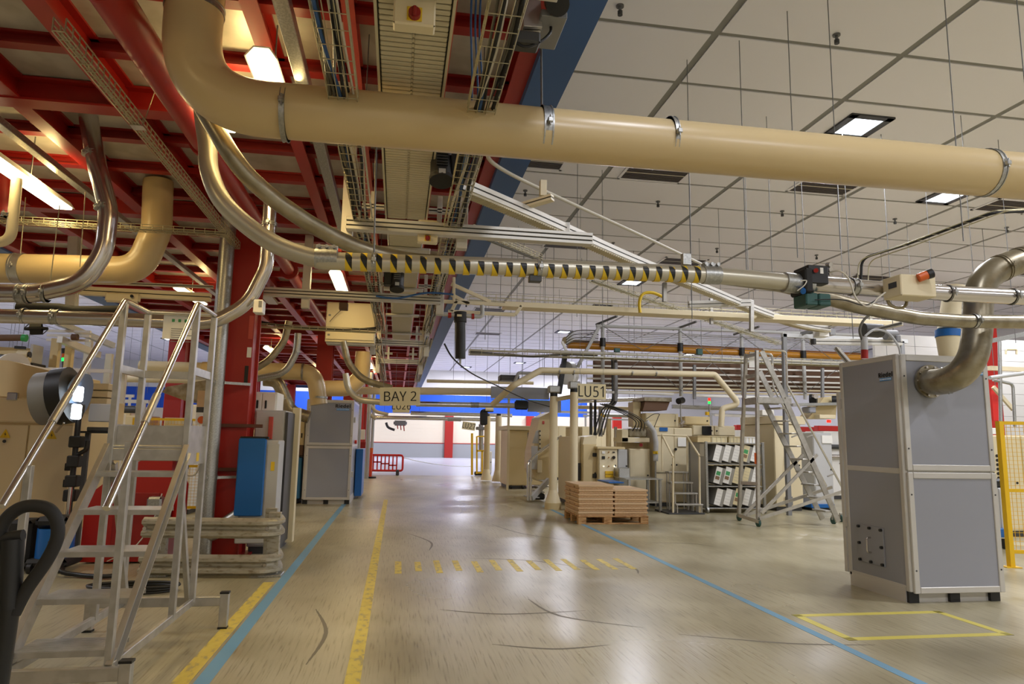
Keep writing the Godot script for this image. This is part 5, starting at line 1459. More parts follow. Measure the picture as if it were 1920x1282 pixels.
	P("green_lens", tube1(Vector3(-5.36, 2.521, -12), Vector3(-5.365, 2.573, -12), 0.035, 14), M.led_green, st)
	P("orange_lens", tube1(Vector3(-5.366, 2.582, -12), Vector3(-5.372, 2.643, -12), 0.035, 14), M.orange, st)
	P("red_lens", tube1(Vector3(-5.373, 2.651, -12), Vector3(-5.381, 2.729, -12), 0.036, 14), M.black, st)
	P("foot", tube1(Vector3(-5.348, 2.409, -12), Vector3(-5.36, 2.521, -12), 0.03, 14), M.dark_grey, st)
	var fr := T("beige_gantry", "beige two-legged gantry with white rails behind the ladder's left handrail", "frame", Vector3(-5.08, 2.286, -11.5))
	P("leg", bar1(Vector3(-5.273, 2.115, -11.5), Vector3(-5.27, 2.82, -11.5), 0.11, 0.1), M.beige, fr)
	P("leg", bar1(Vector3(-5.199, 2.182, -11.8), Vector3(-5.205, 2.779, -11.8), 0.1, 0.1), M.beige, fr)
	for i in 3:
		P("rail", bar1(Vector3(-5.41, 2.939, -11.5) - Vector3(0, i * 0.07, 0), Vector3(-4.801, 2.949, -11.5) - Vector3(0, i * 0.07, 0), 0.06, 0.035), M.white, fr)
	P("slanting_rail", bar1(Vector3(-5.196, 3.05, -11.3), Vector3(-4.845, 2.86, -12.5), 0.08, 0.09), M.galv, fr)
	P("slanting_rail", bar1(Vector3(-5.14, 2.788, -11.3), Vector3(-5.057, 2.696, -12.5), 0.08, 0.1), M.alu_frame, fr)
	P("brown_motor", tube1(Vector3(-5.016, 2.841, -11.4), Vector3(-4.933, 2.844, -11.4), 0.05, 12), M.brown, fr)
	O("black_flexible_hose", path1([Vector3(-3.571, 2.539, -7), Vector3(-3.222, 2.545, -7), Vector3(-3.081, 2.526, -7), Vector3(-2.682, 2.55, -7)], 0.06, 12), M.rubber, "black ribbed hose lying between the two left steel tubes", "hose")
	O("grey_felt_lump", (func(): var q := MB.new(); q.box(Vector3(-3.638, 2.421, -7.5), Vector3(0.2, 0.12, 0.15), Basis.from_euler(Vector3(0, 0.3, 0.12)), 0.05); return q).call(), M.rubber, "dark grey lump hanging under the left steel tube", "bundle")
	# dark post behind (aluminium post under the duct)
	var po := T("alu_post", "aluminium profile post standing behind the left beige duct", "post", Vector3(-4.001, 3.012, -9))
	ext(po, "post", Vector3(-3.994, 2.813, -9), Vector3(-4.054, 3.787, -9), 0.11, 0.11, Vector3(0, 0, 1), 2, M.alu_frame)
	ext(po, "beam", Vector3(-3.927, 3.117, -9), Vector3(-2.404, 3.108, -9), 0.09, 0.1, Vector3.UP, 1, M.beige_pale)
	ext(po, "beam", Vector3(-3.777, 3.271, -9.2), Vector3(-2.436, 3.288, -9.2), 0.04, 0.04, Vector3.UP, 1, M.cable_white)
	P("cam_plate", B(-3.605, -3.2, 2.977, 3.103, -8.95, -8.9, 0.03), M.beige_pale, po)
	P("hub", tube1(Vector3(-3.295, 3.062, -8.9), Vector3(-3.283, 3.056, -8.87), 0.02, 10), M.black, po)
	# thin cross rails, white
	for q in [[[60, 688], [210, 693], "upper thin white rail behind the ladder's left posts", 0.03], [[215, 700], [400, 707], "thin cream duct behind the ladder's mid rail", 0.07], [[250, 684], [400, 691], "long pale fluorescent-like trunking behind the ladder", 0.06]]:
		pass
	O("white_rail", bar1(Vector3(-4.884, 2.261, -10.5), Vector3(-4.05, 2.259, -10.5), 0.04, 0.05), M.white, "thin white rail behind the ladder's left handrail", "rail")
	O("cream_trunking", tube1(Vector3(-5.271, 2.754, -15), Vector3(-3.842, 2.758, -15), 0.11, 14), M.cream, "cream round trunking behind the ladder's rear posts", "trunking")
	O("cream_trunking", tube1(Vector3(-6.373, 2.648, -17), Vector3(-4.334, 2.662, -17), 0.1, 14), M.beige_pale, "lower cream trunking seen between the ladder's mid rails", "trunking")
	# grey vertical posts
	for i in 3:
		var px: float = [-5.35, -5.0, -4.75][i]
		var p2 := T("grey_upright", ["grey profile upright in the left hall, left of three behind the ladder", "grey profile upright in the left hall, middle of three behind the ladder", "grey profile upright in the left hall, right of three behind the ladder"][i], "post", Vector3(px, 0, -12.8))
		ext(p2, "post", Vector3(px, 0.0, -12.8), Vector3(px, 3.0 - 0.25 * i, -12.8), 0.1, 0.1, Vector3(0, 0, 1), 1, M.alu_frame)
	# more machines deep in the left hall
	for i in 6:
		var x: float = [-7.6, -6.6, -9.8, -8.2, -5.4, -11.5][i]
		var z: float = [-14.0, -17.5, -16.0, -21.0, -19.5, -22.0][i]
		var hgt: float = [2.0, 1.8, 2.3, 2.1, 1.7, 2.2][i]
		var m := cab("hall_machine", "beige machine cabinet deep in the left hall behind other machines", x - 0.7, x + 0.7, 0, hgt, z - 1.0, z, M.beige if i % 2 else M.beige_pale, 2, "machine")
		m.set_meta("group", "beige machines in the left hall")
		m.set_meta("label", "beige machine cabinet in the left hall, " + ["behind the spool machine", "behind the signal tower", "furthest left behind the beige hood", "deep between the gantry legs", "behind the grey uprights", "deepest of all, far left"][i])
		P("top_frame", bar1(Vector3(x - 0.6, hgt + 0.35, z - 0.4), Vector3(x + 0.6, hgt + 0.35, z - 0.4), 0.08, 0.08), M.alu_frame, m)
		for s in [-0.5, 0.5]:
			P("upright", bar1(Vector3(x + s, hgt, z - 0.4), Vector3(x + s, hgt + 0.35, z - 0.4), 0.06, 0.06), M.alu_frame, m)
		P("roller", tube1(Vector3(x - 0.4, hgt + 0.15, z - 0.3), Vector3(x + 0.4, hgt + 0.15, z - 0.3), 0.09, 14), M.dark_grey, m)

func yfence(a: Vector3, b: Vector3, h: float, label: String) -> void:
	var o := T("safety_fence", label, "fence", a)
	var d := (b - a).normalized()
	for p in [a, b]:
		P("post", bar1(p, p + Vector3(0, h, 0), 0.06, 0.06), M.yellow, o)
		P("foot", bar1(p + Vector3(0, 0.005, 0) - d * 0.09, p + Vector3(0, 0.005, 0) + d * 0.09, 0.12, 0.01), M.yellow, o)
	for y in [0.18, h * 0.52, h - 0.02]:
		P("rail", bar1(a + Vector3(0, y, 0), b + Vector3(0, y, 0), 0.03, 0.04), M.yellow, o)
	var q := MB.new()
	var n := int(a.distance_to(b) / 0.05)
	for i in n:
		var p := a.lerp(b, (i + 0.5) / n)
		q.bar(p + Vector3(0, 0.18, 0), p + Vector3(0, h, 0), 0.004, 0.004)
	for i in int((h - 0.2) / 0.05):
		q.bar(a + Vector3(0, 0.2 + i * 0.05, 0), b + Vector3(0, 0.2 + i * 0.05, 0), 0.004, 0.004)
	stuff(P("mesh", q, M.yellow, o))

func pxb(a: Vector3, c: Vector3, depth: float, ch := 0.006) -> MB:  # box from its front face's two opposite corners
	return B(minf(a.x, c.x), maxf(a.x, c.x), minf(a.y, c.y), maxf(a.y, c.y), a.z - depth, a.z, ch)

func steelbox(nm: String, label: String, ct: String, a: Vector3, c: Vector3, depth: float, m: Material, doors := 1, floor_ := false, group := "") -> Node3D:
	var y0 := 0.0 if floor_ else c.y
	var o := T(nm, label, ct, Vector3((a.x + c.x) / 2, y0, a.z - depth / 2), group)
	var yb := y0
	if floor_:
		yb = 0.09
		P("plinth", B(a.x + 0.03, c.x - 0.03, 0, yb, a.z - depth + 0.03, a.z - 0.04), M.dark_grey, o)
	P("body", B(a.x, c.x, yb, a.y, a.z - depth, a.z - 0.015, 0.008), m, o)
	var w := (c.x - a.x) / doors
	for i in doors:
		var d := P("door", B(a.x + i * w + 0.012, a.x + (i + 1) * w - 0.012, yb + 0.02, a.y - 0.015, a.z - 0.015, a.z, 0.005), m, o)
		P("lock", tube1(Vector3(a.x + i * w + (w * 0.12 if i % 2 else w * 0.88), (yb + a.y) / 2, a.z), Vector3(a.x + i * w + (w * 0.12 if i % 2 else w * 0.88), (yb + a.y) / 2, a.z + 0.012), 0.018, 10), M.black, d)
	return o

# ---------------------------------------------------------------- signs, barrier, pallet
func sign_board(label: String, s: String, a: Vector3, c: Vector3, cap: float, rope_y: float, tilt := 0.0) -> void:
	var o := T("hanging_sign", label, "sign", Vector3((a.x + c.x) / 2, c.y, a.z))
	var q := MB.new()
	var b := Basis(Vector3(0, 0, 1), tilt)
	q.box((a + c) / 2, Vector3(absf(c.x - a.x), absf(a.y - c.y), 0.012), b, 0.002)
	P("board", q, M.sign, o)
	txt(o, s, (a + c) / 2 + Vector3(0, 0, 0.0075), cap, b, M.ink, false, 1.0 if s.length() > 4 else 0.86)
	for x in [a.x + 0.05, c.x - 0.05]:
		P("cord", tube1(Vector3(x, a.y - 0.02, a.z - 0.008), Vector3(x, rope_y, a.z - 0.008), 0.003, 5), M.rod, o)

func centre_line() -> void:
	sign_board("cream hanging sign reading BAY 2 over the middle of the aisle", "BAY 2", Vector3(-0.289, 2.156, -10.6), Vector3(0.319, 1.879, -10.6), 0.145, 3.45, 0.035)
	sign_board("cream hanging sign reading LU26 half hidden behind the BAY 2 sign", "LU26", Vector3(-0.138, 2.295, -16.5), Vector3(0.263, 1.976, -16.5), 0.17, 3.4, 0.01)
	sign_board("white hanging sign reading LU27, tilted, in front of the far wall", "LU27", Vector3(2.499, 2.035, -27), Vector3(3.013, 1.733, -27), 0.2, 6.31, -0.12)
	sign_board("cream hanging sign reading LU51 in front of the beige columns", "LU51", Vector3(3.396, 2.486, -12.8), Vector3(3.962, 2.192, -12.8), 0.21, 6.3)
	# red barrier
	var b := T("plastic_barrier", "red plastic crowd barrier standing across the left of the far aisle", "barrier", Vector3(-0.6, 0, -26.0))
	var z := -26.2
	var xa := -1.034
	var xb := 0.234
	for y in [0.165, 0.732]:
		P("rail", path1([Vector3(xa, y, z), Vector3(xb - 0.12, y, z)], 0.04, 10), M.red_plastic, b)
	P("end_loop", path1(fil([Vector3(xb - 0.2, 0.732, z), Vector3(xb, 0.732, z), Vector3(xb, 0.165, z), Vector3(xb - 0.2, 0.165, z)], 0.12), 0.04, 10), M.red_plastic, b)
	for i in 8:
		var x := lerpf(xa + 0.05, xb - 0.22, i / 7.0)
		P("upright", bar1(Vector3(x, 0.165, z), Vector3(x, 0.732, z), 0.05, 0.04), M.red_plastic, b)
	for i in 3:
		var x := lerpf(xa + 0.3, xb - 0.4, i / 2.0)
		P("cross_tie", bar1(Vector3(x - 0.12, (0.477 + -0.059 * i), z), Vector3(x + 0.18, (0.477 + -0.059 * i), z), 0.04, 0.05), M.red_plastic, b)
	for x in [xa + 0.1, xb - 0.18]:
		P("foot", B(x - 0.06, x + 0.06, 0, 0.2, z - 0.25, z + 0.25, 0.02), M.dark_grey, b)
	var p := T("orange_post", "orange plastic post on a black base in front of the red barrier", "post", Vector3(-0.865, 0, -24.27))
	var pp := Vector3(-0.865, 0, -24.27)
	P("post", tube1(pp, pp + Vector3(0, 0.98, 0), 0.05, 14), M.orange_red, p)
	P("top_cap", tube1(pp + Vector3(0, 0.86, 0), pp + Vector3(0, 1.02, 0), 0.06, 14), M.orange, p)
	P("base", tube1(pp, pp + Vector3(0, 0.05, 0), 0.2, 20), M.rubber, p)
	O("barrier_tape", path1(sag(Vector3(0.272, 0.62, -27), Vector3(3.247, 0.205, -30), 0.1), 0.015, 5), M.white, "white tape strung from the red barrier towards the far floor", "tape")
	# pallet with kraft trays
	var x0 := 3.06
	var x1 := 4.3
	var z0 := -11.45
	var z1 := -12.45
	var w := T("wooden_pallet", "wooden pallet under the brown cardboard trays", "pallet", Vector3((x0 + x1) / 2, 0, (z0 + z1) / 2))
	for i in 7:
		var zz := lerpf(z0 - 0.06, z1 + 0.06, i / 6.0)
		P("deck_board", B(x0, x1, 0.118, 0.14, zz - 0.055, zz + 0.055, 0.003), M.wood, w)
	for zz in [z0 - 0.06, (z0 + z1) / 2, z1 + 0.06]:
		P("stringer_board", B(x0, x1, 0.0, 0.02, zz - 0.05, zz + 0.05, 0.003), M.wood, w)
		for xx in [x0 + 0.07, (x0 + x1) / 2 - 0.1, x1 - 0.07]:
			P("block", B(xx - 0.07, xx + 0.07, 0.02, 0.118, zz - 0.05, zz + 0.05, 0.004), M.wood, w)
	var lx := [[x0 + 0.01, x0 + 0.625], [x0 + 0.645, x1 - 0.01]]
	var n := 0
	for c in 2:
		var layers := 7 if c == 0 else 6
		for d in 3:
			for k in layers:
				var zz := z0 - 0.02 - d * 0.325
				var h := 0.074
				var y := 0.14 + k * h
				var j := rng.randf_range(-0.006, 0.006)
				var q := T("cardboard_tray", "", "cardboard tray", Vector3((lx[c][0] + lx[c][1]) / 2, y, zz - 0.155), "brown cardboard trays stacked on the wooden pallet")
				var where: String = ["front", "middle", "rear"][d] + " stack of the pallet's " + ["left", "right"][c] + " half"
				var ord: String = ["bottom", "second", "third", "fourth", "fifth", "sixth", "topmost"][k] if c == 0 or k < 5 else "topmost"
				q.set_meta("label", "flat brown cardboard tray, %s in the %s" % [ord, where])
				P("tray", B(lx[c][0] + j + 0.008, lx[c][1] + j - 0.008, y, y + h * 0.5, zz - 0.306, zz - 0.012, 0.003), M.kraft, q)
				P("lid", B(lx[c][0] + j - 0.008, lx[c][1] + j + 0.008, y + h * 0.48, y + h - 0.004, zz - 0.316, zz + 0.008, 0.004), M.kraft if (k + c) % 3 else M.kraft_light, q)

# ---------------------------------------------------------------- the beige line LU51
func machine_right() -> void:
	# columns with cone feet
	for i in 2:
		var x: float = [3.2, 3.56][i]
		var zz: float = [-14.0, -13.7][i]
		var top: float = [2.303, 2.38][i]
		var o := T("beige_column", ["beige round column with a flared foot, left of the pair beside the pallet", "beige round column right behind the pallet, taller of the pair"][i], "column", Vector3(x, 0, zz))
		P("shaft", tube1(Vector3(x, 0.34, zz), Vector3(x, top, zz), 0.084, 24), M.beige_pale, o)
		var q := MB.new()
		q.cone(Vector3(x, 0.12, zz), Vector3(x, 0.38, zz), 0.17, 0.085, 24)
		P("flared_foot", q, M.beige_pale, o)
		P("base", tube1(Vector3(x, 0, zz), Vector3(x, 0.13, zz), 0.172, 24), M.beige, o)
		P("black_cap", tube1(Vector3(x, top, zz), Vector3(x, top + 0.07, zz), 0.08, 20), M.black, o)
		P("top_bracket", B(x - 0.12, x + 0.12, top + 0.07, top + 0.22, zz - 0.1, zz + 0.1, 0.02), M.galv, o)
		if i == 0:
			P("link_pipe", path1(fil([Vector3(x, 2.1, zz), Vector3(x, 2.23, zz), Vector3(3.56, 2.3, -13.75)], 0.06), 0.045, 12), M.beige_pale, o)
	for i in 2:
		var x: float = [3.24, 2.96][i]
		var zz: float = [-22.2, -22.9][i]
		var o := T("beige_column", ["beige round column far down the line beside the pale cabinet, front one", "beige round column far down the line, rear one in the shade"][i], "column", Vector3(x, 0, zz))
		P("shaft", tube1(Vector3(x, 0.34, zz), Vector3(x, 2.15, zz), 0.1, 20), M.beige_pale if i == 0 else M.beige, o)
		var q := MB.new()
		q.cone(Vector3(x, 0.05, zz), Vector3(x, 0.4, zz), 0.19, 0.1, 20)
		P("flared_foot", q, M.beige_pale, o)
		P("cap", tube1(Vector3(x, 2.15, zz), Vector3(x, 2.22, zz), 0.07, 14), M.black, o)
	# dark robot-like head near them
	var bh := T("black_clamp", "black hanging clamp head above the yellow ladder far down the line", "machine head", Vector3(2.849, 1.974, -23))
	P("arm", path1(fil([Vector3(2.778, 1.884, -23), Vector3(2.768, 2.33, -23), Vector3(3.167, 2.358, -23)], 0.1), 0.06, 10), M.black, bh)
	P("head", B(2.722, 2.975, 1.849, 2.278, -23.1, -22.8, 0.03), M.black, bh)
	P("cylinder", tube1(Vector3(2.894, 2.369, -23), Vector3(3.167, 2.376, -23), 0.07, 12), M.beige_pale, bh)
	hang(bh, 2.929, 2.424, -23)
	# yellow gate
	var yg := T("yellow_guard_frame", "yellow guard frame with a grey post far down the line", "fence", Vector3(3.093, 0, -26.956))
	for x in [884, 889, 903]: pass
	for q in [[Vector3(2.822, 0.048, -26), Vector3(2.783, 1.598, -26), 0.08], [Vector3(3.003, 0.089, -26), Vector3(2.969, 1.481, -26), 0.06], [Vector3(3.205, 0.091, -26), Vector3(3.185, 0.945, -26), 0.06], [Vector3(2.982, 0.942, -26), Vector3(3.47, 0.949, -26), 0.06], [Vector3(2.969, 1.481, -26), Vector3(3.458, 1.49, -26), 0.05], [Vector3(2.962, 0.128, -26), Vector3(3.244, 0.131, -26), 0.05]]:
		P("bar", bar1(q[0], q[1], q[2], q[2]), M.yellow, yg)
	P("grey_post", tube1(Vector3(3.18, 0.939, -26.3), Vector3(3.156, 1.952, -26.3), 0.09, 12), M.galv, yg)
	P("gripper", B(2.965, 3.417, 1.728, 1.85, -26.4, -26.1, 0.02), M.grey, yg)
	P("black_gear", B(2.933, 3.502, 0.02, 0.165, -26.3, -26.1, 0.03), M.black, yg)
	steelbox("white_door_cabinet", "white cabinet behind the yellow guard frame", "cabinet", Vector3(3.28, 0.914, -26.6), Vector3(3.652, 0.064, -26.6), 0.6, M.white, 1, true)
	# far beige cabinet with pole
	var ca := steelbox("beige_cabinet", "tall plain beige cabinet left of the chrome stair rail", "cabinet", Vector3(3.145, 1.66, -19.6), Vector3(3.716, 0.064, -19.6), 1.4, M.beige, 1, true)
	P("top_slab", B(3.082, 4.413, 1.664, 1.786, -21.5, -19.45, 0.01), M.beige_pale, ca)
	P("side_block", B(3.694, 4.453, 0.1, 1.674, -21.4, -19.8, 0.01), M.beige, ca)
	P("dark_doorway", B(3.725, 3.899, 0.2, 1.596, -19.8, -19.75, 0.004), M.grey, ca)
	for x in [3.252, 3.592]:
		P("castor", tube1(Vector3(x - 0.02, 0.05, -19.58), Vector3(x + 0.02, 0.05, -19.58), 0.05, 12), M.black, ca)
	O("thin_post", B(3.051 - 0.03, 3.051 + 0.03, 0, 2.559, -19.03, -18.97, 0.004), M.beige_pale, "thin pale post in front of the tall plain beige cabinet", "post")
	# machine with slanting front and porthole
	var ms := T("slanted_machine", "beige machine with a slanting front and grey porthole behind the chrome rail", "machine", Vector3(3.5, 0, -17))
	var f := func(px: Vector3) -> Vector2: return Vector2(px.x, px.y)
	var z := -16.5
	var pr := MB.new()
	pr.prism([f.call(Vector3(3.249, 1.065, -16.5)), f.call(Vector3(3.361, 1.646, -16.5)), f.call(Vector3(3.424, 1.945, -16.5)), f.call(Vector3(3.69, 2.082, -16.5)), f.call(Vector3(3.705, 0.559, -16.5)), f.call(Vector3(3.495, 0.379, -16.5)), f.call(Vector3(3.323, 0.479, -16.5)), f.call(Vector3(3.241, 0.682, -16.5))], Vector3(0, 0, z - 1.0), Vector3.RIGHT, Vector3.UP, Vector3(0, 0, 1.0))
	P("body", pr, M.beige, ms)
	var wn := MB.new()
	wn.prism([f.call(Vector3(3.242, 1.308, -16.48)), f.call(Vector3(3.331, 1.606, -16.48)), f.call(Vector3(3.397, 1.633, -16.48)), f.call(Vector3(3.401, 1.311, -16.48))], Vector3(0, 0, z), Vector3.RIGHT, Vector3.UP, Vector3(0, 0, 0.015))
	P("window_pane", wn, M.grey_light, ms)
	P("bolt_strip", pxb(Vector3(3.406, 1.633, -16.46), Vector3(3.452, 1.132, -16.46), 0.03), M.beige_pale, ms)
	for i in 5:
		P("bolt", tube1((Vector3(3.424, 1.607, -16.45) + Vector3(0.001, -0.103, 0) * i), (Vector3(3.418, 1.607, -16.42) + Vector3(0.001, -0.103, 0) * i), 0.02, 8), M.dark_grey, ms)
	P("grey_side", pxb(Vector3(3.224, 1.244, -16.45), Vector3(3.376, 0.685, -16.45), 0.05), M.grey_light, ms)
	P("red_label", pxb(Vector3(3.487, 1.855, -16.48), Vector3(3.542, 1.778, -16.48), 0.02), M.red_pink, ms)
	P("small_box", pxb(Vector3(3.363, 0.916, -16.4), Vector3(3.471, 0.613, -16.4), 0.2), M.beige_pale, ms)
	# stair with chrome rail
	var sr := T("chrome_rail_stair", "short grey stair with a bent chrome handrail beside the flared column", "stairs", Vector3(3.034, 0, -15.648))
	var ze := -15.4
	P("handrail", path1(fil([Vector3(2.949, 0.045, -15.4), Vector3(2.937, 0.871, -15.4), Vector3(3.147, 1.06, -15.6), Vector3(3.844, 1.486, -16)], 0.12), 0.03, 12), M.alu_bright, sr)
	P("handrail_post", tube1(Vector3(3.01, 0.046, -15.4), Vector3(2.997, 0.943, -15.4), 0.025, 10), M.alu_bright, sr)
	P("stringer", bar1(Vector3(3.033, 0.093, -15.4), Vector3(3.52, 0.466, -15.9), 0.06, 0.12), M.grey_light, sr)
	for i in 4:
		var a: Vector3 = Vector3(3.077, 0.108, -15.5).lerp(Vector3(3.508, 0.442, -15.9), i / 3.0)
		P("tread", B(a.x - 0.1, a.x + 0.16, a.y - 0.02, a.y, a.z - 0.6, a.z, 0.004), M.grey_light, sr)
	P("black_gear", pxb(Vector3(3.146, 0.183, -15.6), Vector3(3.384, 0.041, -15.6), 0.3, 0.03), M.black, sr)
	# main machine blocks left to right
	var b1 := steelbox("beige_machine_block", "beige machine block with a dark slot directly above the pallet's left half", "machine", Vector3(3.734, 1.482, -14.6), Vector3(3.942, 0.265, -14.6), 1.2, M.beige_pale, 1, true)
	P("slot_opening", pxb(Vector3(3.843, 0.913, -14.55), Vector3(3.939, 0.551, -14.55), 0.04), M.dark_grey, b1)
	P("upper_deck", pxb(Vector3(4.066, 1.715, -15.85), Vector3(4.327, 1.444, -15.85), 0.6), M.beige, b1)
	var b2 := steelbox("beige_machine_block", "stepped beige machine block with black hinges left of the control cabinet", "machine", Vector3(3.943, 1.326, -14.4), Vector3(4.252, 0.283, -14.4), 1.2, M.beige, 1, true)
	P("sloped_top", (func(): var q := MB.new(); q.prism([f.call(Vector3(3.943, 1.315, -14.4)), f.call(Vector3(3.978, 1.475, -14.4)), f.call(Vector3(4.24, 1.514, -14.4)), f.call(Vector3(4.252, 1.32, -14.4))], Vector3(0, 0, -15.4), Vector3.RIGHT, Vector3.UP, Vector3(0, 0, 0.98)); return q).call(), M.beige_pale, b2)
	for y in [852, 891]: pass
	P("hinge", pxb(Vector3(4.157, 1.138, -14.36), Vector3(4.24, 1.06, -14.36), 0.05), M.black, b2)
	P("hinge", pxb(Vector3(4.157, 0.698, -14.36), Vector3(4.24, 0.61, -14.36), 0.05), M.black, b2)
	var cc := steelbox("control_cabinet", "beige control cabinet with dials, two lit lamps and a yellow label", "control cabinet", Vector3(4.24, 1.243, -14.2), Vector3(4.65, 0.522, -14.2), 0.8, M.beige_pale, 1)
	P("base_block", B(4.269, 4.683, 0, 0.52, -15, -14.25, 0.006), M.beige, cc)
	P("top_cap", pxb(Vector3(4.19, 1.277, -14.15), Vector3(4.802, 1.23, -14.15), 0.85), M.beige, cc)
	P("yellow_label", pxb(Vector3(4.374, 0.765, -14.18), Vector3(4.55, 0.633, -14.18), 0.02, 0.001), M.yellow, cc)
	P("label_line", pxb(Vector3(4.373, 0.703, -14.176), Vector3(4.549, 0.696, -14.176), 0.004, 0), M.ink, cc)
	for q in [[1132, 848, "paper", 2.6], [1132, 858, "black", 2.6], [1151, 848, "black", 1.5], [1151, 858, "black", 3.0], [1141, 848, "amber_tube", 1.2], [1141, 858, "amber_tube", 1.2], [1141, 874, "amber_tube", 1.2], [1154, 894, "black", 1.0]]: pass
	P("meter", pxb(Vector3(4.304, 1.183, -14.18), Vector3(4.369, 1.128, -14.18), 0.02, 0.001), M.paper, cc)
	P("meter", pxb(Vector3(4.304, 1.077, -14.18), Vector3(4.369, 1.016, -14.18), 0.02, 0.001), M.black, cc)
	P("display", pxb(Vector3(4.54, 1.175, -14.18), Vector3(4.587, 1.148, -14.18), 0.02, 0.001), M.black, cc)
	P("main_switch", tube1(Vector3(4.566, 1.052, -14.19), Vector3(4.55, 1.053, -14.14), 0.034, 12), M.black, cc)
	for y in [848, 858, 874]: pass
	P("button", tube1(Vector3(4.454, 1.162, -14.19), Vector3(4.448, 1.163, -14.17), 0.014, 10), M.amber_tube, cc)
	P("button", tube1(Vector3(4.454, 1.05, -14.19), Vector3(4.448, 1.051, -14.17), 0.014, 10), M.amber_tube, cc)
	P("button", tube1(Vector3(4.454, 0.866, -14.19), Vector3(4.447, 0.867, -14.17), 0.014, 10), M.amber_tube, cc)
	P("lit_lamp", tube1(Vector3(4.342, 0.865, -14.19), Vector3(4.336, 0.865, -14.17), 0.012, 10), M.led_white, cc)
	P("lit_lamp", tube1(Vector3(4.577, 0.867, -14.19), Vector3(4.571, 0.868, -14.17), 0.014, 10), M.led_white, cc)
	steelbox("grey_side_cabinet", "narrow grey cabinet face between the control cabinet and the beige door", "cabinet", Vector3(4.751, 1.223, -14.5), Vector3(4.977, 0.505, -14.5), 0.8, M.grey_light, 1)
	steelbox("low_grey_box", "low grey steel box in front of the narrow grey cabinet", "box", Vector3(4.576, 0.846, -13.9), Vector3(4.827, 0.27, -13.9), 0.4, M.galv, 1)
	var b3 := steelbox("beige_door_cabinet", "beige cabinet with one plain door left of the grey hose", "cabinet", Vector3(5.053, 1.238, -14.6), Vector3(5.531, -0.071, -14.6), 0.9, M.beige_pale, 1, true)
	var mp := T("press_head", "worn grey press head on a beige shelf above the plain beige door", "machine head", Vector3(5.311, 1.463, -14.8))
	P("shelf", pxb(Vector3(4.883, 1.479, -14.6), Vector3(5.523, 1.385, -14.6), 0.6), M.beige_pale, mp)
	P("head", pxb(Vector3(5.066, 1.682, -14.7), Vector3(5.512, 1.49, -14.7), 0.5, 0.03), M.galv_old, mp)
	P("white_column", pxb(Vector3(4.884, 1.654, -14.6), Vector3(5.03, 1.377, -14.6), 0.4), M.cream, mp)
	P("red_knob", tube1(Vector3(5.325, 1.323, -14.6), Vector3(5.288, 1.324, -14.5), 0.04, 12), M.red_dark, mp)
	P("under_box", pxb(Vector3(5.016, 1.374, -15), Vector3(5.673, 1.228, -15), 0.4), M.beige, mp)
	for i in 4:
		P("lead", path1(cat([(Vector3(5.13, 1.624, -14.6) + Vector3(0.086, 0.002, 0) * i), (Vector3(5.17, 1.834, -14.5) + Vector3(0.061, 0.001, 0) * i), (Vector3(4.807, 2.009, -14.4) + Vector3(0.073, 0.002, 0) * i), (Vector3(4.264, 2.183, -14.2) + Vector3(0.047, 0.001, 0) * i)]), 0.012, 6), [M.black, M.cable_grey, M.black, M.cable_grey][i], mp)
	# grey flexible duct
	duct("grey_flexible_duct", "grey flexible duct bending down beside the beige door cabinet", "duct", [Vector3(5.342, 1.833, -14.3), Vector3(5.51, 1.628, -14.3), Vector3(5.556, 1.376, -14.3), Vector3(5.538, 0.987, -14.3)], 0.2, 0.055, M.grey_light, [[Vector3(5.541, 1.169, -14.3), Vector3.UP, 0.06]], M.hazard_yellow)
	O("thin_duct_stem", tube1(Vector3(5.539, 1.01, -14.3), Vector3(5.533, 0, -14.3), 0.02, 8), M.galv, "thin steel stem below the grey flexible duct", "pipe")
	# hood and upright duct
	var hd := T("extraction_hood", "brown open extraction hood over the pale machine box", "hood", Vector3(5.839, 2.249, -15))
	var hq := MB.new()
	hq.prism([f.call(Vector3(5.516, 2.095, -15)), f.call(Vector3(5.596, 2.365, -15)), f.call(Vector3(6.203, 2.382, -15)), f.call(Vector3(6.095, 2.121, -15))], Vector3(0, 0, -15.7), Vector3.RIGHT, Vector3.UP, Vector3(0, 0, 0.7))
	P("hood_shell", hq, M.brown, hd)
	P("rim", pxb(Vector3(5.54, 2.41, -14.95), Vector3(6.207, 2.318, -14.95), 0.8), M.galv_old, hd)
	P("upright_duct", pxb(Vector3(5.359, 2.308, -15.2), Vector3(5.547, 1.735, -15.2), 0.35), M.beige, hd)
	var pb := steelbox("pale_machine_box", "pale cream machine box under the brown hood", "machine", Vector3(5.555, 2.044, -14.9), Vector3(6.344, 1.722, -14.9), 1.0, M.cream, 1)
	P("loop_lead", path1(cat([Vector3(5.665, 1.706, -14.7), Vector3(5.769, 1.946, -14.7), Vector3(5.795, 2.019, -14.7), Vector3(5.669, 2.016, -14.7), Vector3(5.492, 1.904, -14.7)]), 0.008, 6), M.black, pb)
	var dc := steelbox("two_door_cabinet", "tall beige two-door cabinet with a blue plate and a sheet of paper", "cabinet", Vector3(5.613, 1.714, -14.5), Vector3(6.489, -0.003, -14.5), 1.0, M.beige_pale, 2, true)
	P("blue_plate", pxb(Vector3(5.717, 1.716, -14.48), Vector3(5.902, 1.632, -14.48), 0.02, 0.001), M.blue_panel, dc)
	P("paper_sheet", pxb(Vector3(6.128, 1.501, -14.46), Vector3(6.361, 1.306, -14.46), 0.02, 0.001), M.paper, dc)
	P("seam", pxb(Vector3(5.609, 0.734, -14.49), Vector3(6.488, 0.724, -14.49), 0.012, 0), M.dark_grey, dc)
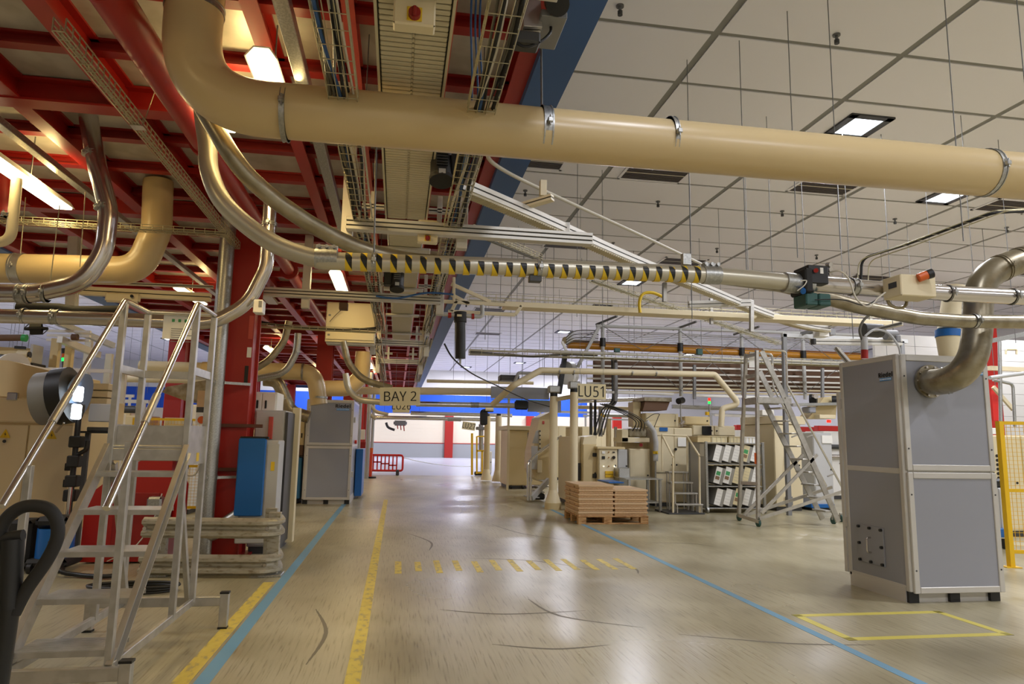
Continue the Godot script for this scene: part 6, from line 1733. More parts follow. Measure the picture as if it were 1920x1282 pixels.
	P("seam", pxb(Vector3(5.619, 1.539, -14.49), Vector3(6.505, 1.543, -14.49), 0.012, 0), M.brown, dc)
	P("oval_handle", tube1(Vector3(6.09, 1.243, -14.5), Vector3(6.074, 1.243, -14.46), 0.03, 12), M.black, dc)
	var dl := T("desk_lamp", "black round lamp on a thin stem above the two-door cabinet", "lamp", Vector3(6.255, 1.74, -14.6))
	P("head", tube1(Vector3(6.214, 2.312, -14.6), Vector3(6.36, 2.345, -14.7), 0.07, 18), M.black, dl)
	P("stem", path1(cat([Vector3(6.299, 2.317, -14.65), Vector3(6.282, 2.04, -14.65), Vector3(6.314, 1.742, -14.65)]), 0.016, 8), M.galv, dl)
	P("chrome_spot", tube1(Vector3(6.2, 1.773, -14.5), Vector3(6.32, 1.848, -14.6), 0.045, 14), M.steel, dl)
	# boxes on top to the right
	steelbox("beige_top_box", "beige machine box on top right of the two-door cabinet", "machine", Vector3(6.448, 1.988, -14.8), Vector3(7.064, 1.796, -14.8), 0.8, M.beige, 1)
	var mb := steelbox("monitor_housing", "beige housing with a dark square monitor above the shelf trolley", "machine", Vector3(6.547, 1.782, -14.6), Vector3(7.568, 1.55, -14.6), 0.8, M.beige_pale, 2)
	P("monitor_screen", pxb(Vector3(6.758, 1.767, -14.56), Vector3(6.976, 1.569, -14.56), 0.03, 0.002), M.screen_dark, mb)
	var back := steelbox("beige_back_block", "beige machine wall behind the shelf trolley", "machine", Vector3(6.721, 1.535, -15), Vector3(8.533, -0.048, -15), 0.8, M.beige, 3, true)
	# table frame with dark space
	var tb := T("steel_table", "grey steel table frame with a dark space below, right of the pallet", "table", Vector3(5.207, 0, -13.899))
	for x in [4.63, 5.28]:
		for zz in [-13.4, -14.1]:
			P("leg", B(x - 0.025, x + 0.025, 0, 0.639, zz - 0.025, zz + 0.025, 0.003), M.galv, tb)
	P("top", B(4.544, 5.321, 0.639, 0.66, -14.2, -13.35, 0.003), M.galv, tb)
	P("low_shelf", B(4.63, 5.281, 0.171, 0.197, -14.1, -13.4, 0.003), M.galv, tb)
	P("blue_sheet", B(4.085, 4.386, 0.586, 0.611, -13.8, -13.0, 0.003), M.blue_panel, tb)
	steps_and_shelf()
	rack_overhead()
	gantry_pipes()

func steps_and_shelf() -> void:
	# small beige steps
	var o := T("access_steps", "small beige access steps with two slanting handrails before the two-door cabinet", "steps", Vector3(5.695, 0, -13.184))
	var z0 := -13.0
	for i in 4:
		var yb: float = [952, 935, 918, 900][i]
		var y := [0.2, 0.4, 0.6, 0.8][i] as float
		var zz := -12.95 - 0.2 * i
		var xa: float = [5.431, 5.473, 5.491, 5.53][i]
		var xb: float = [5.996, 5.979, 5.971, 5.959][i]
		P("tread", B(xa, xb, y - 0.03, y, zz - 0.2, zz, 0.006), M.alu, o)
		for x in [xa + 0.03, xb - 0.03]:
			for dz in [0.02, 0.18]:
				P("leg", tube1(Vector3(x, 0.0, zz - dz), Vector3(x, y - 0.02, zz - dz), 0.014, 8), M.alu, o)
	for s in 2:
		var lo: Vector3 = [Vector3(5.384, 0.06, -13), Vector3(5.941, 0.143, -13)][s]
		var up: Vector3 = [Vector3(5.402, 1.091, -13), Vector3(5.952, 1.119, -13)][s]
		var bk: Vector3 = [Vector3(5.454, 1.545, -13.7), Vector3(6.008, 1.532, -13.7)][s]
		P("handrail_post", tube1(Vector3(lo.x, 0, lo.z), up, 0.02, 10), M.beige_pale, o)
		P("handrail", path1(fil([up + Vector3(0, 0.02, 0), bk, Vector3(bk.x, 0.8, bk.z)], 0.05), 0.02, 10), M.beige_pale, o)
	P("back_rail", tube1(Vector3(5.454, 1.545, -13.7), Vector3(6.008, 1.532, -13.7), 0.02, 10), M.beige_pale, o)
	P("base_frame", B(5.277, 6.028, 0, 0.03, -13.7, -12.95, 0.004), M.dark_grey, o)
	# shelf trolley with tilted cartons
	var x0 := 6.193
	var x1 := 7.435
	var zf := -13.2
	var zb := -14.0
	var ys := [0.103, 0.536, 0.979, 1.404]
	var t := T("shelf_trolley", "grey steel shelf trolley on castors holding tilted white cartons", "shelf", Vector3((x0 + x1) / 2, 0, (zf + zb) / 2))
	for x in [x0, x1]:
		for zz in [zf, zb]:
			P("upright", B(x - 0.025, x + 0.025, 0.1, ys[3] + 0.02, zz - 0.025, zz + 0.025, 0.003), M.galv, t)
			P("castor", tube1(Vector3(x - 0.02, 0.06, zz), Vector3(x + 0.02, 0.06, zz), 0.06, 14), M.galv, t)
	for y in ys:
		P("shelf_board", B(x0, x1, y - 0.02, y, zb, zf, 0.003), M.galv, t)
	P("side_panel", B(x0 - 0.005, x0 + 0.004, ys[0], ys[3], zb, zf), M.grey_light, t)
	P("paper_note", B(x0 - 0.02, x0 - 0.012, ys[3] - 0.28, ys[3] - 0.03, zf - 0.25, zf - 0.05), M.paper, t)
	var rows := ["bottom", "middle", "top"]
	var cols := ["first", "second", "third", "fourth", "fifth"]
	for r in 3:
		for c in 5:
			var px := lerpf(x0 + 0.12, x1 - 0.3, c / 4.0)
			var k := TL("white_carton", "tilted white file carton, %s from the left on the %s shelf of the trolley" % [cols[c], rows[r]], "carton", Vector3(px + 0.13, ys[r] + 0.04, zf - 0.32), 0.0, "tilted cartons on the shelf trolley")
			k.rotation = Vector3(0, 0, -0.28)
			var m: StandardMaterial3D = M.sign if (r * 5 + c) in [2, 7, 8, 13] else M.paper
			P("carton", B(-0.1, 0.1, 0, 0.34, -0.28, 0.28, 0.003), M.carton, k)
			P("front_label", B(-0.098, 0.03, 0.005, 0.335, 0.28, 0.283), m, k)
			for i in 4:
				P("ruled_line", B(-0.085, 0.02, 0.06 + i * 0.06, 0.063 + i * 0.06, 0.283, 0.2838), M.grey, k)
			if (r == 1 and c < 2) or (r == 2 and c == 3) or (r == 0 and c == 2):
				P("green_label", B(-0.08, 0.01, 0.17, 0.25, 0.283, 0.285), M.label_green, k)
				P("brown_label", B(-0.08, 0.01, 0.08, 0.15, 0.283, 0.285), M.label_brown, k)
	# crates on top
	var tops := [[1308, 1333, "beige", "plain beige box on top of the shelf trolley's left end"], [1334, 1363, "sign", "yellowish slotted crate on top of the shelf trolley"], [1367, 1391, "sign", "yellowish crate second from the right on top of the trolley"], [1396, 1420, "white", "white slotted crate on the right end of the trolley top"]]
	for i in 4:
		var a: float = [6.061, 6.363, 6.75, 7.092][i]
		var b: float = [6.351, 6.702, 7.033, 7.377][i]
		var m: StandardMaterial3D = [M.beige, M.sign, M.sign, M.white][i]
		var y: float = ys[3]
		var k := T("crate", tops[i][3], "crate", Vector3((a + b) / 2, y, -13.6))
		P("wall", B(a, b, y, y + 0.125, -13.33, -13.3, 0.004), m, k)
		P("wall", B(a, b, y, y + 0.125, -13.8, -13.77, 0.004), m, k)
		P("wall", B(a, a + 0.02, y, y + 0.125, -13.77, -13.33, 0.004), m, k)
		P("wall", B(b - 0.02, b, y, y + 0.125, -13.77, -13.33, 0.004), m, k)
		P("bottom", B(a, b, y, y + 0.01, -13.77, -13.33), m, k)
		P("rim", B(a - 0.008, b + 0.008, y + 0.115, y + 0.13, -13.31, -13.285, 0.003), m, k)
		if i:
			for s in 4:
				var sx := lerpf(a + 0.03, b - 0.03, s / 3.0)
				P("rib", B(sx - 0.006, sx + 0.006, y + 0.01, y + 0.115, -13.3, -13.29), M.slat_white, k)

func rack_overhead() -> void:
	# raised tube rack with amber tube, posts and white slats
	var z := -15.6
	var o := T("tube_rack", "raised steel rack with an amber tube and rows of white slats over the beige line", "rack", Vector3(7.437, 2.551, -15.6))
	for i in 5:
		var top: Vector3 = [Vector3(4.753, 4.191, -15.6), Vector3(6.713, 4.147, -15.6), Vector3(8.321, 4.097, -15.6), Vector3(9.979, 4.086, -15.6), Vector3(11.687, 4.033, -15.6)][i]
		var bot: Vector3 = [Vector3(4.763, 2.54, -15.6), Vector3(6.712, 2.595, -15.6), Vector3(8.299, 2.561, -15.6), Vector3(9.968, 2.607, -15.6), Vector3(11.659, 2.6, -15.6)][i]
		P("post", tube1(Vector3(top.x, bot.y - 0.1, z), top, 0.045, 14), M.grey_light, o)
		P("black_sleeve", tube1(top - Vector3(0, 0.36, 0), top - Vector3(0, 0.56, 0), 0.07, 14), M.black, o)
		P("top_arm", tube1(top + Vector3(-0.1, 0.0, -0.2), top + Vector3(0.2, 0.1, 0.5), 0.028, 10), M.rod, o)
		if i < 4:
			var nx: Vector3 = [Vector3(6.713, 4.147, -15.6), Vector3(8.321, 4.097, -15.6), Vector3(9.979, 4.086, -15.6), Vector3(11.687, 4.033, -15.6)][i]
			var mid := Vector3((top.x + nx.x) / 2, top.y - 0.62, z + 0.05)
			for e in [top - Vector3(0, 0.08, 0), nx - Vector3(0, 0.08, 0)]:
				P("tie_rod", tube1(e + Vector3(0, 0, 0.05), mid, 0.008, 6), M.rod, o)
				P("tie_rod", tube1(Vector3(e.x, bot.y + 0.08, z + 0.05), mid - Vector3(0, 0.2, 0), 0.008, 6), M.rod, o)
	P("top_rail", tube1(Vector3(4.594, 4.12, -15.6), Vector3(12.001, 4.198, -15.6), 0.04, 12), M.grey_light, o)
	P("slanted_leg", bar1(Vector3(4.63, 4.079, -15.5), Vector3(4.11, 3.104, -15.5), 0.07, 0.07), M.grey_light, o)
	for i in 7:
		P("thin_rod", tube1((Vector3(4.925, 4.064, -15.9) + Vector3(0, -0.045, 0) * i), (Vector3(11.912, 4.083, -15.9) + Vector3(-0.003, -0.042, 0) * i), 0.012, 6), M.grey_light, o)
	P("amber_tube", tube1(Vector3(3.913, 3.641, -15.7), Vector3(11.736, 3.619, -15.7), 0.078, 20), M.amber_tube, o)
	P("amber_tube_rear", tube1(Vector3(4.001, 3.756, -15.95), Vector3(11.927, 3.725, -15.95), 0.06, 16), M.amber_tube_dark, o)
	P("round_end", tube1(Vector3(3.835, 3.74, -15.6), Vector3(4.015, 3.789, -15.9), 0.085, 20), M.cream, o)
	for i in 7:
		var y: float = [674.0, 686, 699, 711, 720, 728, 736][i]
		P("white_slat", bar1(Vector3(4.4, 3.319, -15.75) + Vector3(0, -(y - 674) * 0.0122, 0), Vector3(11.76, 3.419, -15.75) + Vector3(0, -(y - 674) * 0.0122, 0), 0.05, 0.04), M.white if i < 5 else M.beige_pale, o)
		if i < 5:
			P("brown_backing", bar1(Vector3(4.631, 3.277, -16) + Vector3(0, -(y - 674) * 0.0124, 0), Vector3(11.942, 3.367, -16) + Vector3(0, -(y - 674) * 0.0124, 0), 0.04, 0.135), M.brown, o)
	for i in 7:
		P("left_hose", path1(cat([(Vector3(3.811, 3.787, -15.4) + Vector3(0, -0.03, 0) * i), (Vector3(4.003, 3.937, -15.5) + Vector3(0, -0.038, 0) * i), (Vector3(4.291, 4.003, -15.6) + Vector3(0, -0.044, 0) * i), (Vector3(4.647, 4.005, -15.6) + Vector3(0, -0.045, 0) * i)]), 0.014, 6), M.grey_light if i % 2 else M.cable_grey, o)
	P("drum", tube1(Vector3(3.778, 3.047, -15.3), Vector3(3.994, 3.095, -15.7), 0.16, 20), M.grey_light, o)
	P("drum", tube1(Vector3(3.755, 2.852, -15.2), Vector3(3.97, 2.894, -15.6), 0.2, 20), M.white, o)
	P("black_arm", bar1(Vector3(3.739, 3.382, -15.2), Vector3(3.595, 2.445, -15.2), 0.09, 0.16), M.black, o)
	P("white_arm", bar1(Vector3(3.637, 3.637, -15.1), Vector3(3.815, 3.25, -15.1), 0.05, 0.05), M.white, o)
	for i in 4:
		P("vertical_cable", path1(cat([(Vector3(4.88, 3.311, -15.3) + Vector3(0.039, 0.001, 0) * i), (Vector3(4.891, 2.711, -15.3) + Vector3(0.039, 0.001, 0) * i), (Vector3(4.845, 2.307, -15.2) + Vector3(0.038, 0.001, 0) * i), (Vector3(4.512, 2.067, -14.9) + Vector3(0.062, 0.001, 0) * i), (Vector3(4.297, 1.527, -14.8) + Vector3(0.074, 0.001, 0) * i)]), 0.018, 6), [M.black, M.cable_grey, M.rubber, M.cable_grey][i], o)
	# green-tinted light strips hung below the rack
	for i in 2:
		var k := T("light_strip", ["long pale light strip under the slatted rack, left one", "long pale light strip under the slatted rack, right one"][i], "light fitting", Vector3(5.328, 2.505, -15))
		P("strip", bar1([Vector3(4.643, 2.498, -15), Vector3(6.754, 2.483, -15)][i], [Vector3(6.257, 2.494, -15), Vector3(8.63, 2.484, -15)][i], 0.1, 0.05), M.white, k)
	# wire tray in front of the rack
	var tr := T("wire_tray", "long wire cable tray in front of the amber tube rack", "cable tray", Vector3(5.428, 3.31, -14.9))
	basket(tr, Vector3(1.491, 3.237, -14.9), Vector3(11.413, 3.294, -14.9), 0.3, 0.13, 0.25, M.wire, 0.006)
	P("tray_floor", bar1(Vector3(3.913, 3.267, -14.9), Vector3(11.413, 3.307, -14.9), 0.28, 0.02), M.galv, tr)
	P("cable", path1(cat([Vector3(1.48, 3.272, -14.8), Vector3(2.19, 3.251, -14.8), Vector3(2.91, 3.231, -14.8), Vector3(3.64, 3.306, -14.8), Vector3(4.383, 3.309, -14.8)]), 0.03, 6), M.cable_grey, tr)
	P("cable", path1(cat([Vector3(1.499, 3.345, -15), Vector3(2.46, 3.346, -15), Vector3(3.689, 3.38, -15), Vector3(11.493, 3.372, -15)]), 0.03, 6), M.cable_white, tr)
	for x in [1158, 1318]:
		pass
	P("green_box", pxb(Vector3(4.765, 3.481, -14.7), Vector3(4.89, 3.389, -14.7), 0.1), M.green_dark, tr)
	P("green_box", pxb(Vector3(6.747, 3.546, -14.7), Vector3(6.874, 3.402, -14.7), 0.1), M.green_dark, tr)
	for x in [[Vector3(4.821, 3.155, -14.8), Vector3(4.817, 2.286, -14.8)], [Vector3(6.705, 3.172, -14.8), Vector3(6.688, 2.384, -14.8)], [Vector3(9.946, 3.208, -14.8), Vector3(9.903, 2.355, -14.8)]]:
		P("drop_post", bar1(x[0], x[1], 0.06, 0.06), M.grey, tr)

func gantry_pipes() -> void:
	duct("beige_pipe", "long beige pipe bending down at both ends in front of the slatted rack", "pipe", [Vector3(2.09, 2.176, -15.2), Vector3(2.364, 2.517, -14.2), Vector3(2.958, 2.865, -14.2), Vector3(6.907, 2.902, -14.2), Vector3(7.472, 2.265, -14.2), Vector3(7.113, 2.154, -14.3), Vector3(7.077, 1.752, -14.3)], 0.1, 0.066, M.beige_pale, [[Vector3(3.354, 2.855, -14.2), Vector3.RIGHT, 0.02], [Vector3(3.672, 2.854, -14.2), Vector3.RIGHT, 0.02], [Vector3(4.975, 2.874, -14.2), Vector3.RIGHT, 0.02], [Vector3(5.524, 2.88, -14.2), Vector3.RIGHT, 0.03]])
	# dark display-like boards above the line
	var a := O("grey_board", pxb(Vector3(2.087, 2.6, -15.6), Vector3(3.461, 2.329, -15.6), 0.05), M.cab_grey, "long dark grey board hung left of the beige columns", "board")
	hang(a, 2.265, 2.595, -15.63)
	hang(a, 3.337, 2.626, -15.63)
	var a2 := O("grey_board", pxb(Vector3(3.068, 2.338, -16.2), Vector3(3.888, 2.063, -16.2), 0.05), M.cab_grey, "shorter dark grey board below the long one, behind the columns", "board")
	hang(a2, 3.678, 2.342, -16.22)
	P("green_edge", pxb(Vector3(2.093, 2.299, -15.6), Vector3(3.461, 2.31, -15.6), 0.05, 0.001), M.label_green, a)
	var bd := O("black_drape", pxb(Vector3(2.721, 2.318, -16), Vector3(3.047, 2.099, -16), 0.12, 0.03), M.black, "black hanging cables bundle left of the shorter grey board", "bundle")
	hang(bd, 2.886, 2.313, -16.06)
	var fan := T("vent_box", "dark louvred ventilator on a tripod behind the left end of the beige pipe", "ventilator", Vector3(2.774, 2.843, -17))
	P("box", pxb(Vector3(2.498, 3.01, -17), Vector3(2.993, 2.864, -17), 0.4, 0.02), M.dark_grey, fan)
	for i in 5:
		P("louvre", bar1((Vector3(2.521, 2.988, -16.97) + Vector3(0.001, -0.03, 0) * i), (Vector3(2.958, 3.002, -16.97) + Vector3(0, -0.03, 0) * i), 0.02, 0.012), M.grey, fan)
	P("bent_bar", path1(fil([Vector3(2.797, 2.735, -16.8), Vector3(2.927, 3.047, -16.8), Vector3(3.942, 3.053, -16.8)], 0.05), 0.04, 8), M.grey_light, fan)
	hang(fan, 2.776, 3.037, -17.2)
	# conduits over the line
	for i in 4:
		O("cross_conduit", tube1([Vector3(0.776, 3.037, -20), Vector3(4.338, 2.361, -16.5), Vector3(4.602, 2.265, -17.5), Vector3(5.632, 2.111, -18.5)][i], [Vector3(3.943, 3.071, -20), Vector3(6.142, 2.462, -16.5), Vector3(6.243, 2.263, -17.5), Vector3(6.96, 2.096, -18.5)][i], 0.05, 10), [M.beige_pale, M.alu_bright, M.cream, M.galv][i], ["pale conduit under the far ceiling right of the BAY 2 sign", "shiny tube running to the brown hood behind the LU51 sign", "cream conduit behind the LU51 sign, below the shiny tube", "grey conduit lowest behind the LU51 sign"][i], "conduit")
		var cc := get_child(get_child_count() - 1)
		for u in 2:
			var hp: Vector3 = [[Vector3(1.552, 3.045, -20), Vector3(3.619, 3.077, -20)], [Vector3(4.611, 2.381, -16.5), Vector3(5.86, 2.447, -16.5)], [Vector3(4.746, 2.269, -17.5), Vector3(6.065, 2.263, -17.5)], [Vector3(5.787, 2.114, -18.5), Vector3(6.802, 2.107, -18.5)]][i][u]
			hang(cc, hp.x, hp.y, hp.z)
	O("cross_conduit", bar1(Vector3(7.057, 2.318, -17), Vector3(9.46, 2.292, -17), 0.08, 0.1), M.galv, "grey rail behind the beige pipe's right bend", "rail")
	hang(get_child(get_child_count() - 1), 7.648, 2.305, -17)
	O("cross_conduit", bar1(Vector3(8.047, 2.106, -16.6), Vector3(9.381, 2.094, -16.6), 0.06, 0.06), M.white, "white bright rail between the beige pipe end and the tall ladder", "rail")
	hang(get_child(get_child_count() - 1), 9.232, 2.105, -16.6)
	# signal tower
	var st := T("signal_tower", "signal tower with red and lit green lenses above the monitor housing", "signal light", Vector3(7.38, 2.158, -15.5))
	P("red_lens", tube1(Vector3(7.387, 2.466, -15.5), Vector3(7.385, 2.389, -15.5), 0.03, 12), M.led_red, st)
	P("green_lens", tube1(Vector3(7.385, 2.389, -15.5), Vector3(7.384, 2.325, -15.5), 0.03, 12), M.led_green, st)
	P("stem", tube1(Vector3(7.384, 2.325, -15.5), Vector3(7.371, 1.814, -15.5), 0.02, 10), M.galv, st)
	O("yellow_beacon", tube1(Vector3(7.228, 2.046, -15.3), Vector3(7.23, 2.122, -15.3), 0.05, 14), M.yellow, "small yellow block left of the signal tower", "beacon")
	# thin cabinets and valves in the gap behind the pallet
	for i in 5:
		O("valve_stack", tube1([Vector3(4.407, 1.531, -15.4), Vector3(4.509, 1.448, -15.4), Vector3(4.637, 1.499, -15.4), Vector3(4.889, 0, -15.6), Vector3(5.057, 0, -15.6)][i], [Vector3(4.406, 2.269, -15.4), Vector3(4.509, 2.333, -15.4), Vector3(4.637, 2.188, -15.4), Vector3(4.893, 1.915, -15.6), Vector3(5.062, 1.731, -15.6)][i], [0.035, 0.03, 0.05, 0.06, 0.04][i], 10), [M.dark_grey, M.black, M.galv, M.beige, M.steel][i], ["dark grey riser pipe behind the pallet, leftmost under the LU51 sign", "black riser pipe under the LU51 sign", "grey riser pipe under the LU51 sign's right edge", "beige riser above the control cabinet", "steel riser left of the press head"][i], "pipe")
	O("yellow_clip", bar1(Vector3(4.552, 2.019, -15.2), Vector3(4.691, 1.937, -15.2), 0.05, 0.05), M.yellow, "small yellow clip above the control cabinet", "clip")

# ---------------------------------------------------------------- right part of the hall
func right_side() -> void:
	# tall mobile ladder
	var o := T("mobile_ladder", "tall grey mobile ladder on green castors right of the shelf trolley", "ladder", Vector3(6.674, 0, -11.228))
	var zn := -11.05
	var zr := -11.9
	var w0 := Vector3(6.124, 0, -11.097)
	var w1 := Vector3(6.211, 0, -11.932)
	var t0 := Vector3(6.176, 3.018, -11.05)
	var t1 := Vector3(6.175, 3.007, -11.425)
	P("tall_post", bar1(w0 + Vector3(0, 0.14, 0), t0, 0.05, 0.06), M.alu, o)
	P("tall_post", bar1(w1 + Vector3(0, 0.14, 0), t1, 0.05, 0.06), M.alu, o)
	for y in [[Vector3(6.174, 2.958, -11.425), Vector3(6.174, 2.952, -11.05)], [Vector3(6.161, 2.58, -11.425), Vector3(6.161, 2.585, -11.05)], [Vector3(5.95, 0.15, -11.425), Vector3(6.12, 0.085, -11.05)], [Vector3(6.008, 0.709, -11.425), Vector3(6.123, 0.716, -11.05)]]:
		P("cross_rail", bar1(y[0], y[1], 0.03, 0.06), M.alu, o)
	# platform
	var p0 := Vector3(6.129, 2.199, -11)
	var p1 := Vector3(6.768, 2.095, -11)
	P("platform_side", B(p0.x, p1.x, p1.y, p0.y, -11.03, -10.99, 0.004), M.alu, o)
	P("platform_side", B(p0.x, p1.x, p1.y, p0.y, -11.422, -11.4, 0.004), M.alu, o)
	P("platform_end", B(p0.x - 0.02, p0.x + 0.01, p1.y - 0.02, p0.y, -11.42, -11.0, 0.004), M.alu, o)
	P("platform_deck", B(p0.x, p1.x, p1.y + 0.02, p1.y + 0.04, -11.42, -11.0, 0.003), M.galv, o)
	# stringers from the platform down right
	var sa := Vector3(6.594, 2.295, -11)
	var sb := Vector3(7.558, 0.088, -11)
	var sc := Vector3(sa.x - 0.1, sa.y - 0.15, -11.42)
	var sd := Vector3(sb.x - 0.02, sb.y, -11.42)
	P("stringer", bar1(sa, sb, 0.03, 0.09), M.alu, o)
	P("stringer", bar1(sc, sd, 0.03, 0.09), M.alu, o)
	P("upper_stringer", bar1(Vector3(6.239, 3.005, -11), sa, 0.03, 0.09), M.alu, o)
	P("upper_stringer", bar1(Vector3(6.422, 2.694, -11.42), Vector3(6.654, 2.237, -11.42), 0.03, 0.09), M.alu, o)
	for i in 9:
		var a := sa.lerp(sb, 0.12 + i * 0.1)
		var b := Vector3(a.x, a.y, -11.42)
		P("tread", B(a.x - 0.15, a.x + 0.02, a.y - 0.02, a.y + 0.005, -11.41, -11.01, 0.004), M.alu, o)
	# handrails
	for s in 2:
		var zz: float = [-10.97, -11.425][s]
		var off := Vector3(0, 0, zz + 10.97)
		var q := [Vector3(6.243, 3.03, -10.97) + off, Vector3(6.688, 3.018, -10.97) + off, Vector3(6.682, 2.417, -10.97) + off, Vector3(7.65, 0.659, -10.97) + off]
		P("handrail", path1(fil(q, 0.08), 0.018, 10), M.alu_bright, o)
		for k in 3:
			var h: Vector3 = q[2].lerp(q[3], 0.1 + k * 0.38)
			P("rail_stay", bar1(h, h - Vector3(0.14, 0.05, 0), 0.02, 0.02), M.alu, o)
	# braces
	P("brace", bar1(Vector3(6.027, 0.151, -11.42), Vector3(7.216, 1.217, -11.42), 0.03, 0.05), M.alu, o)
	P("brace", bar1(Vector3(6.136, 0.232, -11), Vector3(7.213, 1.227, -11), 0.03, 0.05), M.alu, o)
	P("base_bar", bar1(Vector3(6.122, 0.138, -11.05), Vector3(7.56, 0.651, -10.7), 0.03, 0.05), M.alu, o)
	P("base_bar", bar1(Vector3(6.088, 0.16, -11.42), Vector3(7.876, 0.634, -11.6), 0.03, 0.05), M.alu, o)
	for c in [w0, w1, Vector3(7.756, 0, -11.428), Vector3(8.119, 0, -11.737)]:
		var cp: Vector3 = c
		P("castor", tube1(cp + Vector3(-0.02, 0.065, 0), cp + Vector3(0.02, 0.065, 0), 0.065, 18), M.green_dark, o)
		P("castor_fork", B(cp.x - 0.028, cp.x + 0.028, 0.07, 0.16, cp.z - 0.02, cp.z + 0.02, 0.004), M.alu, o)
	P("orange_sticker", B(w0.x - 0.035, w0.x + 0.015, 1.05, 1.24, w0.z + 0.0, w0.z + 0.012), M.orange, o)
	P("paper_sheet", pxb(Vector3(6.267, 2.97, -11.5), Vector3(6.396, 2.769, -11.5), 0.004, 0), M.paper, o)
	P("warning_plate", pxb(Vector3(6.167, 2.186, -11.422), Vector3(6.277, 2.103, -11.422), 0.01, 0.001), M.hazard_yellow, o)
	# cabinets behind it
	var c1 := steelbox("tall_beige_cabinet", "tall beige cabinet with a padlock switch behind the tall mobile ladder", "cabinet", Vector3(7.926, 1.815, -13.6), Vector3(8.564, 0.022, -13.6), 1.4, M.beige_pale, 1, true)
	P("top_ledge", B(7.926 - 0.02, 8.648 + 0.02, 1.823, 1.994, -15.0, -13.58, 0.006), M.beige_pale, c1)
	warn(c1, Vector3(8.223, 1.222, -13.58), 0.05)
	P("padlock_box", pxb(Vector3(8.165, 1.155, -13.55), Vector3(8.246, 1.044, -13.55), 0.04, 0.01), M.brown, c1)
	P("padlock", tube1(Vector3(8.196, 1.021, -13.55), Vector3(8.182, 0.977, -13.53), 0.025, 10), M.galv, c1)
	P("vent_plate", pxb(Vector3(8.128, 0.299, -13.57), Vector3(8.292, 0.123, -13.57), 0.02, 0.001), M.grey, c1)
	P("white_papers", pxb(Vector3(7.848, 2.132, -13.9), Vector3(8.134, 2.011, -13.9), 0.3, 0.01), M.paper, c1)
	var c2 := steelbox("pale_grey_cabinet", "pale grey cabinet with a posted sheet and blue plinth right of the tall beige one", "cabinet", Vector3(8.906, 1.653, -13.7), Vector3(9.352, 0.012, -13.7), 1.2, M.grey_light, 1, true)
	P("posted_sheet", pxb(Vector3(9.106, 1.599, -13.68), Vector3(9.351, 1.431, -13.68), 0.02, 0.001), M.paper, c2)
	P("blue_plinth", B(8.769, 9.318, 0.06, 0.14, -14.8, -13.66, 0.006), M.blue_panel, c2)
	# overhead machine heads right of ladder
	var mh := T("servo_unit", "black and silver servo units on a beige bracket left of the right filter unit", "machine head", Vector3(9.203, 2.145, -14))
	P("bracket", (func(): var q := MB.new(); q.prism([Vector2(8.999, 1.963), Vector2(9.414, 2.448), Vector2(9.746, 2.493), Vector2(9.678, 1.978)], Vector3(0, 0, -14.4), Vector3.RIGHT, Vector3.UP, Vector3(0, 0, 0.4)); return q).call(), M.beige, mh)
	P("motor", tube1(Vector3(8.994, 2.396, -13.9), Vector3(9.11, 2.393, -13.8), 0.11, 18), M.black, mh)
	P("motor_end", tube1(Vector3(9.003, 2.446, -13.75), Vector3(8.988, 2.44, -13.65), 0.05, 14), M.steel, mh)
	P("motor", tube1(Vector3(9.54, 2.386, -13.9), Vector3(9.666, 2.385, -13.8), 0.1, 18), M.black, mh)
	P("shelf_plate", bar1(Vector3(8.5, 2.253, -13.9), Vector3(9.732, 2.308, -13.9), 0.3, 0.06), M.galv, mh)
	P("grey_case", pxb(Vector3(8.909, 2.224, -13.8), Vector3(9.082, 2.088, -13.8), 0.3, 0.02), M.cab_grey, mh)
	P("right_box", pxb(Vector3(9.157, 2.054, -13.8), Vector3(9.54, 1.969, -13.8), 0.4), M.beige_pale, mh)
	# upper motor frame seen above the right filter unit
	var uf := T("motor_frame", "dark motor on grey profiles above the red plug", "motor", Vector3(6.918, 2.926, -9))
	P("motor", tube1(Vector3(6.736, 3.094, -9), Vector3(7.034, 3.091, -9), 0.1, 16), M.dark_grey, uf)
	P("motor", tube1(Vector3(7.18, 3.048, -9.1), Vector3(7.359, 3.055, -9.1), 0.075, 16), M.grey, uf)
	ext(uf, "beam", Vector3(6.012, 2.917, -9.2), Vector3(7.523, 2.962, -9.2), 0.06, 0.09, Vector3.UP, 1, M.white)
	ext(uf, "beam", Vector3(6.813, 3.065, -9), Vector3(7.069, 3.139, -8.6), 0.05, 0.05, Vector3.UP, 1)
	ext(uf, "leg", Vector3(6.426, 2.837, -9.2), Vector3(6.481, 2.592, -9), 0.06, 0.06, Vector3.UP, 1)
	P("end_plate", pxb(Vector3(7.296, 3.038, -9), Vector3(7.36, 2.936, -9), 0.08), M.cab_grey, uf)
	P("end_plate", pxb(Vector3(5.926, 2.933, -9), Vector3(5.973, 2.848, -9), 0.08), M.dark_grey, uf)
	hang(uf, 6.714, 2.945, -9.2)
	hang(uf, 7.396, 2.957, -9.2)
	var gpst := T("grey_gantry", "plain grey box-section gantry behind the tall mobile ladder's platform", "frame", Vector3(7.736, 2.825, -12.8))
	P("post", bar1(Vector3(7.731, 1.85, -12.8), Vector3(7.771, 3.642, -12.8), 0.08, 0.08), M.grey, gpst)
	P("beam", bar1(Vector3(7.722, 3.617, -12.8), Vector3(10.596, 3.601, -12.8), 0.08, 0.08), M.grey_light, gpst)
	P("arm", bar1(Vector3(8.154, 3.658, -12.8), Vector3(8.285, 3.718, -12.3), 0.05, 0.06), M.grey, gpst)
	P("arm", bar1(Vector3(8.516, 3.64, -12.8), Vector3(8.538, 3.643, -12.3), 0.12, 0.12), M.grey, gpst)
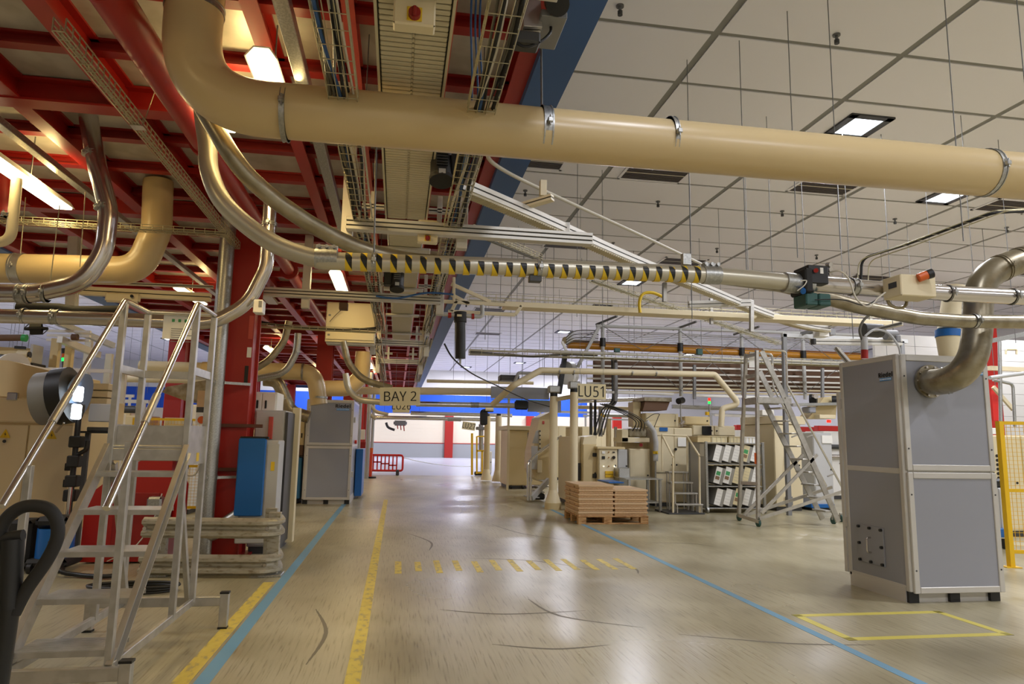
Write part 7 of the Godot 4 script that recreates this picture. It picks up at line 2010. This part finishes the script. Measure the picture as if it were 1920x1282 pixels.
	P("post", bar1(Vector3(10.468, 0, -12.8), Vector3(10.468, 3.596, -12.8), 0.08, 0.08), M.grey, gpst)
	P("post_foot", bar1(Vector3(7.731, 0, -12.8), Vector3(7.731, 1.85, -12.8), 0.08, 0.08), M.grey, gpst)
	# yellow fence at the right edge
	var fa := Vector3(7.24, 0, -7.3)
	var fb := Vector3(8.5, 0, -7.05)
	yfence(fa, fb, 1.72, "yellow mesh safety fence at the right edge beside the filter unit")
	# machine behind the fence
	var m := steelbox("fenced_machine", "cream machine with dark perforated front behind the right yellow fence", "machine", Vector3(8.8, 1.6, -9.7), Vector3(11.2, 0.1, -9.7), 1.4, M.cream, 2, true)
	for i in 6:
		for j in 5:
			P("dark_hole", tube1(Vector3(9.25 + j * 0.09, 0.92 + i * 0.07, -9.7), Vector3(9.25 + j * 0.09, 0.92 + i * 0.07, -9.69), 0.025, 8), M.black, m)
	P("small_red_case", B(9.2, 9.5, 1.6, 1.78, -10.1, -9.8, 0.01), M.red, m)
	var gd := steelbox("grey_drawer_cart", "grey cart with a blue base and castors right behind the filter unit", "cart", Vector3(8.426, 0.833, -8.6), Vector3(8.59, 0.208, -8.6), 0.7, M.grey_light, 1)
	P("blue_base", B(8.252, 8.49, 0.16, 0.28, -9.2, -8.55, 0.006), M.blue_panel, gd)
	for x in [8.296, 8.449]:
		P("castor", tube1(Vector3(x - 0.02, 0.07, -8.6), Vector3(x + 0.02, 0.07, -8.6), 0.07, 14), M.dark_grey, gd)
	P("black_tool", B(8.411, 8.637, 0.833, 0.959, -9.0, -8.65, 0.03), M.black, gd)
	# red steel columns and cladding at the right wall
	for i in 3:
		var x: float = [15.306, 19.0, 21.0][i]
		var zz: float = [-15.8, -21.0, -27.0][i]
		var rcol := T("red_column", ["bright red steel column behind the right filter unit, reaching to the ceiling", "red steel column far right", "red steel column deepest at the right"][i], "column", Vector3(x, 0, zz))
		P("web", B(x - 0.02, x + 0.02, 0, 4.6, zz - 0.2, zz + 0.2), M.red, rcol)
		P("flange", B(x - 0.3, x + 0.3, 0, 4.6, zz + 0.18, zz + 0.22, 0.004), M.red_plastic, rcol)
		P("flange", B(x - 0.3, x + 0.3, 0, 4.6, zz - 0.22, zz - 0.18, 0.004), M.red, rcol)
	var rw := T("inner_partition", "white clad partition wall behind the red column at the right edge", "partition", Vector3(17, 0, -17.5))
	for k in 14:
		P("cladding_board", B(13.6, 23.9, 0.02 + k * 0.33, 0.02 + k * 0.33 + 0.322, -17.8, -17.7), M.wall_white, rw)
	var rp := T("red_signboard", "red panel hanging below the conduits behind the right filter unit", "panel", Vector3(12.825, 2.309, -13))
	P("panel", pxb(Vector3(12.76, 2.75, -13), Vector3(12.94, 1.977, -13), 0.06), M.red_plastic, rp)
	P("no_entry_sign", pxb(Vector3(12.7, 1.822, -13), Vector3(12.806, 1.687, -13), 0.02), M.paper, rp)
	hang(rp, 12.897, 2.756, -13.03)
	var cd := T("wall_conduits", "grey conduits and a bent pipe frame right of the filter unit's top", "conduit", Vector3(12.199, 2.897, -12))
	P("vertical_conduit", tube1(Vector3(11.875, 1.077, -12), Vector3(12.062, 3.55, -12), 0.035, 10), M.galv, cd)
	P("bent_frame", path1(fil([Vector3(12.254, 1.822, -12), Vector3(12.29, 2.683, -12), Vector3(11.838, 2.756, -12)], 0.1), 0.03, 10), M.galv, cd)
	P("cream_strut", bar1(Vector3(12.022, 2.635, -12.2), Vector3(12.455, 2.176, -12.2), 0.05, 0.07), M.beige_pale, cd)
	P("cream_beam", bar1(Vector3(12.166, 3.045, -12.4), Vector3(13.526, 3.034, -12.4), 0.1, 0.09), M.beige_pale, cd)
	P("grey_beam", bar1(Vector3(10.816, 3.361, -11), Vector3(12.084, 3.638, -11), 0.08, 0.08), M.galv, cd)
	P("rail_frame", path1(fil([Vector3(12.187, 3.291, -12), Vector3(12.197, 3.39, -12), Vector3(12.449, 3.399, -12), Vector3(12.439, 3.3, -12)], 0.03), 0.02, 8), M.beige_pale, cd)
	P("green_conduit", tube1(Vector3(11.277, 2.738, -11.5), Vector3(12.545, 2.926, -11.5), 0.04, 10), M.grey_light, cd)
	# red figures far behind: machines between the ladder and the filter unit
	for i in 4:
		var a: Vector3 = [Vector3(12.372, 2.18, -19.5), Vector3(11.923, 2.177, -18), Vector3(11.519, 1.873, -16.5), Vector3(9.727, 1.997, -17.5)][i]
		var x := a.x
		var k := steelbox("distant_machine", ["white machine with red trim seen between the ladder rails and filter unit", "white boxed machine behind the servo units", "pale machine at the left edge of the right filter unit", "small machine behind the tall ladder's posts"][i], "machine", Vector3(x - 0.5, 1.75, a.z), Vector3(x + 0.5, 0.1, a.z), 0.8, M.white, 2, true)
		P("red_trim", B(x - 0.5, x + 0.3, 1.76, 1.9, a.z - 0.4, a.z - 0.2, 0.01), M.red_plastic, k)
		P("dark_roller", tube1(Vector3(x - 0.4, 1.35, a.z + 0.06), Vector3(x + 0.4, 1.35, a.z + 0.06), 0.06, 12), M.dark_grey, k)
		P("silver_roller", tube1(Vector3(x - 0.4, 1.1, a.z + 0.06), Vector3(x + 0.4, 1.1, a.z + 0.06), 0.05, 12), M.steel, k)
	O("red_signal_lamp", tube1(Vector3(10.521, 1.943, -15.5), Vector3(10.525, 2.009, -15.5), 0.05, 14), M.led_red, "small lit red signal lamp between the servo units and the filter unit", "signal light")
	# hanging rods from the ceiling
	var rods := [[Vector3(4.436, 5.45, -6.2), 3.4], [Vector3(4.203, 5.652, -6.6), 3.4], [Vector3(5.132, 4.959, -5.4), 3.3], [Vector3(5.739, 5.353, -5.2), 3.2], [Vector3(3.502, 6.3, -7.766), 2.9], [Vector3(3.951, 6.3, -7.24), 3.2], [Vector3(2.962, 6.3, -11.224), 3.5], [Vector3(3.498, 6.491, -11.5), 3.3], [Vector3(4.412, 4.978, -9.8), 3.5], [Vector3(5.705, 5.084, -10.4), 3.5], [Vector3(5.313, 5.108, -9), 3.4], [Vector3(6.168, 5.181, -9.5), 3.4], [Vector3(6.877, 5.18, -9.6), 3.4], [Vector3(8.306, 5.218, -9.4), 3.3], [Vector3(8.102, 4.862, -8.4), 3.2], [Vector3(9.334, 4.808, -9), 3.0]]
	for i in rods.size():
		var p: Vector3 = rods[i][0]
		O("ceiling_rod", tube1(Vector3(p.x, rods[i][1], p.z), Vector3(p.x, HC, p.z), 0.005, 6), M.rod, "steel hanger rod, " + ["left of the pair at the top crossing the grid line", "right of the pair at the top edge", "one passing just right of the nearest ceiling light", "rightmost one at the top corner", "left one ending behind the middle of the duct", "second one ending behind the duct", "one left of the vent under the duct", "one crossing the diagonal conveyor", "one meeting the striped tube's right bracket", "one right of the striped tube's end coupling", "one between the two vents under the duct", "one through the right vent under the duct", "one right of the right vent under the duct", "one beside the small light under the duct", "one left of the ceiling cable tray", "one crossing the intake elbow's top"][i], "rod", "ceiling hanger rods")
	for i in 22:
		var z := -13.0 - (i % 8) * 2.1
		var x: float = 1.6 + (i * 1.37 + 0.35 * (i % 3)) * 0.42 + (i % 8) * 0.25
		O("ceiling_rod", tube1(Vector3(x, 3.3 - 0.1 * (i % 3), z), Vector3(x, HC, z), 0.005, 5), M.rod, "thin distant hanger rod below the white ceiling", "rod", "distant ceiling hanger rods")
	for i in 10:
		var z := -13.0 - i * 1.6
		var x := -6.4 - (i % 5) * 0.9
		O("ceiling_rod", tube1(Vector3(x, 2.6 + 0.1 * (i % 3), z), Vector3(x, HC, z), 0.005, 5), M.rod, "thin hanger rod under the white ceiling of the left hall", "rod", "left hall hanger rods")
	# yellow strap
	O("yellow_strap", path1(cat([Vector3(3.65, 3.385, -10), Vector3(3.642, 3.554, -10), Vector3(3.705, 3.685, -10), Vector3(3.871, 3.71, -10), Vector3(4.073, 3.635, -10)]), 0.025, 6), M.hazard_yellow, "loose yellow strap draped over the beige trunking", "strap")
	# thin slanting wire tray across the hall
	var sw2 := T("slanting_tray", "thin wire tray slanting down to the right over the beige trunking", "cable tray", Vector3(3.617, 3.752, -9.9))
	basket(sw2, Vector3(2.819, 3.786, -9.8), Vector3(6.807, 3.194, -11.4), 0.12, 0.05, 0.2, M.wire, 0.004)
	P("cable", path1([Vector3(2.819, 3.803, -9.8), Vector3(6.808, 3.224, -11.4)], 0.015, 6), M.cable_grey, sw2)
	var sw3 := T("slanting_tray", "short wire tray slanting down behind the portal beam to the striped tube", "cable tray", Vector3(1.146, 3.658, -7.5))
	basket(sw3, Vector3(0.647, 3.524, -6.8), Vector3(1.705, 3.702, -8.4), 0.1, 0.06, 0.12, M.wire, 0.004)
	P("cable", path1([Vector3(0.648, 3.501, -6.8), Vector3(1.705, 3.688, -8.4)], 0.014, 6), M.cable_grey, sw3)

func far_end() -> void:
	# pipes and columns along the aisle's left far side
	for i in 5:
		var px: float = [672, 682, 690, 699, 666][i]
		var x: float = [-1.063, -1.066, -0.988, -0.95, -1.11][i]
		var zz: float = [-19.5, -23.0, -24.0, -27.0, -18.6][i]
		O("downpipe", tube1(Vector3(x, 0.0, zz), Vector3(x, 3.6, zz), [0.06, 0.05, 0.08, 0.06, 0.05][i], 12), [M.galv, M.red, M.galv, M.galv, M.steel][i], ["slim galvanised downpipe behind the left filter unit, front one", "slim red pipe between galvanised downpipes far left of the aisle", "thick galvanised downpipe near the red barrier", "galvanised downpipe deepest in the aisle, beside the barrier", "slim steel pipe hugging the left filter unit's rear edge"][i], "pipe")
	for i in 2:
		duct("thin_bent_tube", ["thin grey tube curving down behind the LU26 sign, left one", "thin grey tube curving down behind the LU26 sign, right one"][i], "tube", [[Vector3(-1.111, 2.458, -24), Vector3(-1.026, 2.187, -24), Vector3(-0.749, 2.011, -24)], [Vector3(-0.987, 2.498, -24), Vector3(-0.76, 2.248, -24), Vector3(-0.341, 2.166, -24)]][i], 0.3, 0.06, M.tube_grey)
	var fm := T("hanging_machine", "small grey machine hanging in front of the far wall below the signs", "machine head", Vector3(0.1, 2.032, -34))
	P("body", pxb(Vector3(-0.216, 2.207, -34), Vector3(0.437, 1.962, -34), 0.5, 0.06), M.grey, fm)
	P("rail", bar1(Vector3(-1.19, 2.289, -34), Vector3(1.38, 2.397, -34), 0.15, 0.15), M.galv, fm)
	P("bent_hose", path1(cat([Vector3(-0.57, 2.096, -34), Vector3(-0.458, 1.866, -34), Vector3(-0.145, 1.743, -34)]), 0.06, 8), M.dark_grey, fm)
	for i in 3:
		P("red_drop", bar1((Vector3(-0.027, 1.975, -33.8) + Vector3(0.153, 0.003, 0) * i), (Vector3(0.006, 1.796, -33.8) + Vector3(0.155, -0.048, 0) * i), 0.05, 0.05), M.red, fm)
	steelbox("red_board", "dark red boxed panel beside the downpipes at the end of the aisle's left side", "panel", Vector3(-1.112, 1.249, -20.5), Vector3(-0.903, 0.672, -20.5), 0.3, M.red_dark, 1)
	O("white_box_on_column", pxb(Vector3(-1.042, 1.599, -20), Vector3(-0.91, 1.316, -20), 0.1), M.white, "small white box on the far red column beside the downpipes", "box")
	O("black_wedge", pxb(Vector3(-1.035, 0.186, -19.5), Vector3(-0.917, 0.101, -19.5), 0.3, 0.03), M.black, "black wedge on the floor behind the left filter unit", "block")
	# orange discs and lettering-free band on the blue wall
	for i in 4:
		var x: float = -14.0 + i * 1.05
		O("orange_disc", tube1(Vector3((-9.639 + 0.711 * i), 3.861, -49.92), Vector3((-9.639 + 0.711 * i), 3.861, -49.87), 0.3, 18), M.orange, "orange disc on the blue wall band, %s from the left behind the red column" % ["first", "second", "third", "fourth"][i], "disc")
	O("red_wall_post", B(10.276, 10.706, 0, 2.698, -32.2, -32.0, 0.01), M.red_plastic, "red post in the distance above the control cabinet, right of the LU51 sign", "post")
	O("white_back_wall", B(9.498, 13.681, 0, 2.765, -33.2, -33.0, 0.01), M.white, "pale partition in the distance behind the red post", "partition")
	# machines in the middle distance right of the aisle
	for i in 4:
		var x: float = [6.0, 8.5, 12.0, 10.0][i]
		var zz: float = [-24.0, -27.0, -23.0, -31.0][i]
		var m := steelbox("line_machine", "cream production machine far behind the beige line, " + ["behind the flared columns", "behind the pallet", "behind the shelf trolley", "deepest one"][i], "machine", Vector3(x - 1.0, 1.9, zz), Vector3(x + 1.0, 0.1, zz), 1.2, M.cream, 3, true, "cream machines behind the beige line")
		P("rail", bar1(Vector3(x - 1.1, 2.4, zz), Vector3(x + 1.1, 2.4, zz), 0.08, 0.08), M.galv, m)
		for s in [-1.0, 1.0]:
			P("rail_leg", bar1(Vector3(x + s, 1.9, zz), Vector3(x + s, 2.4, zz), 0.06, 0.06), M.galv, m)

func small_things() -> void:
	# scuff arcs left by tyres on the floor are part of the paint; a few lie as thin rubber marks
	pass
